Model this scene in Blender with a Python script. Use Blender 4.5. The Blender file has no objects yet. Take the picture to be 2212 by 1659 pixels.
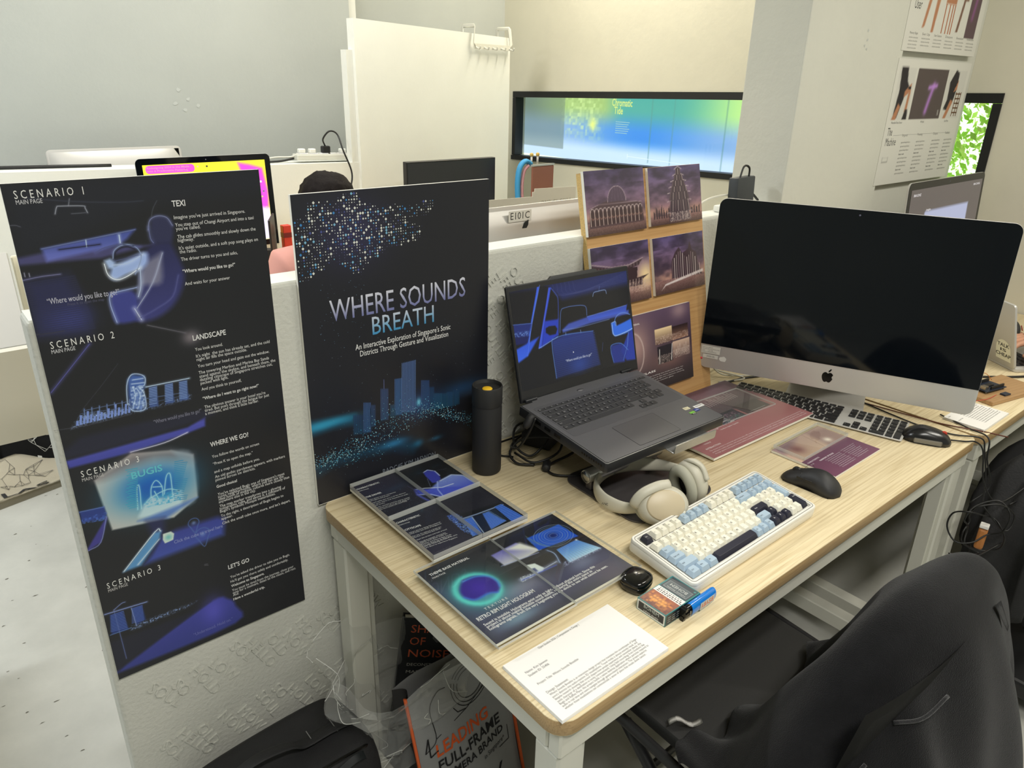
import bpy, bmesh, math, random
import numpy as np
from mathutils import Matrix, Vector
PI=math.pi
random.seed(7); RNG=np.random.RandomState(5)
S=bpy.context.scene; COL=S.collection

# ------------------------------------------------------------------ camera, world, lights, exposure
CAMP=(-0.50804,-1.18402,0.77575); YAW,PITCH,ROLL,FPX=0.6989,0.39446,0.02298,1579.99
fw=Vector((math.sin(YAW)*math.cos(PITCH),math.cos(YAW)*math.cos(PITCH),-math.sin(PITCH)))
rt=Vector((math.cos(YAW),-math.sin(YAW),0)); up=rt.cross(fw)
r2=math.cos(ROLL)*rt+math.sin(ROLL)*up; u2=-math.sin(ROLL)*rt+math.cos(ROLL)*up
cam=bpy.data.cameras.new('camera'); co=bpy.data.objects.new('camera',cam); COL.objects.link(co)
co.matrix_world=Matrix(((r2.x,u2.x,-fw.x,CAMP[0]),(r2.y,u2.y,-fw.y,CAMP[1]),(r2.z,u2.z,-fw.z,CAMP[2]),(0,0,0,1)))
cam.sensor_width=36; cam.lens=FPX/2212*36; cam.clip_start=.02; S.camera=co
S.view_settings.view_transform='Standard'; S.view_settings.look='None'; S.view_settings.gamma=1
S.view_settings.use_curve_mapping=False; S.view_settings.exposure=0.0
S.cycles.max_bounces=8; S.cycles.transparent_max_bounces=16; S.cycles.caustics_reflective=False; S.cycles.caustics_refractive=False
W=bpy.data.worlds.new('World'); S.world=W; W.use_nodes=True
bg=W.node_tree.nodes['Background']; bg.inputs[0].default_value=(.86,.97,.66,1); bg.inputs[1].default_value=1.7
FLOOR=-.735; CEIL=2.0; XR=2.68; YB=2.76; XL=-3.2; YF=-3.2
def area(name,loc,sx,sy,power,color,rot=(0,0,0)):
    l=bpy.data.lights.new(name,'AREA'); l.shape='RECTANGLE'; l.size=sx; l.size_y=sy; l.energy=power; l.color=color
    o=bpy.data.objects.new(name,l); COL.objects.link(o); o.location=loc; o.rotation_euler=rot; return o
LAMPS=[((.70,1.62),1.25,.16,30,(1,.97,.90)),((-.30,-1.75),1.25,.16,44,(1,.975,.91)),((-1.5,1.2),1.25,.16,58,(.94,.98,1)),
       ((2.52,1.62),.16,1.25,27,(1,.92,.76)),((1.75,-1.45),1.25,.16,30,(1,.96,.86))]
for i,((x,y),sx,sy,p,cl) in enumerate(LAMPS): area('tube_light',(x,y,CEIL-.075),sx,sy,p,cl)

# ------------------------------------------------------------------ helpers
def lin(c):
    return tuple((v/255/12.92 if v/255<=.04045 else ((v/255+.055)/1.055)**2.4) for v in c[:3])
MATS={}
def mat(name,rgb,rough=.5,metal=0,spec=.5,bump=0,bscale=200,vary=0,vscale=20,coat=0,emit=0,stretch=None):
    if name in MATS: return MATS[name]
    m=bpy.data.materials.new(name); m.use_nodes=True; nt=m.node_tree; b=nt.nodes['Principled BSDF']
    c=lin(rgb)+(1,)
    b.inputs['Base Color'].default_value=c; b.inputs['Roughness'].default_value=rough; b.inputs['Metallic'].default_value=metal
    b.inputs['Specular IOR Level'].default_value=spec; b.inputs['Coat Weight'].default_value=coat
    if emit: b.inputs['Emission Color'].default_value=c; b.inputs['Emission Strength'].default_value=emit
    if bump or vary:
        tc=nt.nodes.new('ShaderNodeTexCoord'); mp=nt.nodes.new('ShaderNodeMapping'); nt.links.new(tc.outputs['Object'],mp.inputs[0])
        if stretch: mp.inputs['Scale'].default_value=stretch
    if vary:
        n=nt.nodes.new('ShaderNodeTexNoise'); n.inputs['Scale'].default_value=vscale; n.inputs['Detail'].default_value=6; n.inputs['Roughness'].default_value=.6
        nt.links.new(mp.outputs[0],n.inputs['Vector']); r=nt.nodes.new('ShaderNodeValToRGB')
        r.color_ramp.elements[0].position=.3; r.color_ramp.elements[1].position=.7
        r.color_ramp.elements[0].color=tuple(v*(1-vary) for v in c[:3])+(1,); r.color_ramp.elements[1].color=tuple(min(1,v*(1+vary)) for v in c[:3])+(1,)
        nt.links.new(n.outputs[0],r.inputs[0]); nt.links.new(r.outputs[0],b.inputs['Base Color'])
    if bump:
        n=nt.nodes.new('ShaderNodeTexNoise'); n.inputs['Scale'].default_value=bscale; n.inputs['Detail'].default_value=4
        nt.links.new(mp.outputs[0],n.inputs['Vector']); bp=nt.nodes.new('ShaderNodeBump'); bp.inputs['Strength'].default_value=bump; bp.inputs['Distance'].default_value=.004
        nt.links.new(n.outputs[0],bp.inputs['Height']); nt.links.new(bp.outputs[0],b.inputs['Normal'])
    MATS[name]=m; return m
def wood(name,a,b_,axis,scale=1.0,rough=.45):
    m=bpy.data.materials.new(name); m.use_nodes=True; nt=m.node_tree; b=nt.nodes['Principled BSDF']; b.inputs['Roughness'].default_value=rough
    tc=nt.nodes.new('ShaderNodeTexCoord'); mp=nt.nodes.new('ShaderNodeMapping'); nt.links.new(tc.outputs['Object'],mp.inputs[0])
    sc=[105*scale]*3; sc[axis]=2.2*scale; mp.inputs['Scale'].default_value=sc
    n=nt.nodes.new('ShaderNodeTexNoise'); n.inputs['Scale'].default_value=2.2; n.inputs['Detail'].default_value=7; n.inputs['Roughness'].default_value=.62; n.inputs['Distortion'].default_value=.35
    nt.links.new(mp.outputs[0],n.inputs['Vector']); r=nt.nodes.new('ShaderNodeValToRGB')
    e=r.color_ramp.elements; e[0].position=.32; e[0].color=lin(b_)+(1,); e[1].position=.56; e[1].color=lin(a)+(1,)
    nt.links.new(n.outputs[0],r.inputs[0]); nt.links.new(r.outputs[0],b.inputs['Base Color'])
    bp=nt.nodes.new('ShaderNodeBump'); bp.inputs['Strength'].default_value=.08; bp.inputs['Distance'].default_value=.001; nt.links.new(n.outputs[0],bp.inputs['Height']); nt.links.new(bp.outputs[0],b.inputs['Normal'])
    return m
def attr_mat(name,rough=.35,emit=0,spec=.5,base=1.0):
    m=bpy.data.materials.new(name); m.use_nodes=True; nt=m.node_tree; b=nt.nodes['Principled BSDF']
    a=nt.nodes.new('ShaderNodeAttribute'); a.attribute_name='Col'; b.inputs['Roughness'].default_value=rough; b.inputs['Specular IOR Level'].default_value=spec
    if emit:
        b.inputs['Base Color'].default_value=(.01,.01,.012,1); nt.links.new(a.outputs['Color'],b.inputs['Emission Color']); b.inputs['Emission Strength'].default_value=emit
    else: nt.links.new(a.outputs['Color'],b.inputs['Base Color'])
    return m
def clear(name,tint=(1,1,1),refl=1.0,rough=.02,haze=0.0,bump=0):
    m=bpy.data.materials.new(name); m.use_nodes=True; nt=m.node_tree; nt.nodes.clear()
    o=nt.nodes.new('ShaderNodeOutputMaterial'); t=nt.nodes.new('ShaderNodeBsdfTransparent'); g=nt.nodes.new('ShaderNodeBsdfGlossy'); f=nt.nodes.new('ShaderNodeFresnel'); mx=nt.nodes.new('ShaderNodeMixShader')
    t.inputs[0].default_value=tuple(tint)+(1,); g.inputs['Roughness'].default_value=rough; f.inputs[0].default_value=1.45
    ge=nt.nodes.new('ShaderNodeNewGeometry'); fr=nt.nodes.new('ShaderNodeMath'); fr.operation='SUBTRACT'; fr.inputs[0].default_value=refl; nt.links.new(ge.outputs['Backfacing'],fr.inputs[1]); fr.use_clamp=True
    mu=nt.nodes.new('ShaderNodeMath'); mu.operation='MULTIPLY'; nt.links.new(fr.outputs[0],mu.inputs[1]); nt.links.new(f.outputs[0],mu.inputs[0]); nt.links.new(mu.outputs[0],mx.inputs[0])
    src=t
    if haze:
        d=nt.nodes.new('ShaderNodeBsdfDiffuse'); d.inputs[0].default_value=(.85,.86,.85,1); m2=nt.nodes.new('ShaderNodeMixShader'); m2.inputs[0].default_value=haze
        nt.links.new(t.outputs[0],m2.inputs[1]); nt.links.new(d.outputs[0],m2.inputs[2]); src=m2
    nt.links.new(src.outputs[0],mx.inputs[1]); nt.links.new(g.outputs[0],mx.inputs[2]); nt.links.new(mx.outputs[0],o.inputs[0])
    if bump:
        n=nt.nodes.new('ShaderNodeTexNoise'); n.inputs['Scale'].default_value=18; n.inputs['Detail'].default_value=5; bp=nt.nodes.new('ShaderNodeBump'); bp.inputs['Distance'].default_value=.02; bp.inputs['Strength'].default_value=bump
        nt.links.new(n.outputs[0],bp.inputs['Height']); nt.links.new(bp.outputs[0],g.inputs['Normal']); nt.links.new(bp.outputs[0],f.inputs['Normal'])
    return m

def tag(o,label=None,cat=None,group=None,kind=None):
    for k,v in (('label',label),('category',cat),('group',group),('kind',kind)):
        if v: o[k]=v
    return o
def thing(name,label,cat,loc=(0,0,0),rot=(0,0,0),group=None):
    o=bpy.data.objects.new(name,None); COL.objects.link(o); o.location=loc; o.rotation_euler=rot; o.empty_display_size=.05
    return tag(o,label,cat,group)
def mesh_of(bm,name,mats,smooth=False):
    me=bpy.data.meshes.new(name); bm.to_mesh(me); bm.free()
    for m in (mats if isinstance(mats,(list,tuple)) else [mats]): me.materials.append(m)
    if smooth:
        for p in me.polygons: p.use_smooth=True
    return me
def obj(name,bm,mats,parent=None,loc=None,rot=None,label=None,cat=None,group=None,kind=None,smooth=False,auto=None):
    me=bm if isinstance(bm,bpy.types.Mesh) else mesh_of(bm,name,mats,smooth or auto is not None)
    if auto is not None:
        try: me.set_sharp_from_angle(angle=math.radians(auto))
        except Exception: pass
    o=bpy.data.objects.new(name,me); COL.objects.link(o)
    if parent: o.parent=parent
    if loc is not None: o.location=loc
    if rot is not None: o.rotation_euler=rot
    return tag(o,label,cat,group,kind)
def B(): return bmesh.new()
def box(bm,x0,x1,y0,y1,z0,z1,M=None,mi=0,bev=0,seg=2):
    t=bmesh.new(); bmesh.ops.create_cube(t,size=1)
    for v in t.verts: v.co=Vector(((x0+x1)/2+v.co.x*(x1-x0),(y0+y1)/2+v.co.y*(y1-y0),(z0+z1)/2+v.co.z*(z1-z0)))
    if bev: bmesh.ops.bevel(t,geom=list(t.edges),offset=bev,segments=seg,profile=.5,affect='EDGES')
    return merge(bm,t,M,mi)
def merge(bm,t,M=None,mi=None):
    if M is not None: bmesh.ops.transform(t,matrix=M,verts=list(t.verts))
    mp={}
    for v in t.verts: mp[v]=bm.verts.new(v.co)
    for f in t.faces:
        try: nf=bm.faces.new([mp[v] for v in f.verts]); nf.material_index=f.material_index if mi is None else mi; nf.smooth=f.smooth
        except ValueError: pass
    t.free(); return bm
def prism(bm,pts,z0,z1,M=None,mi=0,mtop=None,bev=0):
    t=bmesh.new(); lo=[t.verts.new((p[0],p[1],z0)) for p in pts]; hi=[t.verts.new((p[0],p[1],z1)) for p in pts]; n=len(pts)
    ft=t.faces.new(hi); fb=t.faces.new(lo[::-1])
    for i in range(n): t.faces.new((lo[i],lo[(i+1)%n],hi[(i+1)%n],hi[i]))
    for f in t.faces: f.material_index=mi
    if mtop is not None: ft.material_index=mtop; fb.material_index=mtop
    bmesh.ops.recalc_face_normals(t,faces=list(t.faces))
    if bev: bmesh.ops.bevel(t,geom=[e for e in ft.edges]+[e for e in fb.edges],offset=bev,segments=2,profile=.5,affect='EDGES')
    return merge(bm,t,M,None)
def rrect(x0,x1,y0,y1,r,n=6):
    out=[]
    for cx,cy,a in ((x1-r,y1-r,0),(x0+r,y1-r,90),(x0+r,y0+r,180),(x1-r,y0+r,270)):
        for i in range(n+1):
            t=math.radians(a+90*i/n); out.append((cx+r*math.cos(t),cy+r*math.sin(t)))
    return out
def lathe(bm,prof,n=40,M=None,mi=0,sx=1,sy=1):
    t=bmesh.new(); rings=[]
    for r,z in prof:
        rings.append([t.verts.new((max(r,1e-5)*math.cos(2*PI*k/n)*sx,max(r,1e-5)*math.sin(2*PI*k/n)*sy,z)) for k in range(n)])
    for a,b in zip(rings,rings[1:]):
        for k in range(n): t.faces.new((a[k],a[(k+1)%n],b[(k+1)%n],b[k]))
    t.faces.new(rings[0][::-1]); t.faces.new(rings[-1])
    for f in t.faces: f.material_index=mi; f.smooth=True
    bmesh.ops.recalc_face_normals(t,faces=list(t.faces))
    return merge(bm,t,M,None)
def spline(pts,n=8):
    P=[Vector(p) for p in pts]; P=[P[0]*2-P[1]]+P+[P[-1]*2-P[-2]]; out=[]
    for i in range(1,len(P)-2):
        p0,p1,p2,p3=P[i-1:i+3]
        for k in range(n):
            t=k/n; out.append(.5*((2*p1)+(p2-p0)*t+(2*p0-5*p1+4*p2-p3)*t*t+(3*p1-p0-3*p2+p3)*t**3))
    out.append(P[-2].copy()); return out
def tube(bm,pts,r,n=8,mi=0,smoothn=6,M=None,flat=None,rfun=None):
    P=spline(pts,smoothn) if smoothn else [Vector(p) for p in pts]
    t=bmesh.new(); rings=[]; prevu=None
    for i,p in enumerate(P):
        d=(P[min(i+1,len(P)-1)]-P[max(i-1,0)]).normalized()
        if prevu is None:
            u=d.cross(Vector((0,0,1)))
            if u.length<.1: u=d.cross(Vector((1,0,0)))
        else: u=prevu-d*prevu.dot(d)
        u.normalize(); prevu=u; w=d.cross(u)
        ru=r if flat is None else flat[0]; rw=r if flat is None else flat[1]
        if rfun: k=rfun(i/(len(P)-1)); ru*=k; rw*=k
        rings.append([t.verts.new(p+u*ru*math.cos(2*PI*k/n)+w*rw*math.sin(2*PI*k/n)) for k in range(n)])
    for a,b in zip(rings,rings[1:]):
        for k in range(n): t.faces.new((a[k],a[(k+1)%n],b[(k+1)%n],b[k]))
    t.faces.new(rings[0][::-1]); t.faces.new(rings[-1])
    for f in t.faces: f.material_index=mi; f.smooth=True
    return merge(bm,t,M,None)
def grid_surf(bm,fn,nu,nv,mi=0,smooth=True):
    vs=[[bm.verts.new(fn(i/nu,j/nv)) for j in range(nv+1)] for i in range(nu+1)]
    for i in range(nu):
        for j in range(nv):
            f=bm.faces.new((vs[i][j],vs[i+1][j],vs[i+1][j+1],vs[i][j+1])); f.material_index=mi; f.smooth=smooth
    return bm
def cable(name,pts,r,m,label,cat='cable',group=None,n=6):
    return obj(name,tube(B(),pts,r,n),m,label=label,cat=cat,group=group)
def skin(name,verts,edges,radii,m,parent=None,sub=2):
    me=bpy.data.meshes.new(name); me.from_pydata([Vector(v) for v in verts],edges,[]); o=bpy.data.objects.new(name,me); COL.objects.link(o)
    sk=o.modifiers.new('s','SKIN'); sk.use_smooth_shade=True
    for i,v in enumerate(me.skin_vertices[0].data):
        rr=radii[i]; v.radius=rr if isinstance(rr,tuple) else (rr,rr); v.use_root=(i==0)
    ss=o.modifiers.new('u','SUBSURF'); ss.levels=sub; ss.render_levels=sub
    dg=bpy.context.evaluated_depsgraph_get(); dg.update(); ev=o.evaluated_get(dg); nm=bpy.data.meshes.new_from_object(ev)
    bpy.data.objects.remove(o); nm.materials.append(m)
    for p in nm.polygons: p.use_smooth=True
    return obj(name,nm,m,parent)

# --- lettering: font curves turned into flat meshes
_tc={}
def glyphs(s,bold=False):
    k=(s,bold)
    if k not in _tc:
        cu=bpy.data.curves.new('t','FONT'); cu.body=s; cu.size=1; cu.resolution_u=2; cu.fill_mode='FRONT'
        if bold: cu.offset=.018
        o=bpy.data.objects.new('t',cu); me=o.to_mesh()
        co_=np.empty(len(me.vertices)*3,np.float32); me.vertices.foreach_get('co',co_); co_=co_.reshape(-1,3)[:,:2].copy()
        fs=[tuple(p.vertices) for p in me.polygons]
        o.to_mesh_clear(); bpy.data.objects.remove(o); bpy.data.curves.remove(cu); _tc[k]=(co_,fs)
    return _tc[k]

class Art:
    """flat print on a w x h sheet (metres): a coloured vertex grid, sharp shapes and lettering, traced from photo pixels through `corners` TL,TR,BR,BL"""
    def __init__(s,w,h,nx,ny,base,corners=None):
        s.w,s.h,s.nx,s.ny=w,h,nx,ny
        s.X,s.Y=np.meshgrid(np.linspace(0,w,nx+1),np.linspace(0,h,ny+1)); s.G=np.zeros((ny+1,nx+1,3)); s.G[:]=np.array(base,float)
        s.V=[];s.F=[];s.C=[];s.n=0; s.layer=0; s.crisp=False; s.tr=lambda p:p
        if corners:
            A=[];b=[]
            for (u,v),(x,y) in zip(corners,((0,h),(w,h),(w,0),(0,0))):
                A.append([u,v,1,0,0,0,-x*u,-x*v]); b.append(x); A.append([0,0,0,u,v,1,-y*u,-y*v]); b.append(y)
            s.Hm=np.append(np.linalg.solve(np.array(A),np.array(b)),1).reshape(3,3)
            s.tr=s._h
        s.crop=(0,0,1)
    def _h(s,p):
        q=s.Hm@np.array([s.crop[0]+p[0]/s.crop[2],s.crop[1]+p[1]/s.crop[2],1.]); return (q[0]/q[2],q[1]/q[2])
    def T(s,pts): return [s.tr(p) for p in pts]
    def mask(s,poly,soft=0):
        inside=np.zeros(s.X.shape,bool); d2=np.full(s.X.shape,1e9); n=len(poly)
        for i in range(n):
            x0,y0=poly[i];x1,y1=poly[(i+1)%n]
            if y0!=y1: inside^=((y0>s.Y)!=(y1>s.Y))&(s.X<(x1-x0)*(s.Y-y0)/(y1-y0)+x0)
            if soft:
                L=(x1-x0)**2+(y1-y0)**2+1e-12; t=np.clip(((s.X-x0)*(x1-x0)+(s.Y-y0)*(y1-y0))/L,0,1); d2=np.minimum(d2,(s.X-x0-t*(x1-x0))**2+(s.Y-y0-t*(y1-y0))**2)
        if soft: sd=np.sqrt(d2)*np.where(inside,1,-1); return np.clip(.5+sd/soft/2,0,1)
        return inside.astype(float)
    def fill(s,poly,col,a=1,soft=0,grad=None,raw=False):
        poly=poly if raw else s.T(poly)
        if s.crisp and .0055<soft<.0095 and len(poly)>=5: poly=[(p.x,p.y) for p in spline([(x,y,0) for x,y in poly+[poly[0]]],4)][:-1]
        m=(s.mask(poly,soft*.6 if s.crisp else soft)*a)[...,None]; c=np.array(col,float)
        if grad is not None:
            ys=[p[1] for p in poly]; t=np.clip((s.Y-min(ys))/(max(ys)-min(ys)+1e-9),0,1)[...,None]; c=np.array(grad,float)*(1-t)+c*t
        s.G=s.G*(1-m)+c*m
    def line(s,pts,col,wid,a=1,raw=False,closed=False):
        P=pts if raw else s.T(pts)
        if closed: P=P+[P[0]]
        if s.crisp and wid<.005:
            if len(P)>2: P=[(p.x,p.y) for p in spline([(x,y,0) for x,y in P],4)]
            n0=np.array(col,float); s.stroke(P,tuple(n0*min(1,a+.1)+28*(1-min(1,a+.1))),min(.0009,wid*.5),raw=True); a=a*.55
        d2=np.full(s.X.shape,1e9)
        for (x0,y0),(x1,y1) in zip(P,P[1:]):
            L=(x1-x0)**2+(y1-y0)**2+1e-12; t=np.clip(((s.X-x0)*(x1-x0)+(s.Y-y0)*(y1-y0))/L,0,1); d2=np.minimum(d2,(s.X-x0-t*(x1-x0))**2+(s.Y-y0-t*(y1-y0))**2)
        g=np.exp(-d2/(wid*wid))[...,None]*a; s.G=s.G*(1-g)+np.array(col,float)*g
    def glow(s,p,rx,ry,col,a=1,raw=False):
        x,y=p if raw else s.tr(p); g=np.exp(-(((s.X-x)/rx)**2+((s.Y-y)/ry)**2))[...,None]*a; s.G=s.G*(1-g)+np.array(col,float)*g
    def noise(s,poly,col,a,cell=.004,soft=0,raw=False):
        m=s.mask(poly if raw else s.T(poly),soft); k=RNG.rand(int(s.h/cell)+3,int(s.w/cell)+3)
        n=k[(s.Y/cell).astype(int).clip(0,k.shape[0]-1),(s.X/cell).astype(int).clip(0,k.shape[1]-1)]; g=(m*a*n**2)[...,None]; s.G=s.G*(1-g)+np.array(col,float)*g
    def poly(s,pts,col,raw=True,cols=None):
        P=pts if raw else s.T(pts); z=3e-5*(1+s.layer); s.F.append(tuple(range(s.n,s.n+len(P)))); s.V+=[(x,y,z) for x,y in P]; s.C+=(cols or [col]*len(P)); s.n+=len(P)
    def stroke(s,pts,col,wid,raw=False):
        P=pts if raw else s.T(pts)
        for (x0,y0),(x1,y1) in zip(P,P[1:]):
            L=math.hypot(x1-x0,y1-y0)+1e-9; nx,ny=-(y1-y0)/L*wid/2,(x1-x0)/L*wid/2
            s.poly([(x0-nx,y0-ny),(x1-nx,y1-ny),(x1+nx,y1+ny),(x0+nx,y0+ny)],col)
    def text(s,st,a,b,size,col,bold=False,raw=False,col2=None):
        """from baseline-left a to right end b (b may be None: natural width)"""
        co_,fs=glyphs(st,bold)
        if not len(co_): return
        x0,y0=a if raw else s.tr(a); xm,xM=co_[:,0].min(),co_[:,0].max()
        if b is None: sx=size; ang=0
        else:
            x1,y1=b if raw else s.tr(b); sx=math.hypot(x1-x0,y1-y0)/(xM-xm); ang=math.atan2(y1-y0,x1-x0) if raw else 0
        ca,sa=math.cos(ang),math.sin(ang); z=3e-5*4; X=(co_[:,0]-xm)*sx; Y=co_[:,1]*size
        s.F+=[tuple(i+s.n for i in f) for f in fs]; s.V+=[(x0+ca*p-sa*q,y0+sa*p+ca*q,z) for p,q in zip(X,Y)]
        if col2: s.C+=[tuple(np.array(col2)*(1-t)+np.array(col)*t) for t in np.clip(co_[:,1]/.7,0,1)]
        else: s.C+=[col]*len(X)
        s.n+=len(X)
    def build(s,name,m,parent=None,loc=(0,0,0),rot=(0,0,0),label=None):
        nx,ny=s.nx+1,s.ny+1; V=np.zeros((nx*ny,3)); V[:,0]=s.X.ravel(); V[:,1]=s.Y.ravel()
        idx=np.arange(nx*ny).reshape(ny,nx); q=np.stack([idx[:-1,:-1],idx[:-1,1:],idx[1:,1:],idx[1:,:-1]],-1).reshape(-1,4)
        nq=len(q); loops=list(q.ravel()); off=nx*ny; starts=list(range(0,nq*4,4)); tot=nq*4
        for f in s.F: starts.append(tot); loops+=[i+off for i in f]; tot+=len(f)
        VV=np.vstack([V,np.array(s.V).reshape(-1,3)]) if s.V else V; CC=np.vstack([s.G.reshape(-1,3),np.array(s.C,float).reshape(-1,3)]) if s.C else s.G.reshape(-1,3)
        me=bpy.data.meshes.new(name); me.vertices.add(len(VV)); me.vertices.foreach_set('co',VV.astype(np.float32).ravel())
        me.loops.add(tot); me.loops.foreach_set('vertex_index',np.array(loops,np.int32)); me.polygons.add(len(starts)); me.polygons.foreach_set('loop_start',np.array(starts,np.int32))
        me.update(calc_edges=True)
        c=np.clip(CC/255,0,1); c=np.where(c<=.04045,c/12.92,((c+.055)/1.055)**2.4); c=np.hstack([c,np.ones((len(c),1))]).astype(np.float32)
        at=me.color_attributes.new('Col','FLOAT_COLOR','POINT'); at.data.foreach_set('color',c.ravel()); me.materials.append(m)
        o=obj(name,me,m,parent,loc,rot,label)
        if s.nx<=2 or name in ('legends','lettering','handwriting'): o['kind']='stuff'
        return o
UPR=(PI/2,0,0)   # sheet stood upright, facing -y

# materials
M_wall=mat('wall paint',(206,206,196),.8,bump=.25,bscale=60,vary=.03,vscale=3)
M_wallg=mat('grey wall paint',(176,180,176),.85,bump=.15,bscale=50,vary=.04,vscale=2)
M_wallw=mat('warm wall paint',(222,218,200),.85,bump=.15,bscale=40,vary=.03,vscale=3)
M_plas=mat('rough plaster',(196,196,188),.85,bump=.42,bscale=130,vary=.04,vscale=8)
M_white=mat('white board',(226,227,220),.6,vary=.02,vscale=5,bump=.08,bscale=80)
M_frame=mat('white powder coat',(206,205,194),.45)
M_floor=mat('painted concrete',(176,176,170),.55,bump=.2,bscale=30,vary=.10,vscale=5)
M_blk=mat('black plastic',(22,22,24),.45); M_blkm=mat('matte black',(30,30,32),.6); M_blkg=mat('gloss black',(10,10,11),.12)
M_silver=mat('aluminium',(196,196,194),.38,metal=.6); M_steel=mat('steel',(170,170,168),.25,metal=1)
M_wframe=mat('window frame black',(18,20,22),.5)
M_foam=mat('foam board edge',(232,230,222),.7); M_paper=mat('paper',(232,230,226),.8)
M_top=wood('desk laminate',(226,210,174),(198,178,138),0); M_edge=wood('desk edge',(176,148,106),(148,120,82),0,2)
M_ply=wood('plywood',(190,150,100),(170,128,80),0,.6); M_plye=mat('plywood edge',(206,174,112),.7,vary=.35,vscale=220,stretch=(1,1,8))
M_print=attr_mat('printed sheet',.32); M_printm=attr_mat('matt print',.7,spec=.3)
M_screen=attr_mat('lit screen',.2,emit=1.0)
M_clear=clear('clear acrylic',(.97,.98,.97)); M_cledge=clear('acrylic edge',(.8,.82,.8),haze=.45); M_glass=clear('window glass',(.93,.97,.95),refl=.8)
M_cord=mat('black cord',(16,16,17),.45); M_cordw=mat('white cord',(214,212,200),.5)

# ------------------------------------------------------------------ the room
def struct(name,bm,m,parent=None,loc=None,label=None,**k):
    o=obj(name,bm,m,parent,loc,label=label,**k)
    if parent is None: o['kind']='structure'
    return o
struct('floor',box(B(),XL,XR+.1,YF,YB+.3,FLOOR-.05,FLOOR),M_floor)
# scuffs and chips on the painted floor
bm=B(); rr=random.Random(3)
for i in range(60):
    x=rr.uniform(-.75,-.1); y=rr.uniform(.25,2.0); L=rr.uniform(.003,.012); a=rr.uniform(0,PI)
    pts=[(x+math.cos(a+t)*L*rr.uniform(.2,1),y+math.sin(a+t)*L*rr.uniform(.1,.4)) for t in (0,1.2,2.4,3.6,4.8)]
    try: bm.faces.new([bm.verts.new((p[0],p[1],FLOOR+.0006)) for p in pts])
    except ValueError: pass
obj('floor_chips',bm,mat('floor chip',(92,88,78),.8),bpy.data.objects['floor'],kind='stuff')
struct('ceiling',box(B(),XL,XR+.1,YF,YB+.3,CEIL,CEIL+.05),M_wall)
struct('wall_back',box(B(),XL,XR+.1,YB,YB+.1,FLOOR,CEIL),M_wallg)
struct('wall_far_left',box(B(),XL,1.52,2.6,YB-.001,FLOOR,CEIL),M_wallg)
struct('trim_1',box(B(),1.521,1.58,2.64,YB-.001,FLOOR,CEIL),M_white)
struct('wall_left',box(B(),XL-.1,XL,YF,YB+.3,FLOOR,CEIL),M_wallg)
struct('wall_front',box(B(),XL,XR+.1,YF-.1,YF,FLOOR,CEIL),M_wallg)
# right wall with the long strip window
WY0,WY1=-.125,2.66
def wz(y,top): return (.752-.045*(y-.6)/2.05) if top else (.352-.058*(y-.7)/1.95)
bm=B()
for (ya,yb,f) in ((YF,WY0,None),(WY1,YB+.3,None)): box(bm,XR,XR+.1,ya,yb,FLOOR,CEIL)
t=[(WY0,wz(WY0,1)),(WY1,wz(WY1,1)),(WY1,CEIL),(WY0,CEIL)]; R90=Matrix(((0,0,1,0),(1,0,0,0),(0,1,0,0),(0,0,0,1)))
prism(bm,t,XR,XR+.1,R90); prism(bm,[(WY0,FLOOR),(WY1,FLOOR),(WY1,wz(WY1,0)),(WY0,wz(WY0,0))],XR,XR+.1,R90)
struct('wall_right',bm,M_wallw)
win=thing('window_1',None,None,(XR,0,0)); win['kind']='structure'
def wq(y0,y1,za0,za1,zb0,zb1,x0,x1): return prism(B(),[(y0,za0),(y1,zb0),(y1,zb1),(y0,za1)],x0,x1,R90)
obj('frame_rail',wq(WY0,WY1,wz(WY0,1)-.035,wz(WY0,1)-.0005,wz(WY1,1)-.035,wz(WY1,1)-.0005,-.006,.06),M_wframe,win)
obj('frame_rail',wq(WY0,WY1,wz(WY0,0)+.0005,wz(WY0,0)+.028,wz(WY1,0)+.0005,wz(WY1,0)+.028,-.012,.06),M_wframe,win)
for y in (WY0,WY1-.03): obj('frame_stile',wq(y,y+.03,wz(y,0)+.03,wz(y,1)-.036,wz(y+.03,0)+.03,wz(y+.03,1)-.036,-.006,.06),M_wframe,win)
obj('pane',wq(WY0+.031,WY1-.031,wz(WY0,0)+.031,wz(WY0,1)-.037,wz(WY1,0)+.031,wz(WY1,1)-.037,.03,.034),M_glass,win)
# reflection in the strip window, imitated by an added glowing card behind the glass
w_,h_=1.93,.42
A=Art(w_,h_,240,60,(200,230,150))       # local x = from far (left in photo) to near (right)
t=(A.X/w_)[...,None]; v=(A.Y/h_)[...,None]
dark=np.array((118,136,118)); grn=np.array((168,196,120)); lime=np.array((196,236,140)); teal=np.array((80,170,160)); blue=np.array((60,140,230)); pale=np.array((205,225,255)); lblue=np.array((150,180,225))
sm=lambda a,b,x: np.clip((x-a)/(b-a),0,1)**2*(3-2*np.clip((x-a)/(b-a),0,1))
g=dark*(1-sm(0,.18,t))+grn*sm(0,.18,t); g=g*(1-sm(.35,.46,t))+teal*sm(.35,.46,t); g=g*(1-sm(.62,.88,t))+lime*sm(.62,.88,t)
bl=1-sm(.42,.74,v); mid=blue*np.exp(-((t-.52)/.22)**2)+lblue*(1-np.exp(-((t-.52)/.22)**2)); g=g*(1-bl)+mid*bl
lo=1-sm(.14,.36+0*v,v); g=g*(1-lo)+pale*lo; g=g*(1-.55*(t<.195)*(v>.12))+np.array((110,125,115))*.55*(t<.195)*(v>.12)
tp=sm(.9,.93,v)*(t>.2); g=g*(1-tp)+np.array((225,245,140))*tp; A.G=g
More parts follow.
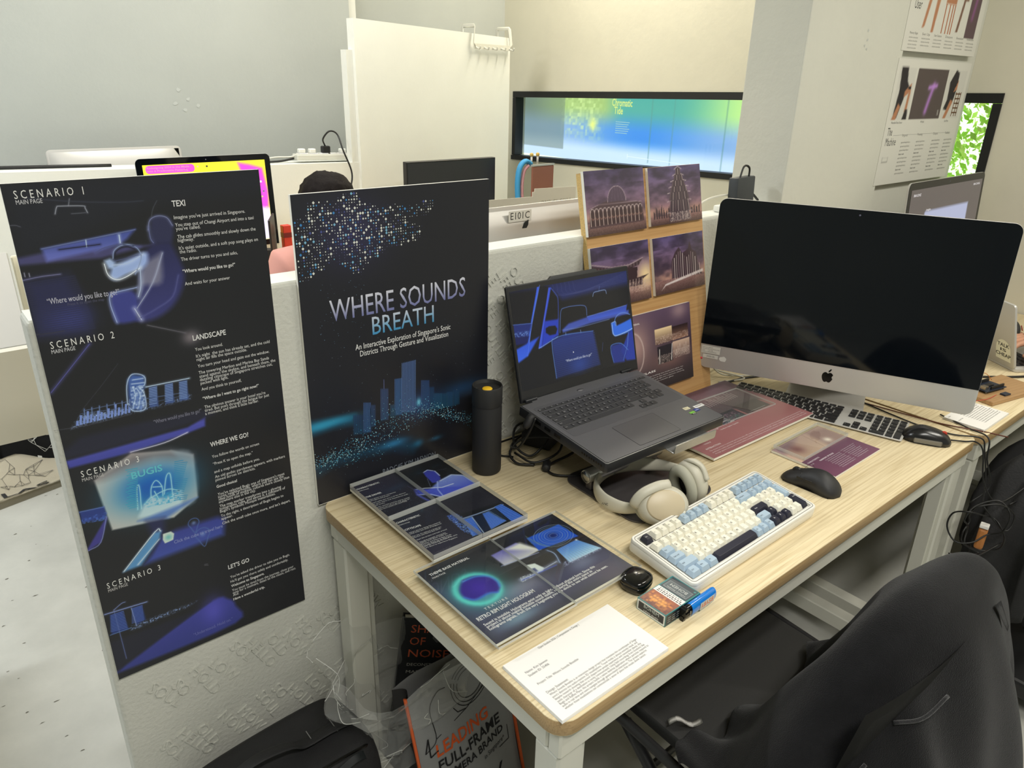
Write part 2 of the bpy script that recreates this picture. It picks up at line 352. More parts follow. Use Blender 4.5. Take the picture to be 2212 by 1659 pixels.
A.noise([(.2*w_,.34*h_),(.35*w_,.34*h_),(.35*w_,.98*h_),(.2*w_,.98*h_)],(225,245,170),.6,.018,.05,raw=True)
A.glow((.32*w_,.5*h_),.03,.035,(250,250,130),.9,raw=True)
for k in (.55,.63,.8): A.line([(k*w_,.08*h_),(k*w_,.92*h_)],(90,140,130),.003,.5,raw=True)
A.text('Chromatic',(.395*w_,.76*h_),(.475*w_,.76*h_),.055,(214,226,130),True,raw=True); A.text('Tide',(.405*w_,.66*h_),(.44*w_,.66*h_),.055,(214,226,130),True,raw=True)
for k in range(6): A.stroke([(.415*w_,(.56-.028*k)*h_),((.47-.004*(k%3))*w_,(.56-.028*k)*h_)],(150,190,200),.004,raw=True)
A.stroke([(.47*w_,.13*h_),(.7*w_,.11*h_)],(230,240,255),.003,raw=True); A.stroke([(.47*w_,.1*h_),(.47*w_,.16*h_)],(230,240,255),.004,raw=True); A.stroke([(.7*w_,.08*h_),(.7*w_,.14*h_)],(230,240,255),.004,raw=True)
M_reflection=attr_mat('glowing reflection',.4,emit=1.25)
refl_card=thing('window_reflection_card','long glowing green and blue card imitating a strip window reflection reading Chromatic Tide','display',(XR+.10,2.66,.33),(0,math.radians(0),0))
A.build('reflection_face',M_reflection,refl_card,(0,0,0),(PI/2,math.radians(-1.5)*0,-PI/2))
obj('card_back',box(B(),.004,.03,-w_,0,0,h_),M_blkm,refl_card)
# foliage outside the near end of the window
bm=B(); rr=random.Random(8)
for i in range(7000):
    x=XR+rr.uniform(.25,.8); y=rr.uniform(-.75,.65); z=rr.uniform(.1,1.0); s_=rr.uniform(.010,.026); n=Vector((rr.gauss(0,1),rr.gauss(0,1),rr.gauss(0,1))).normalized(); a=n.orthogonal().normalized()*s_; b=n.cross(a).normalized()*s_*.5; p=Vector((x,y,z))
    f=bm.faces.new([bm.verts.new(p-a),bm.verts.new(p-b),bm.verts.new(p+a),bm.verts.new(p+b)]); f.material_index=rr.choice((0,0,1))
ml=mat('leaf',(170,215,90),.5); ml.node_tree.nodes['Principled BSDF'].inputs['Transmission Weight'].default_value=0
obj('foliage',bm,[ml,mat('leaf pale',(215,240,140),.5)],label='bright green tree foliage outside the narrow window end by the wall posters',cat='foliage',kind='stuff')

# low plastered partition wall that the posters and desk stand against
LW0,LW1,LWT,LWZ=-.405,1.474,.068,.446
t=bmesh.new(); box(t,LW0,LW1,0,LWT,FLOOR,LWZ,bev=.006)
D3X=.02
lowwall=struct('wall_low_partition',t,M_plas)
obj('wall_cap',box(B(),LW0+.004,LW1,.003,LWT-.003,LWZ-.002,LWZ+.002),M_white,lowwall)
# faint raised letters moulded into the plaster
bm=B(); rr=random.Random(11)
def relief(st,x,z,size,ang):
    co_,fs=glyphs(st); ca,sa=math.cos(ang),math.sin(ang); hs=.0024
    for f in fs:
        P=[(x+(ca*co_[i][0]-sa*co_[i][1])*size,z+(sa*co_[i][0]+ca*co_[i][1])*size) for i in f]
        vs=[bm.verts.new((p,-hs,q)) for p,q in P]; 
        try: bm.faces.new(vs)
        except ValueError: continue
def relief_edges():
    bd=[e for e in bm.edges if e.is_boundary]
    for e in bd:
        a,b=e.verts
        c=bm.verts.new((a.co.x,.001,a.co.z)); d=bm.verts.new((b.co.x,.001,b.co.z))
        try: bm.faces.new((a,b,d,c))
        except ValueError: pass
words=['SOUL','HOLD','SOL','OLD','MOW','SO','LOW','HELLO','NOW']
for i in range(13):
    for j in range(3):
        relief(words[(i*5+j*2)%9],-.36+i*.036+rr.uniform(-.006,.006),-.26-.14*j+rr.uniform(-.015,.015),.032,math.radians(-62+rr.uniform(-6,6)))
for i in range(3):
    for j in range(7): relief('HE LIFE OUT'.split()[(i+j)%3],.40+.035*i,.40-.058*j,.030,math.radians(-55+rr.uniform(-8,8)))
bmesh.ops.remove_doubles(bm,verts=list(bm.verts),dist=1e-5); relief_edges()
obj('raised_lettering',bm,M_plas,lowwall,kind='stuff')

# full-height wall that carries on to the right of the desk, with its pillar
struct('wall_middle',box(B(),2.05,XR-.001,.002,.1,FLOOR,CEIL),M_wall)
struct('wall_pillar',box(B(),1.476,2.05,-.018,.16,FLOOR,CEIL,bev=.004),M_wall)
for nm,wl,pts in (('wall_far_left',(0,1,0),[(.62,.70),(.60,.64),(.66,.66),(.64,.61),(.70,.63)]),('wall_pillar',(0,1,0),[(1.80,.93),(1.805,.905),(1.795,.89),(1.81,.88)])):
    yy=2.5985 if nm=='wall_far_left' else -.0186; bm=B(); q=random.Random(6)
    for (x,z) in pts:
        r=.013 if yy>1 else .006; bm.faces.new([bm.verts.new((x+r*q.uniform(.4,1)*math.cos(a),yy,z+r*q.uniform(.3,1)*math.sin(a))) for a in (0,1,2,3,4,5)])
    obj('paint_scar',bm,mat('paint scar',(188,192,188) if yy>1 else (150,148,140),.8),bpy.data.objects[nm],kind='stuff')
struct('baseboard_left',box(B(),XL,1.2,2.588,2.6,FLOOR,FLOOR+.08),M_white)

# ledge partition further back and the tall white panel standing beside it
bm=B(); Rx=Matrix(((1,0,0,0),(0,0,-1,0),(0,1,0,0),(0,0,0,1)))
prism(bm,[(-1.6,FLOOR),(1.27,FLOOR),(1.27,.392),(-.19,.425),(-1.6,.44)],-2.26,-2.10,Rx)
struct('wall_far_partition',bm,M_white)
pn=thing('tall_panel','tall white freestanding panel beyond the low wall left of the strip window','panel',(1.262,2.085,FLOOR),(0,0,math.radians(9)))
bm=B(); prism(bm,[(0,0),(1.06,0),(1.06,1.72),(0,1.75)],-.05,0,Rx); obj('board',bm,M_white,pn)
obj('edge_strip',box(B(),-.035,-.001,.02,.06,0,1.62),M_white,pn)
hk=thing('over_door_hanger','white over-door hook rack hung on top of the tall white panel','hook rack',(2.015,2.203,.995),(0,0,math.radians(9)))
bm=B()
for x in (0,.27):
    tube(bm,[(x,.075,-.05),(x,.075,.03),(x,.07,.035),(x,-.012,.035),(x,-.016,.03),(x-.012 if x==0 else x+.012,-.02,-.045),(x,-.02,-.062)],.006,6,smoothn=0,flat=(.009,.003))
obj('bracket',bm,M_frame,hk,kind='stuff'); obj('rail',box(B(),-.012,.285,-.024,-.017,-.075,-.05),M_frame,hk)
for i in range(5):
    bm=B(); x=.0+.066*i; tube(bm,[(x,-.024,-.066),(x,-.05,-.075),(x,-.058,-.062)],.004,6,3); obj('hook',bm,M_frame,hk)
# ceiling lights (fixture bodies, the light comes from the area lamps in them)
for i,((x,y),sx,sy,p,cl) in enumerate(LAMPS):
    f=thing('ceiling_light',['white ceiling tube light over the far desk row','white ceiling tube light behind the camera','white ceiling tube light over the left aisle','white ceiling tube light beside the strip window','white ceiling tube light over the right front corner'][i],'light',(x,y,CEIL-.045),group='ceiling tube lights')
    obj('housing',box(B(),-sx/2-.02,sx/2+.02,-sy/2-.02,sy/2+.02,-.015,.045),M_frame,f)

# ------------------------------------------------------------------ desks
def desk(name,label,x0,x1,y0,y1,zt=0,frame=True,loc=(0,0,0)):
    d=thing(name,label,'desk',(x0,y0,FLOOR)); H=-FLOOR+zt; L=x1-x0; D=y1-y0
    bm=B(); o=rrect(0,L,0,D,.032,6); prism(bm,o,H-.027,H,mi=1,mtop=0,bev=.0015); obj('table_top',bm,[M_top,M_edge],d,auto=40)
    bm=B()
    for (a,b,c,e) in ((.012,L-.012,.010,.035),(.012,L-.012,D-.04,D-.012),(.012,.037,.036,D-.041),(L-.037,L-.012,.036,D-.041)): box(bm,a,b,c,e,H-.075,H-.0275,bev=.003,seg=1)
    obj('apron',bm,M_frame,d)
    for xe,sg in ((.014,1),(L-.064,-1)):
        for ye in (.014,D-.064):
            bm=B(); t=B(); box(t,xe,xe+.05,ye,ye+.05,.0,H-.076,bev=.004,seg=1)
            for v in t.verts:      # feet taper a little
                k=1-v.co.z/(H-.076); v.co.x+=0.0; v.co.y+= (-.01 if ye<.1 else .01)*k*0
            merge(bm,t); box(bm,xe+ (.05 if sg>0 else -.012),xe+(.062 if sg>0 else 0),ye+.01,ye+.04,.04,H-.076)
            obj('leg',bm,M_frame,d)
        bm=B(); box(bm,xe+.004,xe+.046,.066,D-.066,.05,.095,bev=.003,seg=1); obj('crossbar',bm,M_frame,d)
    return d
D1=desk('desk','wide oak-topped desk with white metal frame holding the laptop and keyboards',0,1.385,-.693,-.001)
D2=desk('desk','oak-topped desk adjoining at the right with circuit board and stickered laptop',1.395,2.67,-.700,-.021)
D3=desk('desk','oak desk just behind the low partition under the rear-facing silver computer',.02,1.45,.072,.77)
D4=desk('desk','oak desk along the far white partition under the yellow lit screen',.05,2.2,1.38,2.05)

# ------------------------------------------------------------------ tall scenario poster
c1=[(0,390),(555,373),(664,1296),(255,1470)]
PW,PH=.3455,.841
A=Art(PW,PH,340,820,(27,28,33),c1); A.crisp=True
wht=(222,222,220); g1=(40,42,58)
A.crop=(0,350,2.910)
NAV=(38,42,74); BLU=(74,84,190); LB=(150,175,235); ICE=(205,225,245)
A.fill([(5,120),(1640,60),(1640,200),(950,260),(130,560)],(30,32,42),.8,.02)
A.fill([(105,575),(265,540),(600,530),(960,505),(1000,720),(150,1060)],(34,36,70),.0,.01)
A.fill([(145,720),(420,680),(560,900),(560,1040),(235,1065)],(38,40,84),.75,.02)
for k in range(26): A.line([(150+4*k,735+13*k),(470+5*k,690+13*k)],(58,62,120),.0013,.35)
A.glow((440,960),.03,.02,(66,74,150),.5)
A.fill([(105,575),(265,545),(650,520),(960,510),(640,585),(115,620)],(84,82,140),.75,.005)
A.fill([(260,520),(850,412),(800,470),(760,500),(640,530),(295,600)],(72,88,178),.85,.005,grad=(110,120,205))
A.line([(260,520),(850,414)],(120,135,190),.0013,.8); A.line([(540,470),(545,515)],ICE,.001,.9); A.line([(748,445),(756,495)],ICE,.0022,.9)
A.line([(370,527),(630,500)],(20,20,40),.002,.8)
A.line([(140,712),(260,690),(380,678)],(130,130,180),.002,.7); A.line([(150,665),(156,690)],(190,190,220),.001,.7); A.line([(180,668),(186,690)],(190,190,220),.001,.7)
A.line([(600,550),(660,520),(760,505),(880,520)],(110,120,200),.003,.5)
A.line([(150,205),(480,235),(760,245),(900,240)],(60,64,84),.0014,.6)
A.line([(438,215),(432,258)],(150,155,170),.001,.7); A.line([(348,308),(358,266),(380,260),(522,262),(536,275),(552,305)],(165,170,185),.0014,.8); A.line([(450,308),(540,304)],(120,125,140),.001,.6)
A.line([(60,372),(100,372),(130,382)],(110,112,130),.001,.6)
# driver
A.fill([(945,350),(990,332),(1050,345),(1085,390),(1085,470),(1060,500),(960,495),(945,430)],(46,48,84),.9,.006)
A.line([(930,420),(940,360),(985,335),(1045,345),(1082,395)],(140,150,200),.0022,.7); A.line([(932,400),(945,470),(965,500)],(120,130,190),.003,.7)
A.line([(985,240),(960,290),(950,340)],(90,96,110),.0008,.6)
A.fill([(960,500),(1060,495),(1090,530),(1160,700),(1110,860),(990,960),(860,970),(870,800),(880,650),(900,560)],(40,42,86),.9,.008,grad=(60,62,130))
A.fill([(1010,560),(1015,740),(900,760),(870,820),(900,640)],(150,150,165),.65,.008)
A.fill([(700,640),(900,555),(930,600),(900,650),(800,690),(730,722),(690,700)],(160,185,240),.95,.006)
A.line([(655,620),(680,690),(735,720),(800,700),(880,650)],(235,244,255),.003,.9); A.line([(700,630),(800,620),(900,565)],(200,220,255),.003,.8)
A.fill([(655,600),(690,588),(725,610),(715,650),(680,650)],(170,195,240),.95,.004)
A.line([(710,590),(715,545),(750,515),(800,505),(850,520),(880,555),(885,600),(850,690)],(150,170,215),.002,.8); A.line([(722,590),(726,550),(760,525),(800,518),(850,535)],(20,22,40),.002,.8)
A.line([(720,605),(800,588),(870,570)],(90,100,150),.003,.7)
A.line([(880,650),(885,760),(868,830)],(200,220,255),.004,.8)
A.line([(1020,560),(960,740),(860,900)],(190,200,235),.0022,.7)
A.fill([(690,800),(830,790),(870,870),(860,960),(890,970),(740,990),(700,900)],(62,68,150),.9,.006); A.line([(735,985),(695,880),(690,820),(720,800),(860,770)],(170,190,245),.003,.8)
A.line([(845,900),(890,972)],(220,230,255),.004,.8); A.line([(1120,700),(1085,830),(990,900),(880,960)],(100,105,180),.002,.6)
A.text('S C E N A R I O   1',(95,210),(530,190),.0155,wht); A.text('MAIN PAGE',(105,245),(272,240),.0085,(200,200,205))
A.text('“Where would you like to go?”',(298,865),(752,810),.0125,(190,190,205))
A.text('Press K to open the map',(425,875),(655,848),.006,(80,80,105))
F1=.0078
for st,a,b,bd in [('TEXI',(1080,280),(1163,275),1),("Imagine you've just arrived in Singapore.",(1092,357),(1533,325),0),("You step out of Changi Airport and into a taxi",(1100,403),(1587,367),0),("you've called.",(1105,427),(1257,416),0),("The cab glides smoothly and slowly down the",(1115,476),(1600,436),0),("highway.",(1117,498),(1217,490),0),("It's quiet outside, and a soft pop song plays on",(1124,545),(1615,501),0),("the radio.",(1128,568),(1235,560),0),("The driver turns to you and asks,",(1137,614),(1490,584),0),("“Where would you like to go?”",(1147,688),(1475,652),1),("And waits for your answer",(1162,765),(1443,735),0),
 ("LANDSCAPE",(1213,1107),(1420,1075),1),("You look around.",(1227,1172),(1400,1147),0),("It's night  the sun has already set, and the cold",(1233,1213),(1693,1133),0),("night air fills the space outside.",(1237,1235),(1552,1180),0),("You turn your head and gaze out the window.",(1244,1276),(1692,1195),0),("The towering Merlion and Marina Bay Sands",(1250,1317),(1690,1233),0),("stand against the skyline, and beneath them, the",(1255,1340),(1730,1246),0),("dazzling cityscape of Singapore stretches out,",(1258,1361),(1712,1270),0),("packed with light.",(1262,1382),(1436,1348),0),("And you think to yourself,",(1268,1420),(1518,1371),0),("“Where do I want to go right now?”",(1276,1478),(1628,1402),1),("The obvious answer is your hotel you're",(1287,1532),(1670,1450),0),("tired. But push through the fatigue for just",(1289,1553),(1693,1464),0),("a moment, and think a little harder.",(1292,1573),(1628,1498),0)]:
    A.text(st,a,b,.0125 if st.isupper() else F1,(215,215,215),bool(bd))
A.text('S C E N A R I O   2',(317,1142),(720,1083),.0155,wht); A.text('MAIN PAGE',(322,1173),(474,1155),.0085,(200,200,205)); A.text('“Where would you like to go?”',(967,1622),(1270,1562),.0095,(130,130,150))
# scenario 2 art
A.line([(315,1415),(560,1115)],(92,92,170),.0035,.8); A.line([(500,1540),(640,1370),(740,1240)],(70,72,90),.0006,.6); A.line([(925,1005),(1165,1058)],(110,108,120),.0022,.7); A.glow((1200,1085),.014,.012,(128,120,128),.85)
A.line([(220,1050),(330,1040),(400,1030)],(70,68,80),.0012,.6)
A.fill([(800,1340),(830,1310),(905,1320),(912,1370),(900,1420),(915,1500),(890,1535),(825,1530),(805,1440)],(70,110,200),.8,.005)
for pts in [[(800,1500),(795,1380),(820,1315),(870,1308),(910,1330),(905,1380),(870,1385),(905,1430),(918,1510),(890,1538),(830,1535),(805,1490)],[(830,1345),(900,1335)],[(825,1370),(905,1362)],[(835,1390),(850,1450),(835,1520)],[(860,1400),(880,1440),(870,1520)]]: A.line(pts,(190,215,250),.0016,.85)
A.noise([(815,1380),(905,1390),(912,1520),(830,1530)],(210,230,255),.8,.003)
for k in range(9): A.line([(525+48*k,1520-9*k),(528+48*k,1575-9*k)],(120,150,215),.0013,.8)
A.line([(520,1532),(800,1480),(1150,1430)],(110,135,190),.0009,.7); A.line([(500,1550),(860,1505),(1190,1440)],(100,125,180),.0007,.6)
A.noise([(440,1645),(500,1560),(800,1520),(820,1540),(700,1580)],(170,200,255),1.0,.0016,.003); A.noise([(470,1620),(520,1560),(1000,1500),(1200,1440),(1200,1470),(900,1540)],(150,180,240),.75,.0016,.003)
for k in range(16): x=480+22*k; hh=[30,60,40,75,50,35,62,48][k%8]; A.stroke([(x,1625-5*k),(x+2,1625-5*k-hh)],(120,145,215),.003)
A.line([(915,1390),(1190,1340)],(190,215,245),.0022,.9)
for x in (935,1035,1125): A.fill([(x,1392-(x-935)*.17),(x+50,1383-(x-935)*.17),(x+62,1510-(x-935)*.2),(x+5,1520-(x-935)*.2)],(72,100,170),.75,.002); [A.stroke([(x,1400-(x-935)*.17+10*k),(x+52,1391-(x-935)*.17+10*k)],(130,160,215),.0009) for k in range(11)]
A.line([(330,1655),(560,1620),(820,1560)],(90,92,110),.0008,.6)
A.crop=(80,880,2.7645)
A.fill([(165,290),(900,100),(1005,40),(1005,95),(900,135),(560,245),(185,335),(170,310)],(84,88,190),.95,.004,grad=(66,70,165)); A.line([(555,243),(760,190),(900,130)],(225,225,250),.002,.8)
A.fill([(250,150),(600,70),(1000,0),(1000,50),(160,280)],(36,38,62),.7,.008)
# glowing cube
A.fill([(335,410),(560,250),(800,235),(935,262),(962,520),(820,640),(445,712)],(196,192,188),1,.003); A.fill([(335,410),(430,345),(560,250),(800,232),(930,262),(935,300),(700,290),(400,400)],(120,96,96),.75,.016)
A.fill([(800,235),(930,262),(962,520),(865,560),(905,330),(860,300)],(165,170,182),.55,.006)
A.glow((700,460),.062,.042,(34,150,190),.95); A.glow((690,440),.045,.03,(18,92,190),.9); A.fill([(600,440),(860,410),(850,480),(640,560)],(24,80,170),.35,.01)
for k in range(22): y=345+11*k; A.stroke([(525+(k*37)%26,y+6),(600,y-6)],(60,160,190),.0013); A.stroke([(820,y-40),(875+(k*53)%28,y-48)],(50,140,185),.0013)
for pts in [[(600,590),(595,470),(603,440),(612,470),(622,585)],[(680,520),(682,455),(710,415),(745,450),(752,510)],[(690,455),(745,452)],[(760,500),(770,400),(788,372),(800,400),(812,520)],[(640,560),(680,520),(780,470),(860,480)],[(700,480),(735,540)]]: A.line(pts,(170,230,245),.0016,.85)
A.fill([(620,600),(640,560),(690,510),(760,520),(860,480),(865,560),(830,600),(620,640)],(200,226,235),.8,.006)
A.noise([(640,540),(780,480),(860,490),(860,540),(650,580)],(50,160,210),.8,.003)
A.text('BUGIS',(565,405),(752,365),.0165,(96,190,205),True)
A.fill([(600,660),(962,520),(780,640),(790,645)],(70,110,190),.8,.006); A.fill([(690,850),(740,760),(830,715),(1080,640),(1130,650),(1120,750),(640,925)],(60,70,165),.85,.01,grad=(70,90,190)); A.fill([(650,660),(760,640),(770,740),(690,760)],(40,44,90),.8,.01)
A.fill([(510,970),(700,730),(742,720),(735,760),(620,930)],(90,150,205),.95,.005); A.line([(515,965),(705,725),(738,722)],(225,240,250),.002,.9); A.line([(600,925),(730,770)],(220,235,250),.002,.8)
A.fill([(752,740),(800,725),(820,738),(815,775),(765,797),(752,775)],(215,225,215),1,.001); A.glow((786,760),.006,.006,(110,190,190),.9)
for x,y,r in ((938,675,.009),(993,742,.012)): 
    px,py=A.tr((x,y)); A.line([(px+r*math.cos(t_*PI/8),py+r*math.sin(t_*PI/8)) for t_ in range(-2,11)]+[(px,py-2.2*r),(px+r*math.cos(-PI/4),py+r*math.sin(-PI/4))],(80,110,180),.0013,.8,raw=True); A.glow((px,py),r*.4,r*.4,(120,150,210),.7,raw=True)
A.text('Click the cube to travel here',(822,800),(1115,708),.0095,(140,150,200))
A.fill([(245,600),(395,570),(410,610),(400,640),(260,665)],(40,60,140),.9,.003); A.line([(245,600),(395,570)],(100,130,210),.0015,.8); A.noise([(255,640),(410,600),(410,650),(262,672)],(80,120,220),.7,.003)
A.fill([(290,830),(410,630),(415,640),(375,785),(300,835)],(66,62,150),.9,.003); A.line([(410,630),(375,785),(300,835)],(140,150,220),.0013,.8)
A.text('S C E N A R I O   3',(260,390),(610,303),.0155,wht); A.text('MAIN PAGE',(265,417),(397,390),.0085,(190,188,188))
for st,a,b,bd in [('WHERE WE GO?',(1038,220),(1267,168),1),("You follow the words on screen",(1048,287),(1330,215),0),("“Press K to open the map.”",(1054,330),(1293,268),0),("and a map unfolds before you.",(1062,378),(1334,305),0),("An old gothic parchment appears, with markers",(1067,408),(1485,292),0),("pinned across six districts.",(1070,427),(1308,360),0),("Good choice!",(1076,467),(1200,435),1),("You've selected Bugis one of Singapore's most",(1084,513),(1483,392),0),("iconic neighborhoods, where you can see the",(1086,528),(1478,411),0),("ideal fusion of multiple cultures more closely than",(1090,543),(1512,412),0),("anywhere else in the city.",(1090,559),(1312,497),0),("The map marker transforms into a glowing",(1096,585),(1463,472),0),("holographic cube, and above it, a miniature of",(1097,601),(1488,479),0),("Bugis's symbolic Mosque materializes.",(1098,617),(1430,516),0),("To the right, a description of Bugis begins to",(1104,644),(1478,523),0),("appear.",(1106,661),(1175,640),0),("Click the small cube once more, and let's depart.",(1112,688),(1520,557),0),
 ("LET'S GO",(1150,960),(1277,922),1),("You've asked the driver to take you to Bugis.",(1162,1015),(1520,882),0),("He'll get you there safely and comfortably.",(1164,1043),(1510,914),0),("Welcome to Singapore.",(1168,1070),(1368,1002),1),("You must be tired from the journey, close your",(1174,1096),(1543,952),0),("eyes for a moment, listen to the music, and rest.",(1178,1111),(1557,964),0),("And.",(1180,1125),(1215,1113),0),("Have a wonderful trip.",(1182,1150),(1372,1080),1)]:
    A.text(st,a,b,.0125 if st.upper()==st else F1,(215,215,215),bool(bd))
A.text('S C E N A R I O   3',(415,1070),(740,960),.0155,wht); A.text('MAIN PAGE',(421,1092),(541,1054),.0085,(190,188,188))
# last scene
A.fill([(480,1575),(1030,1165),(1150,1140),(1195,1180),(1195,1290),(480,1590)],(64,68,165),.95,.006,grad=(52,60,140)); A.glow((1060,1210),.02,.03,(88,86,200),.7)
A.fill([(430,1400),(900,1230),(1030,1165),(560,1500),(480,1575)],(30,32,52),.7,.006)
A.noise([(560,1300),(840,1195),(960,1150),(900,1190),(700,1270),(560,1330)],(150,180,240),.9,.002,.003)
A.line([(395,1228),(655,1152)],(140,160,225),.0022,.9)
A.fill([(428,1230),(505,1205),(545,1320),(440,1350)],(34,58,130),.9,.003); A.fill([(560,1190),(625,1170),(648,1260),(590,1295)],(34,58,130),.9,.003)
for k in range(12): A.stroke([(432,1235+9*k),(515+2*k,1208+9*k)],(90,120,205),.0008); A.stroke([(562,1195+8*k),(628+k,1174+8*k)],(90,120,205),.0008)
A.line([(453,1200),(530,1500)],(90,105,160),.0012,.9); A.line([(453,1200),(500,1160),(522,1152)],(120,135,190),.0016,.9); A.line([(430,1355),(560,1310)],(110,150,220),.001,.8); A.line([(560,1190),(592,1300)],(160,180,230),.0012,.8)
A.line([(1005,928),(1025,925)],(120,120,130),.0006,.9); A.line([(1005,934),(1028,932)],(120,120,130),.0006,.9)
A.text('“Understood. Hold on.”',(942,1367),(1180,1280),.0095,(110,115,180))
p1=thing('poster','tall narrow black poster of four blue taxi scenes headed SCENARIO 1','poster',(-.3972,-.0055,-.2052),group=None)
obj('backing',box(B(),0,PW,.0002,.0052,0,PH),M_foam,p1); A.build('print',M_print,p1,(0,0,0),UPR)

# ------------------------------------------------------------------ title poster
c2=[(622,424),(1048,397),(1053,960),(692,1085)]
PW,PH=.414,.592
A=Art(PW,PH,230,330,(30,31,38),c2)
A.crop=(600,380,3.318)
Cc=[(160,560)]
A.glow((520,420),.07,.06,(48,46,84),.7)
reg=A.T([(100,330),(190,270),(200,190),(300,200),(400,180),(460,125),(540,125),(580,190),(720,240),(780,210),(900,240),(1000,200),(1100,190),(1100,260),(1040,310),(900,330),(1020,375),(1010,480),(800,520),(740,560),(680,600),(620,640),(580,735),(470,660),(380,610),(330,670),(250,700),(200,780),(150,760),(120,600)])
def inpoly(x,y,P):
    c=False; n=len(P)
    for i in range(n):
        x0,y0=P[i];x1,y1=P[(i+1)%n]
        if (y0>y)!=(y1>y) and x<(x1-x0)*(y-y0)/(y1-y0)+x0: c=not c
    return c
rr=random.Random(21); st_=.0051; ctr=A.tr((520,400))
for i in range(64):
    for j in range(60):
        x=.004+i*st_; y=PH-.006-j*st_*.98
        if not inpoly(x,y,reg): continue
        d=math.hypot((x-ctr[0])/.16,(y-ctr[1])/.11); s_=.0011
        if rr.random()<max(.08,.62-.4*d): s_=rr.choice((.0013,.0016,.002,.0024,.0031))
        elif rr.random()<.25: continue
        col=rr.choice([(212,214,208)]*4+[(120,175,205),(60,130,190),(70,80,140)]) if s_>.0012 else rr.choice([(52,54,84),(84,88,120),(190,195,200)])
        A.poly([(x-s_*.8,y),(x,y-s_*.9),(x+s_*.8,y),(x,y+s_*.9)],col)
for i in range(60):
    u=rr.uniform(300,640); v_=rr.uniform(740,1250); x,y=A.tr((u,v_)); s_=rr.uniform(.0003,.0009); A.poly([(x-s_,y),(x,y-s_),(x+s_,y),(x,y+s_)],(110,140,170))
A.text('WHERE SOUNDS',(375,1042),(1332,880),.058,(212,214,224),raw=False,col2=(110,115,165)); A.text('BREATH',(677,1135),(1112,1048),.051,(200,205,220),col2=(60,140,190))
A.text("An Interactive Exploration of Singapore's Sonic",(556,1243),(1230,1110),.0162,(232,232,232)); A.text('Districts Through Gesture and Visualization',(590,1287),(1215,1157),.0162,(232,232,232))
A.crop=(640,760,3.77)
A.fill([(70,580),(300,540),(470,510),(470,560),(300,590),(130,650),(80,660)],(30,110,150),.9,.012); A.glow((300,555),.05,.008,(50,150,190),.8); A.glow((190,590),.03,.008,(50,150,190),.8)
A.glow((1000,420),.045,.03,(34,58,110),.8); A.glow((1350,290),.06,.018,(34,70,110),.7); A.glow((1000,400),.006,.009,(110,200,230),.9)
def tower(x0,x1,yt,yb,col,lines=6,a=.8,slope=0):
    A.fill([(x0,yt+slope),(x1,yt),(x1+4,yb-14),(x0+4,yb)],(34,60,96),a,.002,grad=(28,70,100))
    for k in range(lines+1): x=x0+(x1-x0)*k/lines; A.stroke([(x,yt+slope*(1-k/lines)),(x+4,yb-10)],col,.0006)
tower(470,550,500,660,(40,46,70),5); tower(552,608,400,650,(80,110,170),6,.8); tower(608,645,420,600,(60,70,110),4); tower(690,748,290,550,(80,90,140),6,.8); A.stroke([(716,290),(714,215)],(90,100,150),.0012); tower(770,805,420,520,(50,90,110),3)
tower(804,858,205,510,(90,130,200),5,.95,8); tower(860,968,60,490,(120,150,210),9,.7,25)
for k in range(36): A.stroke([(862,95+11*k),(966,68+11*k)],(84,104,160),.0007)
tower(1018,1080,225,470,(70,90,150),6); tower(1085,1120,280,460,(40,70,110),3); tower(1122,1180,330,460,(50,100,130),6); tower(1182,1225,330,450,(40,90,110),4); tower(1228,1275,320,445,(50,90,120),4); tower(1280,1325,305,430,(40,70,90),4)
for i in range(1500):
    u=rr.uniform(150,1430); base=820-(u-150)*.19-200*math.exp(-((u-1000)/330)**2)+ (120 if u<600 else 0)*(600-u)/600; v_=base+rr.gauss(0,1)*(26+60*math.exp(-((u-700)/300)**2)); s_=rr.choice((.0004,.0006,.0008,.0011)); x,y=A.tr((u,v_))
    if 0<x<PW and 0<y<PH: A.poly([(x-s_,y),(x,y-s_),(x+s_,y),(x,y+s_)],rr.choice(((120,205,230),(60,150,190),(190,235,245),(40,100,140))))
A.fill([(180,940),(400,840),(640,760),(850,700),(1010,720),(960,790),(800,770),(560,820),(300,900),(200,970)],(26,92,130),.6,.014); A.glow((800,730),.03,.008,(50,130,180),.8); A.glow((1140,690),.015,.005,(50,120,160),.6); A.glow((1000,730),.012,.008,(40,120,160),.7)
for i in range(150):
    x,y=rr.uniform(.01,PW-.01),rr.uniform(.01,.33); s_=rr.uniform(.0003,.0007); A.poly([(x-s_,y),(x,y-s_),(x+s_,y),(x,y+s_)],rr.choice(((150,170,180),(80,120,150))))
A.text('BADC4E KIM JAEWON',(718,978),(1142,842),.0165,(120,128,140))
p2=thing('poster','black WHERE SOUNDS BREATH title poster with diamond dots and blue skyline','poster',(-.0052,-.0085,.0012))
obj('backing',box(B(),0,PW,.0002,.0072,-.001,PH),M_foam,p2); A.build('print',M_print,p2,(0,0,0),UPR)

# ------------------------------------------------------------------ acrylic-covered cards at the left end of the desk
FLATQ=(0,0,0)
def slab(name,x0,x1,y0,y1,z0,z1,parent,label=None):
    bm=B(); prism(bm,[(x0,y0),(x1,y0),(x1,y1),(x0,y1)],z0,z1,mi=1,mtop=0); return obj(name,bm,[M_clear,M_cledge],parent,label=label)
WT=(225,225,228)
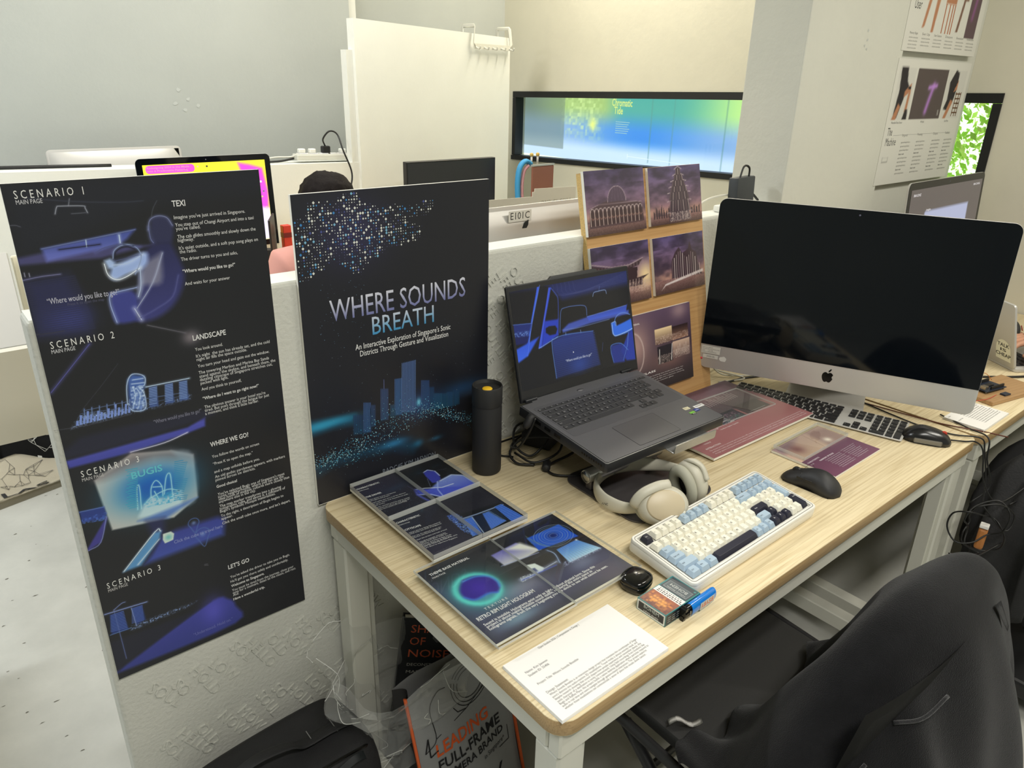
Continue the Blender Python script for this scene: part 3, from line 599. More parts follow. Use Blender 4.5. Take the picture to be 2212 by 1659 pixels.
# characteristic cards (two A5 sheets, each under a pair of clear blocks)
cq=[(758+3,1042+1),(950,981+2),(1135,1106),(929,1199)]
def characteristic(row,label):
    A=Art(.21,.147,150,105,(34,34,46)); 
    H=Art(.2105,.2965,2,2,(0,0,0),cq); H.crop=(740,960,3.3515)
    oy=.1495 if row==0 else 0
    def q(*p): x,y=H.tr(p); return (x,y-oy)
    A.G+= (RNG.rand(*A.X.shape,1)-.5)*8
    A.tr=lambda p:q(*p)
    A.glow((.03,.12 if row==0 else .02),.08,.06,(44,42,66),.7,raw=True)
    if row==0:
        DB=(70,84,205); LBc=(170,195,250)
        A.fill([(400,180),(715,75),(980,265),(700,370)],(22,23,28),1,.004)
        A.fill([(595,175),(620,158),(670,162),(700,185),(715,215),(690,240),(655,245),(610,200)],(58,64,170),1,.0015); A.line([(595,175),(625,158),(675,165),(708,195)],(200,215,255),.0013,.9)
        A.fill([(700,230),(780,190),(860,190),(930,230),(960,265),(880,290),(700,320),(620,300)],(130,150,220),1,.003,grad=(70,84,200))
        A.fill([(530,290),(620,285),(800,270),(950,270),(900,305),(780,345),(730,345),(620,325),(560,325)],DB,.95,.003); A.line([(530,290),(600,280),(720,275),(800,250)],(225,235,255),.0014,.9); A.line([(545,325),(640,322),(735,345)],(200,215,250),.0014,.9); A.line([(710,230),(790,190),(870,195),(940,240),(970,265)],(205,220,250),.0018,.8)
        A.line([(735,345),(690,290),(690,235)],(170,190,250),.0014,.8); A.line([(530,290),(545,325),(590,350),(660,385)],(80,90,200),.003,.8); A.line([(480,265),(540,300)],(60,60,90),.0015,.8); A.line([(640,270),(620,215)],(110,120,160),.0006,.8); A.line([(560,180),(760,150)],(70,72,90),.0006,.8)
        T_=[('CHARACTERISTIC',(120,292),(285,243),1),('MAIN PAGE',(130,303),(205,283),0),('THE DRIVER',(178,347),(293,312),1),("This driver is your companion",(200,362),(392,308),0),("throughout this project.",(207,370),(350,330),0),("He'll safely take you to all the districts",(222,384),(462,312),0),("in your story and experience each",(228,393),(478,322),0),("with comfort.",(236,402),(310,382),0),("He's cheerful and kind, and no matter",(255,414),(490,344),0),("where you ask to go, he'll gladly get",(262,423),(490,354),0),("you there quickly and comfortably.",(268,432),(470,368),0)]
    else:
        A.fill([(755,470),(860,455),(1110,385),(1325,490),(1320,510),(960,640),(880,600)],(20,22,30),1,.003)
        A.line([(840,500),(960,462),(1145,395)],(170,195,245),.0016,.9)
        for (a,b,c_,d) in [((862,502),(925,482),(995,600),(925,622)),((1000,460),(1055,440),(1170,508),(1060,570)),((1085,412),(1135,392),(1310,488),(1215,520))]:
            A.fill([a,b,c_,d],(40,90,200),1,.001)
            for k in range(14):
                t=k/13; A.stroke([(a[0]+(d[0]-a[0])*t,a[1]+(d[1]-a[1])*t),(b[0]+(c_[0]-b[0])*t,b[1]+(c_[1]-b[1])*t)],(140,180,245),.0007)
        A.fill([(925,482),(1000,462),(1062,570),(1000,600)],(22,34,60),1,.001); A.fill([(1035,440),(1085,420),(1180,500),(1140,500)],(24,38,60),1,.001); A.line([(925,482),(1010,600)],(190,210,245),.001,.9)
        A.noise([(745,475),(800,455),(860,480),(850,500),(925,580),(950,620),(870,590),(760,500)],(150,185,250),.95,.0018,.002); A.fill([(745,475),(800,455),(850,480),(800,510)],(60,90,200),.5,.002); A.noise([(745,475),(820,460),(945,620),(860,590)],(90,130,235),.9,.002)
        A.noise([(930,640),(1060,590),(1320,480),(1325,510),(960,645)],(150,175,225),.9,.0018,.002)
        T_=[('CHARACTERISTIC',(380,532),(555,472),1),('MAIN PAGE',(397,545),(477,520),0),('CITYSCAPE',(437,583),(557,545),1),("What's the first thing that comes to",(465,602),(698,520),0),("mind when you think of Singapore?",(470,610),(706,530),0),("For me, it's without a doubt the",(490,627),(702,555),0),("Merlion and Marina Bay Sands.",(497,636),(700,566),0),("Start the project and look around",(518,653),(742,573),0),("Standing majestic among the",(538,670),(732,598),0),("skyline, your driver meets the",(543,678),(745,604),0),("Merlion and Marina Bay Sands.",(550,688),(775,610),0),("I've set them up so that you",(560,697),(770,622),0),("will be looking forward to you",(568,704),(815,612),0),("are about to experience Singapore.",(580,712),(818,630),0)]
    for st,a,b,bd in T_: A.text(st,q(*a),q(*b),.0075 if bd else .0042,WT,bool(bd),raw=True)
    t=thing('acrylic_card',label,'display card',(.0585,-.018-.2965+oy,.0015),group='acrylic cards on the desk')
    obj('riser',box(B(),.03,.18,.02,.12,0,.0125),M_foam,t)
    obj('backing',box(B(),0,.21,0,.147,.0127,.0185),M_foam,t); A.build('print',M_printm,t,(0,0,.019))
    slab('acrylic_block',0,.1035,0,.147,.0195,.0285,t); slab('acrylic_block',.1045,.21,0,.147,.0195,.0285,t)
    return t
characteristic(0,'black acrylic-covered card with blue driver figure lying under the title poster')
characteristic(1,'black acrylic-covered card titled CITYSCAPE with blue hotel towers')
# theme base material card
q4=[(898,1230),(1191,1103),(1372,1218),(1074,1386)]
A=Art(.297,.21,240,170,(36,36,46),q4); A.crisp=True; A.crop=(740,960,3.3515)
A.G+=(RNG.rand(*A.X.shape,1)-.5)*7
A.fill([(540,900),(1510,478),(2120,860),(1130,1420)],(32,33,42),1); 
A.fill([(540,1000),(1300,1000),(1900,700),(2120,860),(1130,1420)],(70,72,108),.75,.03); A.glow((1300,1010),.05,.02,(170,172,200),.55); A.glow((1290,1230),.04,.012,(140,180,200),.6); A.glow((1750,830),.03,.02,(130,140,170),.7); A.glow((1950,900),.03,.03,(70,58,88),.7)
bp=A.tr((980,1020)); A.glow(bp,.041,.042,(60,190,190),1,raw=True)
A.line([(bp[0]+.036*math.cos(t_*PI/12),bp[1]+.037*math.sin(t_*PI/12)) for t_ in range(25)],(90,210,205),.006,.95,raw=True)
A.fill([(870,960),(960,930),(1070,935),(1140,985),(1130,1040),(1060,1050),(960,1100),(880,1080),(850,1030)],(44,24,140),1,.006); A.glow((990,1010),.018,.02,(60,30,170),.8); A.line([(870,970),(960,935),(1060,930),(1120,960),(1145,1000)],(60,150,235),.003,.8); A.line([(1130,1045),(1060,1055),(970,1100),(880,1085)],(50,110,230),.003,.8)
# collage
A.fill([(1080,780),(1260,690),(1440,740),(1350,790),(1180,855)],(110,108,200),.95,.003,grad=(220,222,220)); A.fill([(1180,740),(1290,690),(1440,740),(1300,740)],(235,236,228),.95,.008)
A.line([(1155,858),(1430,760)],(160,170,220),.0012,.9)
A.fill([(1340,660),(1570,560),(1715,645),(1500,720),(1430,745)],(34,84,205),1,.002); 
for k in range(7): px,py=A.tr((1535,640)); r=.006+.0042*k; A.line([(px+r*1.25*math.cos(t_*PI/10),py+r*math.sin(t_*PI/10)) for t_ in range(21) if True],(120,180,245) if k%2 else (190,220,250),.0009,.5,raw=True)
A.glow((1530,640),.01,.008,(16,30,90),.9)
for k in range(9): A.line([(1380+18*k,700+3*k),(1330+10*k,640+6*k)],(170,220,210),.0007,.35)
A.fill([(1560,740),(1700,670),(1880,730),(1650,835)],(46,110,220),1,.002,grad=(190,225,245))
for k in range(12): A.line([(1560+13*k,740-6*k),(1650+18*k,830-9*k)],(150,205,250),.0012,.6)
A.fill([(1480,740),(1560,745),(1660,835),(1580,840)],(18,22,40),1,.001); A.line([(1490,745),(1545,770),(1585,835)],(160,190,240),.003,.8)
A.noise([(1600,830),(1880,730),(1880,745),(1620,860)],(180,190,230),.95,.0016,.002); A.glow((1700,672),.0022,.0022,(240,240,240),1)
A.fill([(1340,850),(1400,838),(1470,870),(1460,895),(1400,910),(1350,880)],(215,225,225),1,.002); A.fill([(1370,880),(1400,870),(1430,895),(1400,905)],(60,70,120),.9,.002); A.line([(1300,955),(1400,915),(1560,825)],(190,205,240),.0045,.85); A.line([(1310,960),(1560,850)],(70,90,200),.0018,.9)
A.noise([(1290,940),(1400,900),(1420,920),(1310,975)],(220,230,240),.9,.0014)
A.text('THEME BASE MATERIAL',(630,930),(920,800),.0085,WT,True); A.text('MAIN PAGE',(650,950),(745,908),.006,WT); A.text('T E X T U R E',(1040,1178),(1210,1095),.0075,WT)
A.text('RETRO RIM LIGHT HOLOGRAM',(990,1260),(1408,1042),.0118,WT,True); A.text('Sound is invisible. Holograms exist only as light, without physical form. Since this',(1035,1295),(1843,868),.0078,WT,True); A.text('project is about making invisible sound visible, rendering the entire space as',(1055,1310),(1828,902),.0078,WT,True); A.text('holograms signals, from the very beginning you are about to see what cannot be seen.',(1075,1327),(1940,868),.0078,WT,True)
t=thing('acrylic_card','large acrylic-covered card headed THEME BASE MATERIAL with turquoise blob','display card',(.0165,-.538,.0015))
obj('riser',box(B(),.05,.24,.04,.17,0,.014),M_foam,t); obj('backing',box(B(),0,.297,0,.21,.0142,.019),M_foam,t); A.build('print',M_print,t,(0,0,.0195))
slab('acrylic_sheet',-.006,.150,-.013,.212,.0215,.0265,t); slab('acrylic_sheet',.1515,.304,-.010,.204,.0205,.0255,t)

# stack of statement sheets
q5=[(1085,1437),(1312,1304),(1443,1398),(1215,1562)]
A=Art(.2148,.1235,8,6,(233,231,228),q5); A.crop=(1080,1200,3.95); K_=(60,60,62)
for st,a,b,sz in [('Open Studios 2026 | Computation in Design |',(335,790),(685,592),.0058),('Name: Kim Jaewon',(222,1008),(417,898),.0062),('Student ID: 25406',(250,1036),(430,930),.0062),('Project Title: Where Sounds Breathe',(328,1108),(682,888),.0062),('Design Statement:',(405,1184),(595,1066),.0062),
  ("Where Sounds Breathe is an interactive design project that translates the soundscapes of Singa-",(432,1204),(1180,722),.0056),("pore's districts into audio-reactive 3D visualizations. Travel media is almost entirely visual, and",(455,1225),(1185,748),.0056),("despite research showing that sound shapes how people experience and remember places, the",(476,1245),(1218,758),.0056),("sonic character of a destination is rarely communicated. Using field recordings from locations like",(498,1265),(1250,770),.0056),("Bugis and Raffles Place, this project builds a native desktop application where particles respond to",(518,1286),(1285,778),.0056),("audio in real time and users navigate through gesture-based interaction. The project explores",(540,1307),(1268,818),.0056),("whether these visualizations can communicate a sense of place that visuals alone cannot.",(563,1327),(1265,855),.0056)]: A.text(st,a,b,sz,K_)
t=thing('paper_stack','white stack of design statement sheets at the near corner of the desk','papers',(.0077,-.688,.0005),(0,0,0))
bm=B(); rr=random.Random(4)
for k in range(12): dx,dy=rr.uniform(-.0004,.0004),rr.uniform(-.0004,.0004); box(bm,dx,.2148+dx,dy,.1235+dy,.00045*k,.00045*k+.0004)
obj('sheets',bm,M_paper,t); A.build('print',M_printm,t,(0,0,.0056))

# ------------------------------------------------------------------ bottle
t=thing('bottle','matte black insulated bottle with yellow button lid standing before title poster','bottle',(.342,-.094,.0002))
obj('bottle_body',lathe(B(),[(.0,0),(.028,0),(.0305,.003),(.031,.008),(.031,.150),(.0302,.153),(.0302,.156)],48),M_blkm,t,auto=40)
obj('lid',lathe(B(),[(.0,.1565),(.0312,.1565),(.0316,.159),(.0316,.196),(.0305,.198),(.0292,.1975),(.027,.191),(.0,.187)],48),mat('lid black',(34,34,35),.5),t,auto=40)
obj('button',lathe(B(),[(0,.186),(.0105,.186),(.0105,.1895),(.0095,.1905),(0,.1905)],32),mat('yellow button',(246,196,40),.5),t,label='round yellow button')
obj('spout_groove',tube(B(),[(-.024,.012,.1925),(-.012,.010,.1895),(-.004,.012,.1885)],.0006,6),M_blkg,t)

# ------------------------------------------------------------------ earbuds case, cigarette pack, lighter
t=thing('earbuds_case','glossy black earbuds case between acrylic card and cigarette pack','case',(.2955,-.5595,.0003),(0,0,.2))
def ebs(z0,z1,prof): return lathe(B(),prof,40,Matrix.Diagonal((1,.96,1,1)))
def squirc(bm,prof,a,b,n=40,e=3.0):
    tt=bmesh.new(); rings=[]
    for k_,z in prof:
        ring=[]
        for i in range(n):
            an=2*PI*i/n; c_,s_=math.cos(an),math.sin(an); ring.append(tt.verts.new((a*k_*abs(c_)**(2/e)*(1 if c_>=0 else -1),b*k_*abs(s_)**(2/e)*(1 if s_>=0 else -1),z)))
        rings.append(ring)
    for r0,r1 in zip(rings,rings[1:]):
        for k in range(n): tt.faces.new((r0[k],r0[(k+1)%n],r1[(k+1)%n],r1[k]))
    tt.faces.new(rings[0][::-1]); tt.faces.new(rings[-1])
    for f in tt.faces: f.smooth=True
    return merge(bm,tt)
obj('case_base',squirc(B(),[(.55,0),(.8,.001),(.95,.006),(1,.012),(1,.0155)],.025,.024),M_blkg,t); obj('case_lid',squirc(B(),[(1,.016),(1,.019),(.96,.023),(.82,.0262),(.6,.0275),(.0,.0278)],.025,.024),M_blkg,t,label='domed glossy lid')
obj('front_mark',box(B(),-.004,.004,-.0012,.0012,.0277,.02785),mat('dim grey',(70,70,74),.4),t)
# pack
pq=[(1447,1246),(1514,1282),(1437,1332),(1375,1292)]
t=thing('cigarette_pack','teal and black cigarette pack with white warning band beside the blue lighter','cigarette pack',(.2575,-.652,.0003),(0,0,math.radians(.5)))
obj('box',box(B(),0,.087,0,.0565,0,.0216,bev=.0008,seg=1),mat('teal card',(38,118,120),.35),t)
A=Art(.0565,.087,60,90,(40,124,126))
A.fill([(.0015,.0015),(.055,.0015),(.055,.036),(.0015,.036)],(150,84,66),1,0,raw=True,grad=(96,58,58))
A.noise([(.004,.004),(.052,.004),(.052,.034),(.004,.034)],(226,150,70),.8,.004,.004,raw=True)
for k in range(11): A.glow((.013+.0055*(k%6)+(.002 if k>5 else 0),.017+.007*(k//6)),.0026,.003,(236,170,90),.9,raw=True)
A.fill([(.0015,.036),(.055,.036),(.055,.051),(.0015,.051)],(232,226,222),1,raw=True); A.text('흡연하면',(.03,.042),None,.001,(50,40,40),raw=True) if False else None
for j in range(3):
    x=.006
    while x<.05: L=rr.uniform(.002,.005); A.stroke([(x,.0395+.004*j),(x+L,.0395+.004*j)],(60,50,52),.0018 if j<2 else .001,raw=True); A.stroke([(x+L/2,.0385+.004*j),(x+L/2,.0408+.004*j)],(60,50,52),.0007,raw=True); x+=L+.0014
A.fill([(.0025,.052),(.054,.052),(.054,.0855),(.0025,.0855)],(58,66,74),1,raw=True); A.fill([(.006,.056),(.0505,.056),(.0505,.075),(.006,.075)],(84,92,98),1,.001,raw=True)
A.line([(.006,.056),(.0505,.056),(.0505,.075),(.006,.075)],(170,176,176),.0005,.9,raw=True,closed=True)
A.text('BOHEM',(.0445,.071),(.012,.071),.0095,(190,194,190),raw=True) ; A.text('cubana double',(.047,.0605),(.011,.0605),.0042,(190,194,190),raw=True); A.glow((.05,.081),.0018,.0018,(70,170,170),1,raw=True)
A.build('top_print',M_print,t,(.00,.0565,.0218),(0,0,-PI/2))
A=Art(.0565,.0216,30,10,(34,110,112)); A.fill([(.0018,.0018),(.0547,.0018),(.0547,.0198),(.0018,.0198)],(235,236,230),1,raw=True); A.fill([(.0026,.0026),(.0539,.0026),(.0539,.019),(.0026,.019)],(26,32,42),1,raw=True)
A.text('BOHEM',(.014,.0112),(.044,.0112),.0085,(180,190,186),raw=True); A.text('cubana double',(.014,.0048),(.044,.0048),.005,(225,225,220),raw=True)
A.build('end_print',M_print,t,(-.0002,.0565,0),(PI/2,0,-PI/2))
A=Art(.087,.0216,30,10,(34,110,112)); A.fill([(.0015,.0018),(.0855,.0018),(.0855,.0198),(.0015,.0198)],(26,32,42),1,raw=True)
for j in range(3): [A.stroke([(.006+.011*i,.006+.0042*j),(.013+.011*i,.006+.0042*j)],(150,160,160),.0012,raw=True) for i in range(3)]
A.build('side_print',M_print,t,(0,-.0002,0),(PI/2,0,0))
# lighter lying on its side
t=thing('lighter','blue disposable lighter leaning along the cigarette pack','lighter',(.2905,-.659,.0126),(0,0,math.radians(2)))
Rl=Matrix.Rotation(PI/2,4,'Y')
bm=B(); tt=bmesh.new(); 
for z,k_ in ((0.017,1),(.078,1),(.0815,.9),(.0825,.7)): pass
lathe(bm,[(0.0,.017),(.0118,.017),(.0122,.019),(.0122,.078),(.011,.0815),(.008,.0825),(0,.0825)],28,Rl@Matrix.Diagonal((1,.62,1,1))); obj('lighter_body',bm,mat('blue plastic',(24,120,210),.18,coat=.4),t,auto=50)
bm=B(); lathe(bm,[(0,0),(.0095,0),(.0108,.002),(.0112,.0168),(0,.0168)],24,Rl@Matrix.Diagonal((1,.62,1,1))); tube(bm,[(.004,-.0055,.008),(.004,.0055,.008)],.0042,12,smoothn=0); box(bm,-.001,.006,-.003,.003,-.012,-.004); obj('lighter_head',bm,M_blkg,t,auto=50)
bm=B()
for k in range(4): lathe(bm,[(.0,0),(.0011,0),(.0011,.0007),(0,.0007)],10,Matrix.Translation((.010+.0,-.0071,-.004+.003*k))@Matrix.Rotation(PI/2,4,'X'))
obj('vent_hole',bm,M_steel,t,kind='stuff')
A=Art(.038,.014,40,16,(120,164,200)); 
for i,s_ in enumerate('A8AS8'): A.text(s_,(.0025+.0068*i,.0025),(.0085+.0068*i,.0025),.0125,(206,104,70),True,raw=True)
A.fill([(0,0),(.038,0),(.038,.014),(0,.014)],(196,196,184),.8,raw=True); A.build('wrap_print',M_print,t,(.036,-.0080,-.0070),(math.radians(90),0,0))

# ------------------------------------------------------------------ mechanical keyboard
U=.01905
kb=thing('mechanical_keyboard','white compact mechanical keyboard with white, pale blue and black keycaps','keyboard',(.3598,-.5153,.0363),(math.radians(6.4),0,.0112))
M_kw=mat('keycap white',(232,229,214),.45); M_kb_=mat('keycap pale blue',(168,188,205),.45); M_kd=mat('keycap dark',(42,42,56),.4); M_case=mat('white case',(232,230,222),.3)
bm=B(); prism(bm,rrect(-.0135,.3755,-.1215,.0215,.011,8),-.0215,-.0025,bev=.002)
def cut(bm): pass
obj('case',bm,M_case,kb,auto=40); bm=B(); o_=rrect(-.0135,.3755,-.1215,.0215,.011,8); i_=rrect(-.0045,.3665,-.1125,.0125,.003,8)
vo=[[bm.verts.new((p[0],p[1],z)) for p in P] for P,z in ((o_,-.0026),(o_,.0015),(rrect(-.0125,.3745,-.1205,.0205,.010,8),.0032),(i_,.0032),(i_,-.0026))]
for r0,r1 in zip(vo,vo[1:]):
    for k in range(len(r0)): bm.faces.new((r0[k],r0[(k+1)%len(r0)],r1[(k+1)%len(r0)],r1[k]))
obj('case_rim',bm,M_case,kb,auto=40)
obj('groove',tube(B(),[(p[0],p[1],.0034) for p in rrect(-.0085,.3705,-.1165,.0165,.007,6)]+[(.3705,.0095,.0034)],.0004,4,smoothn=0),M_blkm,kb)
bm=B(); box(bm,.02,.05,.004,.014,-.0365,-.0214); box(bm,.31,.34,.004,.014,-.0365,-.0214); obj('foot',bm,M_blk,kb,kind='stuff')
_caps={}
def keycap_mesh(wu,hu,m,wtop=.0062,dtop=.0048,hh=.0088,base=.0012):
    k=(round(wu,2),round(hu,2),m.name,hh)
    if k in _caps: return _caps[k]
    w=wu*U-.0011; d=hu*U-.0011; bm=B()
    lo=rrect(-w/2,w/2,-d/2,d/2,.0011,2); hi=rrect(-w/2+wtop/2,w/2-wtop/2,-d/2+dtop*.8,d/2-dtop*.2,.0018,2); mid=rrect(-w/2+wtop/2+.0012,w/2-wtop/2-.0012,-d/2+dtop*.8+.0012,d/2-dtop*.2-.0012,.0012,2)
    rs=[[bm.verts.new((p[0],p[1],z)) for p in P] for P,z in ((lo,base),(hi,base+hh-.0004),(mid,base+hh-.0007 if hh>.004 else base+hh))]
    for a,b in zip(rs,rs[1:]):
        for i in range(len(a)): bm.faces.new((a[i],a[(i+1)%len(a)],b[(i+1)%len(a)],b[i]))
    bm.faces.new(rs[-1]); me=mesh_of(bm,'keycap',m); _caps[k]=me; return me
legs=[]
def keyrow(row,y,keys):
    x=0
    for k in keys:
        if isinstance(k,(int,float)): x+=k; continue
        lab,w,c_=k; h=1
        if lab in ('+','Entr'): h=2
        yy=-(y+ (h-1)/2)*U
        obj('keycap',keycap_mesh(w,h,{'w':M_kw,'b':M_kb_,'d':M_kd}[c_]),None,kb,((x+w/2)*U,yy,0)); legs.append((lab,x,y,w,c_)); x+=w
keyrow(0,0,[('Esc',1,'d'),.25]+[('F%d'%i,1,'w') for i in (1,2,3,4)]+[.25]+[('F%d'%i,1,'b') for i in (5,6,7,8)]+[.25]+[('F%d'%i,1,'w') for i in (9,10,11,12)]+[.25,('Prt',1,'b'),.12]+[(s_,.97,'b') for s_ in ('Home','Del','PgUp','PgDn')])
keyrow(1,1.25,[(s_,1,'w') for s_ in ('~','1','2','3','4','5','6','7','8','9','0','-','=')]+[('Backspace',2,'b'),.12]+[(s_,.97,'b') for s_ in ('Num','/','*','-')])
keyrow(2,2.25,[('Tab',1.5,'b')]+[(s_,1,'w') for s_ in 'QWERTYUIOP[]']+[('|',1.5,'w'),.12]+[(s_,.97,'w') for s_ in '789']+[('+',.97,'b')])
keyrow(3,3.25,[('Caps Lock',1.75,'b')]+[(s_,1,'w') for s_ in "ASDFGHJKL;'"]+[('Enter',2.25,'d'),.12]+[(s_,.97,'w') for s_ in '456'])
keyrow(4,4.25,[('Shift',2.25,'b')]+[(s_,1,'w') for s_ in 'ZXCVBNM,./']+[('Shift',1.75,'b'),.07,('↑',1,'d'),.05]+[(s_,.97,'w') for s_ in '123']+[('Entr',.97,'d')])
keyrow(5,5.25,[('Ctrl',1.25,'b'),('Win',1.25,'b'),('Alt',1.25,'b'),('',6.25,'d'),('Alt',1,'b'),('Fn',1,'b'),('Ctrl',1,'b'),.07,('←',1,'d'),('↓',1,'d'),('→',1,'d'),.03,('0',.97,'w'),('.',.97,'w')])
A=Art(.001,.001,1,1,(30,30,30))
for lab,x,y,w,c_ in legs:
    if not lab: continue
    s_=.0058 if len(lab)==1 else .0036; A.text('Enter' if lab=='Entr' else lab,((x+.27)*U,-(y+.02)*U),None,s_,(225,225,225) if c_=='d' else (50,50,60),raw=True)
me_v=[(a,b,0) for a,b,c_ in A.V]; A.V=me_v; A.X=A.X*0+.0005; A.Y=A.Y*0
A.build('legends',M_printm,kb,(0,0,.0102))

# ------------------------------------------------------------------ laptop on its stand
LP=(.4061,-.3771,.1163); LR=(.0933,0,-.0196)
st=thing('laptop_stand','grey aluminium laptop stand under the open laptop','stand',(.434,-.445,.0004),(0,0,math.radians(-2)))
M_sg=mat('stand grey',(104,100,102),.35,metal=.7); M_sl=mat('stand light',(190,190,188),.3,metal=.7)
bm=B(); prism(bm,rrect(0,.235,0,.225,.035,8),0,.004,bev=.0012); obj('base_plate',bm,M_sg,st,auto=40)
bm=B(); lathe(bm,[(0,0),(.0135,0),(.0142,.001),(.0142,.215),(.0135,.216),(0,.216)],32,Matrix.Translation((.004,.155,.036))@Matrix.Rotation(PI/2,4,'Y')); obj('hinge_bar',bm,M_sl,st,auto=40)
obj('hinge_cap',lathe(B(),[(0,0),(.0122,0),(.0122,.0006),(0,.0008)],32,Matrix.Translation((.0034,.155,.036))@Matrix.Rotation(-PI/2,4,'Y')),M_steel,st)
for x in (.012,.19): obj('bracket',box(B(),x,x+.022,.147,.163,.0042,.03,bev=.002,seg=1),M_sg,st)
def sp(x,y,z): return Matrix.Translation(Vector(LP))@Matrix.Rotation(LR[2],4,'Z')@Matrix.Rotation(LR[0],4,'X')@Vector((x,y,z))
def st_loc(v): return Matrix.Rotation(math.radians(2),4,'Z')@(v-Vector((.434,-.445,.0004)))
for x in (.14,.25):
    a=st_loc(sp(x,.16,-.026)); bm=B(); tube(bm,[(a.x,.155,.04),(a.x,(a.y+.155)/2+.02,.075),(a.x,a.y,a.z)],.012,10,5,flat=(.016,.003)); obj('arm',bm,M_sl,st)
def traym(M0):
    bm=B(); prism(bm,rrect(.055,.305,.02,.21,.02,5),-.0265,-.0235); return bm
tm=Matrix.Rotation(math.radians(2),4,'Z')@Matrix.Translation(-Vector((.434,-.445,.0004)))@Matrix.Translation(Vector(LP))@Matrix.Rotation(LR[2],4,'Z')@Matrix.Rotation(LR[0],4,'X')
bm=traym(None); bmesh.ops.transform(bm,matrix=tm,verts=list(bm.verts)); obj('tray',bm,M_sl,st,auto=40)
for x0,x1 in ((.175,.305),):
    bm=B(); box(bm,x0,x1,-.018,.03,-.0262,-.0238,bev=.0008,seg=1); prism(bm,rrect(x0,x1,-.03,-.0105,.004,4),.0,.0025,Matrix.Translation((0,-.0185,.004))@Matrix.Rotation(PI/2,4,'X')@Matrix.Translation((0,.0,0)))
    bmesh.ops.transform(bm,matrix=tm,verts=list(bm.verts)); obj('front_lip',bm,M_sl,st,auto=40)
M_lg=mat('laptop grey',(108,108,112),.42,metal=.35,bump=.05,bscale=900); M_lgd=mat('laptop edge dark',(46,47,50),.4,metal=.3); M_key=mat('laptop key',(58,58,60),.5)
lp=thing('laptop','dark grey open laptop on stand showing a blue taxi interior on screen','laptop',LP,LR)
bm=B(); o_=[(0.004,0),(.356,0),(.36,.004),(.36,.2599),(.33,.2599),(.325,.272),(.035,.272),(.03,.2599),(0,.2599),(0,.004)]
prism(bm,o_,-.0225,-.0008,mi=1,mtop=1,bev=.001); prism(bm,[(p[0]*.985+.0027,p[1]*.98+.0026) for p in o_],-.0008,.0002,mi=0,mtop=0); obj('base',bm,[M_lg,M_lgd],lp,auto=40)
obj('edge_line',tube(B(),[(0.0008,.25,-.0006),(.0008,.004,-.0006),(.004,.0006,-.0006),(.356,.0006,-.0006),(.3594,.004,-.0006)],.0006,4,smoothn=0),M_sl,lp)
bm=B(); prism(bm,rrect(.014,.348,.105,.236,.006,3),.0002,.0005); obj('keyboard_deck',bm,mat('laptop deck',(98,98,102),.45,metal=.3),lp)
bm=B(); prism(bm,rrect(.105,.228,.012,.092,.002,2),.0002,.0006); obj('touchpad',bm,mat('touchpad',(98,98,102),.35,metal=.3),lp)
obj('touchpad_outline',tube(B(),[(p[0],p[1],.0005) for p in rrect(.105,.228,.012,.092,.002,1)]+[(.228,.09,.0005)],.0003,4,smoothn=0),M_blkm,lp)
obj('power_button',lathe(B(),[(0,0),(.0065,0),(.0065,.0008),(0,.001)],24,Matrix.Translation((.164,.249,.0003))@Matrix.Diagonal((1.4,.7,1,1))),M_lg,lp)
for i,(x0,x1) in enumerate(((.018,.05),(.31,.342))):
    obj('hinge',box(B(),x0,x1,.262,.27,-.002,.006,bev=.001,seg=1),M_lgd,lp)
LK={}
leg2=[]
def flatkey(parent,w,d,x,y,m,zt=.0014,tab=None):
    k=(round(w,4),round(d,4),m.name)
    if k not in LK:
        bm=B(); lo=rrect(-w/2,w/2,-d/2,d/2,.0014,2); hi=rrect(-w/2+.0005,w/2-.0005,-d/2+.0005,d/2-.0005,.0012,2)
        a=[bm.verts.new((p[0],p[1],0)) for p in lo]; b=[bm.verts.new((p[0],p[1],zt)) for p in hi]
        for i in range(len(a)): bm.faces.new((a[i],a[(i+1)%len(a)],b[(i+1)%len(a)],b[i]))
        bm.faces.new(b); LK[k]=mesh_of(bm,'key',m)
    obj('key',LK[k],None,parent,(x,y,.0005))
P_=.0163; PG=.0011
rows=[(.229,.010,[1.0]*20,['Esc','F1','F2','F3','F4','F5','F6','F7','F8','F9','F10','F11','F12','In','Dl','Ho','Ed','PU','PD','-']),
 (.2135,.0155,[1]*13+[1.9]+[1]*4,list('~1234567890-=')+['Back']+list('N/*-')),
 (.197,.0155,[1.45]+[1]*12+[1.45]+[1]*3+[1],['Tab']+list('QWERTYUIOP[]')+['\\']+list('789+')),
 (.1805,.0155,[1.75]+[1]*11+[2.15]+[1]*3,['Caps']+list("ASDFGHJKL;'")+['Enter']+list('456')),
 (.164,.0155,[2.3]+[1]*10+[2.6]+[1]*3+[1],['Shift']+list('ZXCVBNM,./')+['Shift']+list('123')+['Ent']),
 (.1475,.0155,[1.3,1,1,1,6,1,1],['Ctrl','Fn','Win','Alt','','Alt','Ct'])]
for ri,(y,d,ws,ls) in enumerate(rows):
    x=.018; sc_=.3275/20/P_ if ri==0 else 1.0
    for wi,(w,l) in enumerate(zip(ws,ls)):
        pw=w*P_*(1.0 if ri else .998*.3275/20/P_*1.0/1.0)
        flatkey(lp,pw-PG*1.3,d-.0016,x+pw/2,y-.0155/2,M_key); leg2.append((l,x+.003,y-.0085)); x+=pw
for (x,y,l) in ((.248,.129,'v'),(.2315,.129,'<'),(.2645,.129,'>'),(.248,.1455,'^'),(.285,.1475,'0'),(.306,.1475,'.')): flatkey(lp,.0148 if l not in '0' else .018,.0139,x+.002,y-.006,M_key); leg2.append((l,x-.002,y-.008))
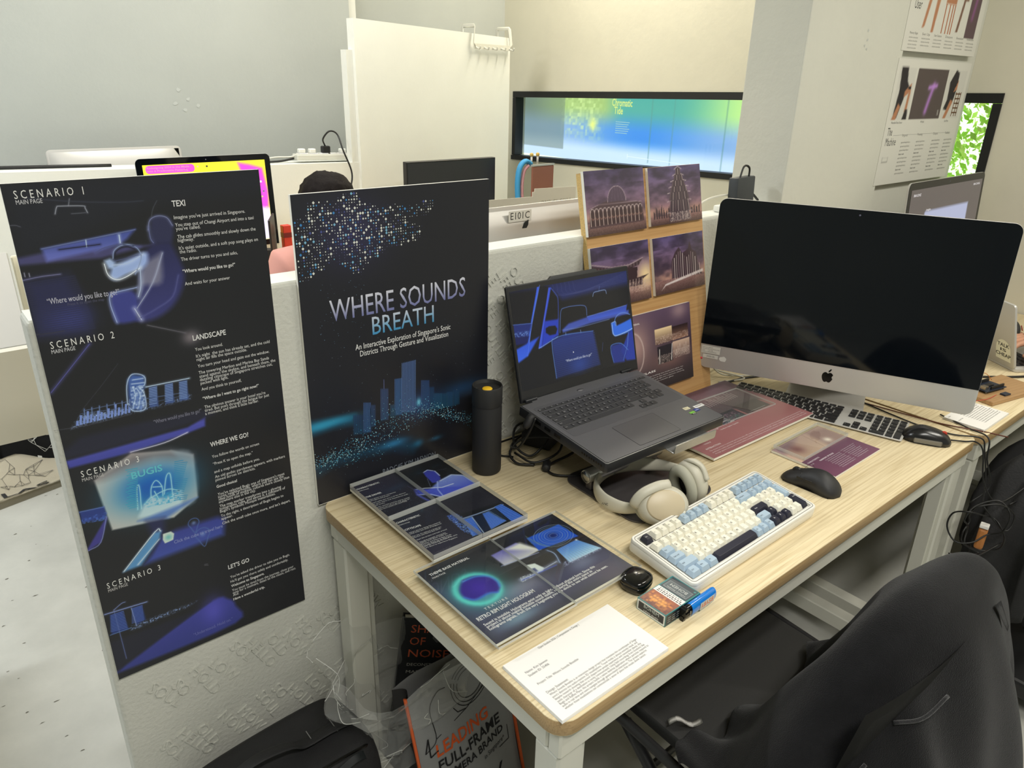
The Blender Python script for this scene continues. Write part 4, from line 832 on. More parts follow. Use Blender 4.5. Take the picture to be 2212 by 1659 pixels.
A=Art(.001,.001,1,1,(30,30,30))
for l,x,y in leg2:
    if l: A.text(l,(x,y),None,.0052 if len(l)==1 else .0036,(205,205,205),raw=True)
A.V=[(a,b,0) for a,b,c_ in A.V]; A.Y=A.Y*0
A.build('legends',M_printm,lp,(0,0,.00205))
# palm-rest stickers
def sticker(parent,x,y,w,h,paint,z=.0005,name='sticker',label=None,rz=0):
    A=Art(w,h,14,8,(240,238,225)); paint(A); return A.build(name,M_print,parent,(x,y,z),(0,0,rz),label)
def s1(A): A.G[:]=(232,226,196); A.text('ABOUT',(.002,.005),(.012,.005),.004,(120,110,90),raw=True); A.text('FULL HD',(.002,.002),(.014,.002),.003,(120,110,90),raw=True)
def s2(A): A.G[:]=(120,190,70); A.fill([(0,0),(.016,0),(.016,.0055),(0,.0055)],(40,40,42),1,raw=True); A.text('RTX',(.004,.0012),(.013,.0012),.004,(225,225,225),True,raw=True)
def s3(A): A.G[:]=(24,50,140); A.text('CORE i7',(.001,.003),(.014,.003),.0045,(220,228,245),True,raw=True)
def s4(A): A.G[:]=(235,235,235); A.text('Lenovo',(.0265,.0072),(.004,.0072),.0062,(70,70,72),True,raw=True)
sticker(lp,.302,.062,.017,.010,s1,rz=-.05); sticker(lp,.300,.040,.016,.0115,s2); sticker(lp,.319,.046,.015,.010,s3); sticker(lp,.330,.0555,.030,.010,s4,rz=-.0)
bm=B()
for k in range(9): box(bm,.0-.0004,.0006,.012+.0065*k,.0155+.0065*k,-.013,-.009)
for k in range(3): box(bm,-.0004,.0006,.13+.03*k,.148+.03*k,-.015,-.008)
obj('side_ports',bm,M_blkg,lp,kind='stuff')
# screen lid
M_s=Matrix.Rotation(-(-.0196),4,'Z')
Lw=Matrix.Translation((.4245,-.1069,.1415))@Matrix.Rotation(-.0369,4,'Z')@Matrix.Rotation(1.3136,4,'X')
Lb=(Matrix.Translation(Vector(LP))@Matrix.Rotation(LR[2],4,'Z')@Matrix.Rotation(LR[0],4,'X')).inverted()@Lw
bm=B(); prism(bm,[(0,-.004),(.357,-.004),(.357,.243),(.352,.2455),(.262,.2455),(.254,.2515),(.125,.2515),(.117,.2455),(.004,.2455),(0,.243)],-.0075,-.0005,bev=.0008)
lid=obj('screen_lid',bm,M_lgd,lp,auto=40); lid.matrix_local=Lb
obj('bezel',prism(B(),rrect(.002,.355,.001,.2435,.003,3),-.0005,.0002),M_blkm,lid)
lq=[(1100,630),(1354,586),(1370,781),(1131,852)]
A=Art(.345,.213,230,145,(9,11,20),lq); A.crisp=True; A.crop=(1080,560,3.457)
NV=(22,30,90)
A.fill([(70,240),(300,190),(960,60),(960,170),(470,300),(380,210)],(24,34,92),.85,.01); A.fill([(380,210),(960,90),(960,200),(480,305)],(30,44,110),.7,.012)
for k in range(6): A.line([(400+30*k,185-4*k),(470+28*k,275-6*k),(960,165-14*k)],(80,90,160),.0007,.5)
A.fill([(285,195),(305,185),(240,510),(215,740),(195,740)],(60,100,235),1,.001,grad=(70,120,245)); A.fill([(300,190),(380,205),(310,420),(300,680),(225,720)],(14,16,26),1,.002); A.line([(303,188),(245,500),(215,735)],(110,150,255),.0012,.9)
A.fill([(372,210),(390,210),(345,460),(318,675),(296,680)],(56,90,225),1,.0015); A.line([(372,212),(340,450),(298,678)],(90,110,240),.0012,.9)
A.fill([(388,215),(440,300),(442,460),(350,480)],(8,10,18),1,.002); A.line([(388,215),(430,270),(443,330),(442,580)],(70,100,210),.0014,.8)
A.fill([(98,500),(245,485),(220,590),(105,600)],(26,46,130),.9,.003); A.line([(98,500),(245,487)],(100,140,230),.001,.8); A.noise([(105,560),(230,545),(225,590),(108,600)],(130,170,240),.9,.0022,.002); A.fill([(105,600),(225,585),(215,640),(112,660)],(14,22,90),1,.003)
A.fill([(340,470),(445,455),(442,580),(318,675)],(38,70,215),.9,.004); A.fill([(350,525),(375,510),(420,505),(436,530),(425,570),(380,580),(350,560)],(10,12,18),1,.002)
A.fill([(125,690),(300,590),(215,740),(135,800)],(46,88,225),1,.004,grad=(60,110,245)); A.line([(300,680),(440,590)],(150,190,255),.0014,.8)
# headrest, seat, dash, mirror
A.line([(455,560),(462,400),(490,370),(560,355),(625,352),(650,370),(655,430)],(110,150,230),.0015,.7); A.fill([(465,400),(500,368),(610,358),(640,470),(500,510),(470,500)],(10,12,20),1,.003)
A.fill([(470,540),(520,490),(660,440),(960,390),(960,420),(680,490),(480,560)],(66,88,190),.9,.004,grad=(84,110,215)); A.fill([(655,440),(940,355),(950,345),(940,405),(670,470)],(50,80,190),.95,.002,grad=(66,100,220)); A.line([(655,440),(940,355)],(130,160,240),.001,.8)
A.line([(480,540),(600,520),(820,460)],(140,170,230),.0012,.6)
A.line([(498,560),(500,580)],(150,180,230),.001,.9); A.line([(607,540),(610,560)],(150,180,230),.001,.9)
A.fill([(395,620),(500,570),(700,548),(750,800),(430,910)],(36,60,150),.85,.005,grad=(20,34,90))
for k in range(20): A.line([(400+1.5*k,632+14*k),(712+2*k,560+12.5*k)],(60,96,190),.0008,.45)
A.line([(430,905),(395,640),(420,605),(500,575),(700,548)],(100,150,235),.0014,.8); A.glow((600,800),.03,.02,(50,90,190),.5)
A.line([(700,285),(708,255),(740,245),(790,236),(800,265)],(160,190,235),.0011,.9); A.line([(750,205),(745,245)],(110,130,190),.0008,.8)
# driver
A.line([(855,505),(862,455),(890,420),(930,412),(968,425)],(110,150,230),.0018,.9); A.line([(870,500),(880,460),(905,435),(945,430)],(14,20,50),.0012,.9)
A.fill([(830,490),(860,475),(870,510),(930,480),(975,455),(990,540),(930,570),(860,590),(840,570)],(50,120,250),.95,.003); A.line([(838,500),(845,565),(865,585),(930,560),(985,530)],(190,220,255),.0016,.9); A.line([(835,490),(862,478),(868,510)],(170,205,255),.0014,.9)
A.fill([(955,560),(1000,530),(1020,760),(940,770),(900,700)],(30,60,180),.9,.004); A.line([(955,560),(945,660),(915,770)],(110,160,245),.0014,.8)
A.fill([(830,660),(900,640),(950,680),(925,780),(850,790),(830,720)],(26,50,150),.9,.004); A.line([(848,785),(828,700),(835,655),(900,642),(950,690)],(90,150,245),.0013,.8); A.line([(770,635),(765,700)],(80,110,190),.0008,.6)
A.text('“Where would you like to go?”',(498,785),(690,728),.0085,(210,220,240)); A.poly(A.T([(552,700),(552,714),(560,709)]),(230,235,245))
A.build('screen_image',attr_mat('laptop display',.2,emit=.72),lid,(.006,.021,.0004))

# power brick and cables behind / left of the laptop
t=thing('power_adapter','black laptop power brick lying by the wall behind the laptop','power adapter',(.505,-.115,.0007),(0,0,.42))
obj('housing',box(B(),0,.145,0,.072,0,.032,bev=.004),M_blkm,t,auto=40)
cable('power_cable',[(.405,-.175,.135),(.398,-.165,.10),(.40,-.13,.05),(.43,-.07,.02),(.50,-.03,.012),(.56,-.05,.03),(.53,-.10,.04),(.47,-.13,.03),(.44,-.12,.012),(.43,-.08,.03),(.47,-.05,.055),(.54,-.10,.05),(.49,-.165,.03),(.43,-.15,.012),(.415,-.10,.02)],.0028,M_cord,'looped black laptop power cable beside the bottle')
cable('power_cable',[(.43,-.15,.007),(.405,-.12,.006),(.41,-.09,.02),(.45,-.09,.04),(.50,-.14,.045),(.52,-.18,.025),(.45,-.17,.006),(.44,-.21,.005),(.50,-.245,.005),(.60,-.235,.006),(.66,-.2,.006)],.0028,M_cord,'black cable running along the desk under the laptop to the right')
t=thing('cable_plug','black barrel connector plugged into left rear corner of the laptop','plug',(.400,-.163,.128),(math.radians(20),math.radians(30),.6))
obj('plug_body',lathe(B(),[(0,-.02),(.0045,-.02),(.0085,-.012),(.009,.004),(.0075,.012),(0,.012)],20),M_blkm,t)
t=thing('cable_plug','black cylindrical noise filter on cable beside the power brick','plug',(.445,-.172,.010),(0,PI/2,.75))
obj('filter_body',lathe(B(),[(0,-.016),(.0075,-.016),(.009,-.013),(.009,.013),(.0075,.016),(0,.016)],20),M_blkm,t)
cable('usb_cable',[(.42,-.09,.0035),(.40,-.06,.0035),(.42,-.025,.004),(.47,-.018,.004),(.60,-.03,.004),(.68,-.06,.004)],.0022,M_cord,'thin black cable on the desk along the foot of the wall')

# ------------------------------------------------------------------ headphones (resting on the stand base)
hp=thing('headphones','pale beige over-ear headphones lying on the dark stand base below the laptop','headphones',(.50,-.40,.0))
M_hp=mat('headphone beige',(196,192,176),.45); M_hpd=mat('headphone cushion',(168,167,152),.65,bump=.1,bscale=80); M_hpc=mat('headphone cap',(198,184,156),.4)
def ov(s_): return s_
def cupframe(p,n,upv):
    n=Vector(n).normalized(); u=Vector(upv); u=(u-n*u.dot(n)).normalized(); s_=u.cross(n)
    return Matrix(((s_.x,u.x,n.x,p[0]),(s_.y,u.y,n.y,p[1]),(s_.z,u.z,n.z,p[2]),(0,0,0,1)))
def cup(M):
    SX=Matrix.Diagonal((.88,1.12,1,1))
    obj('ear_cup',lathe(B(),[(0,-.002),(.036,-.002),(.040,.001),(.0415,.008),(.0405,.016),(.036,.024),(.031,.028)],48,M@SX),M_hp,hp,auto=50)
    obj('cup_cap',lathe(B(),[(0,.027),(.031,.028),(.030,.0305),(.0285,.0315),(0,.0318)],48,M@SX),M_hpc,hp,auto=40,label='warmer beige outer disc')
    bm=B(); tt=B(); n,m_=48,14; vs=[]
    for i in range(n):
        a=2*PI*i/n; vs.append([tt.verts.new(((.0295+.0115*math.cos(2*PI*j/m_))*math.cos(a)*.88,(.0295+.0115*math.cos(2*PI*j/m_))*math.sin(a)*1.12,-.0115+.0105*math.sin(2*PI*j/m_))) for j in range(m_)])
    for i in range(n):
        for j in range(m_): f=tt.faces.new((vs[i][j],vs[(i+1)%n][j],vs[(i+1)%n][(j+1)%m_],vs[i][(j+1)%m_])); f.smooth=True
    merge(bm,tt,M); obj('ear_cushion',bm,M_hpd,hp)
    obj('speaker_cloth',lathe(B(),[(0,-.0045),(.024,-.0045),(.024,-.003),(0,-.003)],32,M@SX),M_blkm,hp)
# front cup: outer face up towards the viewer; rear cup: cushion facing the front-left, standing on its rim
LO=Vector((.50,-.40,0))
C1=Vector((.476,-.458,.040)); M1=cupframe(C1-LO,(-.46,-.70,.50),(.83,-.50,-.02))@Matrix.Scale(1.06,4); cup(M1)
C2=Vector((.566,-.448,.050)); M2=cupframe(C2-LO,(.86,-.15,.16),(.15,.1,1)); cup(M2)
# headband: an arc lying on the desk from the front cup round the left to the rear cup
hb=[(.455,-.435,.030),(.432,-.402,.024),(.424,-.365,.024),(.440,-.325,.026),(.478,-.298,.028),(.525,-.292,.030),(.57,-.312,.033),(.600,-.352,.038),(.608,-.395,.046)]
hb=[Vector(p)-LO for p in hb]
def band(bm,P,hw,th,n=10):
    P=spline(P,6); tt=B(); rings=[]
    for i,p in enumerate(P):
        d=(P[min(i+1,len(P)-1)]-P[max(i-1,0)]).normalized(); up_=Vector((0,0,1)); s_=d.cross(up_).normalized(); up2=s_.cross(d)
        k=min(1,.55+2.2*min(i,len(P)-1-i)/(len(P)-1)); rings.append([tt.verts.new(p+up2*hw*k*math.cos(2*PI*j/n)+s_*th*math.sin(2*PI*j/n)) for j in range(n)])
    for a,b in zip(rings,rings[1:]):
        for j in range(n): f=tt.faces.new((a[j],a[(j+1)%n],b[(j+1)%n],b[j])); f.smooth=True
    tt.faces.new(rings[0][::-1]); tt.faces.new(rings[-1]); return merge(bm,tt)
obj('headband',band(B(),hb,.0165,.006,12),M_hp,hp); 
obj('band_slider',band(B(),[hb[5]+Vector((-.004,.0005,0)),hb[5]+Vector((0,0,0)),hb[5]+Vector((.006,-.001,0))],.0172,.0068),mat('slider grey',(150,150,142),.4),hp)
# yokes joining band and cups
bm=B(); a=M1@Vector((0.0,-.044,.006)); tube(bm,[hb[0]+Vector((-.004,.004,0)),M1@Vector((-.004,-.052,.012)),M1@Vector((-.022,-.040,.026)),M1@Vector((-.034,-.012,.027)),M1@Vector((-.037,.012,.02))],.0095,10,6,flat=(.0095,.005)); obj('yoke',bm,M_hp,hp)
bm=B(); tube(bm,[hb[8],M2@Vector((.0,.046,.014)),M2@Vector((-.020,.036,.024)),M2@Vector((-.034,.012,.022))],.008,10,6,flat=(.009,.005)); obj('yoke',bm,M_hp,hp)
def disc(M,x,y,z,r,m,name,label=None): return obj(name,lathe(B(),[(0,0),(r,0),(r,.0008),(r*.9,.0012),(0,.0012)],24,M@Matrix.Translation((x,y,z))),m,hp,label=label)
disc(M1,.0165,.031,.0285,.0062,mat('button rim',(216,214,200),.4),'round_button'); disc(M1,.030,.040,.0165,.003,M_hp,'small_button')
A=Art(.001,.001,1,1,(50,50,50)); A.text('ULT',(.0050,-.0022),(-.0050,-.0022),.0055,(50,50,48),True,raw=True); A.Y=A.Y*0
b_=A.build('lettering',M_printm,hp); b_.matrix_local=M1@Matrix.Translation((.0165,.031,.0299))@Matrix.Rotation(PI/2+.5,4,'Z')
obj('slider_switch',tube(B(),[M1@Vector((.038,.008,.012)),M1@Vector((.0365,.02,.0125))],.0028,8,smoothn=0),M_hp,hp)
# maker lettering on the outside of the band
A=Art(.001,.001,1,1,(50,50,50)); A.text('SONY',(0,0),(.017,0),.007,(84,84,78),True,raw=True); A.Y=A.Y*0
b_=A.build('lettering',M_printm,hp); b_.matrix_local=Matrix.Translation(Vector((.4205,-.381,.026))-LO)@Matrix.Rotation(math.radians(-62),4,'Z')@Matrix.Rotation(PI/2,4,'X')@Matrix.Rotation(PI,4,'Z')

# ------------------------------------------------------------------ mice
def mouse_shape(L,Wd,H,prof,wid,n=26,m_=18):
    bm=B(); rings=[]
    for i in range(n+1):
        t=i/n; x=-L/2+L*t; h=H*prof(t); w=Wd/2*wid(t); rings.append([bm.verts.new((x,w*math.cos(PI*j/m_)*(1 if j not in (0,m_) else 1),max(.0,h*math.sin(PI*j/m_)**.62))) for j in range(m_+1)])
    for a,b in zip(rings,rings[1:]):
        for j in range(m_): f=bm.faces.new((a[j],a[j+1],b[j+1],b[j])); f.smooth=True
        bm.faces.new((b[0],b[-1],a[-1],a[0]))
    bm.faces.new(rings[0]); bm.faces.new(rings[-1][::-1]); bmesh.ops.recalc_face_normals(bm,faces=list(bm.faces)); return bm
def hump(t): return max(.12,math.sin(PI*min(1,(.12+.80*t)))**.7*(.62+.38*math.exp(-((t-.38)/.3)**2)))
ms=thing('mouse','large matte black mouse between white keyboard and small burgundy card','mouse',(.842,-.562,.0014),(0,0,math.radians(93)))
M_ms=mat('mouse black',(36,36,38),.55)
def wid(t): return max(.03,(1-abs(2*t-1)**4)**.5)*(.86+.14*math.cos(2*PI*(t-.0)))
def prf(t): return (max(0.02,1-abs(2*t-1)**3.2))**.6*(.80+.25*math.exp(-((t-.36)/.24)**2))*(1-.42*max(0,(t-.55))/.45)
obj('shell',mouse_shape(.126,.066,.040,prf,wid),M_ms,ms)
obj('scroll_wheel',lathe(B(),[(0,-.0035),(.009,-.0035),(.0105,-.002),(.0105,.002),(.009,.0035),(0,.0035)],24,Matrix.Translation((.034,0,.0185))@Matrix.Rotation(PI/2,4,'X')),M_blk,ms)
obj('seam',tube(B(),[(.012,.031,.026),(.014,.016,.0385),(.014,-.016,.0385),(.012,-.031,.026)],.0004,4,5),M_blkg,ms)
for x in (-.006,.012): obj('side_button',box(B(),x-.0075,x+.0075,.0308,.0335,.021,.027,bev=.001,seg=1),M_blk,ms)
obj('sole',box(B(),-.05,.05,-.026,.026,-.0012,.0003),M_blkg,ms)
m2=thing('mouse','small glossy black wired mouse by the metal keyboard right end','mouse',(1.262,-.619,.0012),(0,0,math.radians(-62)))
obj('shell',mouse_shape(.108,.062,.036,lambda t:(max(0.02,1-abs(2*t-1)**3))**.55*(.85+.15*math.exp(-((t-.4)/.25)**2)),lambda t:max(.05,(1-abs(2*t-1)**3.5)**.5)*.95),mat('mouse gloss',(24,24,25),.25),m2)
obj('scroll_wheel',lathe(B(),[(0,-.002),(.005,-.002),(.0062,-.001),(.0062,.001),(.005,.002),(0,.002)],20,Matrix.Translation((.034,0,.0245))@Matrix.Rotation(PI/2,4,'X')),mat('red wheel',(190,60,36),.5),m2,label='red scroll wheel')
obj('side_panel',box(B(),-.03,.03,-.0312,-.029,.003,.014,bev=.002,seg=1),mat('mouse side grey',(120,116,106),.5),m2); obj('sole',box(B(),-.04,.04,-.024,.024,-.001,.0003),M_blkg,m2)

# ------------------------------------------------------------------ leaning plywood board with picture panels
TL_=math.radians(12)
bd=thing('plywood_board','plywood board leaning on the partition carrying five picture panels','board',(.6925,-.102,.0045),(0,0,0))
Tm=Matrix.Rotation(-TL_,4,'X')       # local: x right, z up the board, front face at y=0
def tilted(o): o.matrix_local=Tm; return o
tilted(obj('sheet',box(B(),0,.4285,0,.0155,0,.5935),M_ply,bd))
bm=B(); box(bm,-.0012,-.0001,.0004,.0151,.001,.5925); tilted(obj('ply_edge',bm,M_plye,bd,label='pale striped plywood edge'))
def panel(x,z,w,h,label,paint,nx=110):
    t=thing('picture_panel',label,'picture',(0,0,0),(0,0,0),'picture panels on the plywood board'); t.matrix_world=Matrix.Translation((.6925,-.102,.0045))@Tm@Matrix.Translation((x,-.0085,z))
    obj('backing',box(B(),0,w,.0002,.0083,0,h),M_foam,t)
    A=Art(w,h,nx,int(nx*h/w),(60,52,78)); X,Y=A.X/w,A.Y/h; 
    if paint: paint(A,w,h,X,Y)
    A.build('print',M_print,t,(0,0,0),UPR); return t
def sky_(A,X,Y,seed,hz=.28):
    r=np.random.RandomState(seed); c=np.zeros(X.shape)
    for o,am in ((4,.5),(8,.3),(16,.15),(32,.08)):
        k=r.rand(o+3,o+3); x=X*o; y=Y*o*1.6%(o+1); xi,yi=x.astype(int),y.astype(int); fx,fy=x-xi,y-yi; fx=fx*fx*(3-2*fx); fy=fy*fy*(3-2*fy)
        c+=am*((k[yi,xi]*(1-fx)+k[yi,xi+1]*fx)*(1-fy)+(k[yi+1,xi]*(1-fx)+k[yi+1,xi+1]*fx)*fy)
    c=np.clip((c-.3)/.45,0,1)[...,None]; t=np.clip((Y-hz)/(1-hz),0,1)[...,None]
    top=np.array((96,84,132)); mid=np.array((150,112,120)); dk=np.array((46,38,52)); g=mid*(1-t)+top*t; g=g*(.25+.75*c)+dk*(.75-.75*c)
    wm=np.exp(-((Y-hz-.05)/.10)**2)[...,None]*.6*np.clip(c+.3,0,1); g=g*(1-wm)+np.array((216,168,138))*wm
    gr=np.array((112,84,82))+(r.rand(*X.shape,1)-.5)*26; m=(Y<hz)[...,None]; A.G=np.where(m,gr*(.7+.6*Y[...,None]/hz),g)
ST=(206,186,184); SD=(52,40,50)
def mosque(A,w,h,X,Y):
    sky_(A,X,Y,3,.2); P=lambda *p:[(a*w,b*h) for a,b in p]
    A.fill(P((.03,.12),(.06,.42),(.18,.47),(.34,.52),(.8,.47),(.93,.45),(.97,.14),(.9,.13)),(78,58,64),.95,.001,raw=True)
    A.fill([(w*(.51+.155*math.cos(a*PI/14)),h*(.50+.24*math.sin(a*PI/14))) for a in range(15)],(84,68,86),.95,.001,raw=True)
    A.line([(w*(.51+.155*math.cos(a*PI/14)),h*(.50+.24*math.sin(a*PI/14))) for a in range(15)],(190,170,180),.0009,.8,raw=True)
    for k in (-.6,-.2,.2,.6): A.line([(w*(.51+.155*k*math.cos(a*PI/14)**.5 if a<=7 else w*0+.51+.155*k),h*(.50+.23*math.sin(a*PI/14))) for a in (0,3,5,7)] if False else [(w*(.51+.155*k),h*.50),(w*(.51+.09*k),h*.72)],(120,100,120),.0006,.5,raw=True)
    for i in range(13):
        x=.06+.068*i; A.stroke(P((x,.15),(x,.40)),(206,184,176),.0014,raw=True); A.line([(w*(x+.034+.03*math.cos(a*PI/8)),h*(.37+.05*math.sin(a*PI/8))) for a in range(9)],(214,196,196),.0009,.8,raw=True); A.fill(P((x+.012,.16),(x+.056,.16),(x+.056,.36),(x+.034,.40),(x+.012,.36)),(58,40,44),.7,raw=True)
        A.line(P((x+.01,.28),(x+.035,.25),(x+.06,.27)),(200,150,130),.0012,.5,raw=True)
    A.line(P((.05,.42),(.2,.475),(.82,.47),(.94,.45)),(180,160,170),.0009,.7,raw=True)
def tower_p(A,w,h,X,Y):
    sky_(A,X,Y,6,.16); P=lambda *p:[(a*w,b*h) for a,b in p]
    for i in range(7): x=.06+.045*i; A.fill(P((x,.12),(x+.03,.12),(x+.03,.2+.06*(i%4)),(x,.2+.06*((i+1)%3))),(66,52,58),.9,raw=True)
    for i in range(4): x=.78+.05*i; A.fill(P((x,.14),(x+.03,.14),(x+.03,.24+.05*((i*3)%2)),(x,.26)),(60,46,54),.9,raw=True)
    for i,(hw,y0,y1) in enumerate([(.22,.04,.22),(.21,.2,.42),(.20,.4,.56),(.17,.54,.66),(.13,.64,.76),(.09,.74,.86),(.05,.84,.97)]):
        A.fill(P((.56-hw,y0),(.56+hw,y0),(.56+hw*.8,y1),(.56-hw*.8,y1)),(70,56,66),1,.001,raw=True)
        for k in range(9-i): x=.56-hw*.9+hw*1.8*k/(8-i+.01); A.stroke(P((x,y0+.01),(.56+(x-.56)*.9,y1-.02)),(200,182,180) if k%2 else (120,98,104),.0011,raw=True)
        A.line(P((.56-hw-.02,y1-.03),(.56,y1+.02),(.56+hw+.02,y1-.03)),(214,198,200),.001,.8,raw=True)
    A.noise(P((.36,.03),(.78,.03),(.76,.2),(.36,.2)),(226,206,196),.8,.0016,raw=True)
def temple(A,w,h,X,Y):
    sky_(A,X,Y,9,.22); P=lambda *p:[(a*w,b*h) for a,b in p]; A.glow((.92*w,.42*h),.03,.03,(250,224,170),.9,raw=True)
    A.fill(P((.0,.72),(.35,.62),(.62,.62),(.88,.70),(.80,.60),(.7,.58),(.0,.6)),(74,58,64),1,.001,raw=True); A.line(P((.0,.74),(.35,.64),(.62,.63),(.88,.71)),(190,170,170),.0012,.8,raw=True)
    A.fill(P((.05,.3),(.75,.3),(.78,.58),(.05,.6)),(60,44,50),1,raw=True); A.fill(P((.5,.36),(.97,.42),(.86,.36),(.85,.26),(.5,.26)),(66,50,56),1,.001,raw=True)
    for k in range(16): x=.06+.055*k; A.stroke(P((x,.2),(x+.02,.38)),(208,186,178),.0011,raw=True); A.stroke(P((x,.6),(x,.66)),(170,150,152),.0008,raw=True)
    A.noise(P((.1,.16),(.97,.16),(.97,.34),(.1,.34)),(210,180,168),.8,.002,raw=True)
def church(A,w,h,X,Y):
    sky_(A,X,Y,12,.24); P=lambda *p:[(a*w,b*h) for a,b in p]
    A.fill(P((.33,.24),(.34,.55),(.42,.70),(.5,.78),(.56,.66),(.68,.72),(.72,.86),(.76,.70),(.84,.64),(.88,.42),(.95,.22)),(70,54,62),1,.001,raw=True)
    for k in range(14): x=.35+.042*k; yt=.55+.16*math.exp(-((x-.5)/.1)**2)+.12*math.exp(-((x-.74)/.06)**2)-.25*max(0,x-.8)/.1*.5; A.stroke(P((x,.22),(x+.006,yt)),(216,200,200) if k%3 else (140,118,126),.0018 if k%2 else .001,raw=True)
    A.fill(P((.12,.07),(.2,.14),(.6,.20),(.97,.26),(.97,.31),(.5,.23),(.2,.17)),(226,216,216),.9,.001,raw=True)
def sheet5(A,w,h,X,Y):
    A.G[:]=(58,46,54); v=Y[...,None]; A.G=np.array((40,32,36))*(1-v)+np.array((96,76,100))*v; A.glow((.25*w,.62*h),.06,.06,(196,160,150),.8,raw=True); A.glow((.85*w,.93*h),.03,.02,(190,160,160),.6,raw=True); A.glow((.7*w,.35*h),.08,.03,(150,110,100),.6,raw=True)
    A.line([(w*.23+.038*math.cos(a*PI/12),h*.53+.052*math.sin(a*PI/12)) for a in range(25)],(214,196,190),.002,.7,raw=True)
    P=lambda *p:[(a*w,b*h) for a,b in p]
    for (x0,x1,y0,y1,c1_,c2_) in ((.51,.74,.56,.76,(240,214,170),(90,66,60)),(.74,.96,.56,.74,(44,32,36),(150,110,90)),(.53,.73,.31,.53,(40,34,44),(30,26,30)),(.74,.97,.33,.54,(210,180,160),(90,70,70))):
        A.fill(P((x0,y0),(x1,y0),(x1,y1),(x0,y1)),c1_,1,raw=True,grad=c2_); A.noise(P((x0,y0),(x1,y0),(x1,y0+(y1-y0)*.5),(x0,y0+(y1-y0)*.5)),(220,196,186),.7,.002,raw=True)
    for k in range(7): A.stroke(P((.77+.028*k,.36),(.78+.028*k,.44+.03*(k%3))),(235,220,210),.001,raw=True)
    A.stroke(P((.55,.31),(.56,.50)),(225,220,220),.002,raw=True); A.stroke(P((.71,.32),(.73,.53)),(230,225,225),.002,raw=True)
    A.text('THEME BASE MATERIAL',(.06*w,.88*h),(.33*w,.88*h),.0058,(226,220,220),True,raw=True); A.text('RIPPLED GLASS',(.06*w,.235*h),(.49*w,.235*h),.0068,(232,228,228),True,raw=True)
    for i,s_ in enumerate(["Sound has no fixed form. So the buildings are rendered in glass, not","because it is beautiful, but it just as the same sound changes","meaning depending on who hears it bends light into a spectrum, mirroring","this is a place where four cultures coexist: glass","without hiding or merging."]): A.text(s_,(.06*w,(.185-.028*i)*h),((.86,.85,.87,.72,.36)[i]*w,(.185-.028*i)*h),.0036,(205,200,200),raw=True)
panel(-.002+.0003,.4515,.200,.145,'picture panel of a glassy domed building, top left on the plywood board',mosque)
panel(.2150,.4535,.2025,.139,'picture panel of a spiky glass tower, top right on the plywood board',tower_p)
panel(-.001,.2815,.200,.1440,'picture panel of a curved-roof pavilion half hidden behind the laptop screen',temple)
panel(.2150,.2825,.2000,.1415,'picture panel of a glass cathedral, lower right on the plywood board',church)
panel(.0500,.0455,.2955,.2020,'wide text and glass collage panel at the foot of the plywood board',sheet5,150)

# ------------------------------------------------------------------ burgundy A3 sheet with clear sheet, small burgundy card
sq=[(1395,812),(1598,825),(1762,897),(1541,992)]
t=thing('display_board','large burgundy board with white text lying flat right of the laptop','display board',(.760,-.376,.001),(0,0,math.radians(-1)))
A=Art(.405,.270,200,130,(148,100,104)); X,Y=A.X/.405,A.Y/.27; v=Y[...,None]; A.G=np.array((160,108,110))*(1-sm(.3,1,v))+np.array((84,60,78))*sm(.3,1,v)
P=lambda *p:[(a*.405,b*.27) for a,b in p]
A.fill(P((.05,.42),(.35,.42),(.35,.62),(.05,.62)),(88,66,84),.6,.004,raw=True); A.fill(P((.42,.5),(.93,.5),(.93,.93),(.42,.93)),(120,92,108),.9,.006,raw=True,grad=(84,78,86))
for k in range(16): A.stroke(P((.50+.022*k,.66),(.505+.022*k,.74+.02*(k*7%4))),(220,206,210),.0014,raw=True)
A.glow((.26,.21),.05,.02,(190,160,160),.5,raw=True)
A.fill(P((.40,.34),(.64,.34),(.64,.52),(.40,.52)),(52,50,62),1,raw=True); A.noise(P((.41,.35),(.63,.35),(.63,.48),(.41,.48)),(150,120,140),.9,.0035,raw=True); A.noise(P((.41,.35),(.63,.35),(.63,.42),(.41,.42)),(60,120,110),.9,.0035,raw=True); A.fill(P((.66,.36),(.90,.36),(.90,.54),(.66,.54)),(76,66,72),1,raw=True); A.stroke(P((.7,.38),(.86,.38)),(200,200,200),.001,raw=True)
A.text('FREQUENCY - FLUID FORCE',(.05*.405,.325*.27),(.33*.405,.325*.27),.0075,(226,214,214),True,raw=True); 
for i,s_ in enumerate(('· BASS','· MIDS','· TREBLE')): A.text(s_,(.08*.405,(.27-.035*i)*.27),(.15*.405,(.27-.035*i)*.27),.005,(222,210,210),True,raw=True)
for i,s_ in enumerate(("- Deep impact. Radial pulses","- Airflow swing. Turbulence","- Surface ripples. Sparkle")): A.text(s_,(.32*.405,(.385-.045*i)*.27),(.5*.405,(.385-.045*i)*.27),.0055,(222,210,210),True,raw=True)
A.text('INTERACTION',(.05*.405,.13*.27),(.18*.405,.13*.27),.0075,(226,214,214),True,raw=True)
for i,s_ in enumerate(("The mouse position is converted each frame into a 3D ray that intersects the fluid surface. The movement speed and direction become force","pushing the nearby particles, with smooth distance falloff. The pulse moves across SDF colliders, navigating gravity and electric fields, adding","through gesture solving and incompressibility constraints. This keeps every project interaction sounding and transformed across water sound.")): A.text(s_,(.05*.405,(.095-.028*i)*.27),(.97*.405,(.095-.028*i)*.27),.0055,(226,212,212),raw=True)
obj('riser',box(B(),.1,.3,.05,.2,0,.004),M_foam,t); obj('backing',box(B(),0,.405,0,.27,.0042,.0098),M_foam,t); A.build('print',M_print,t,(0,0,.0101))
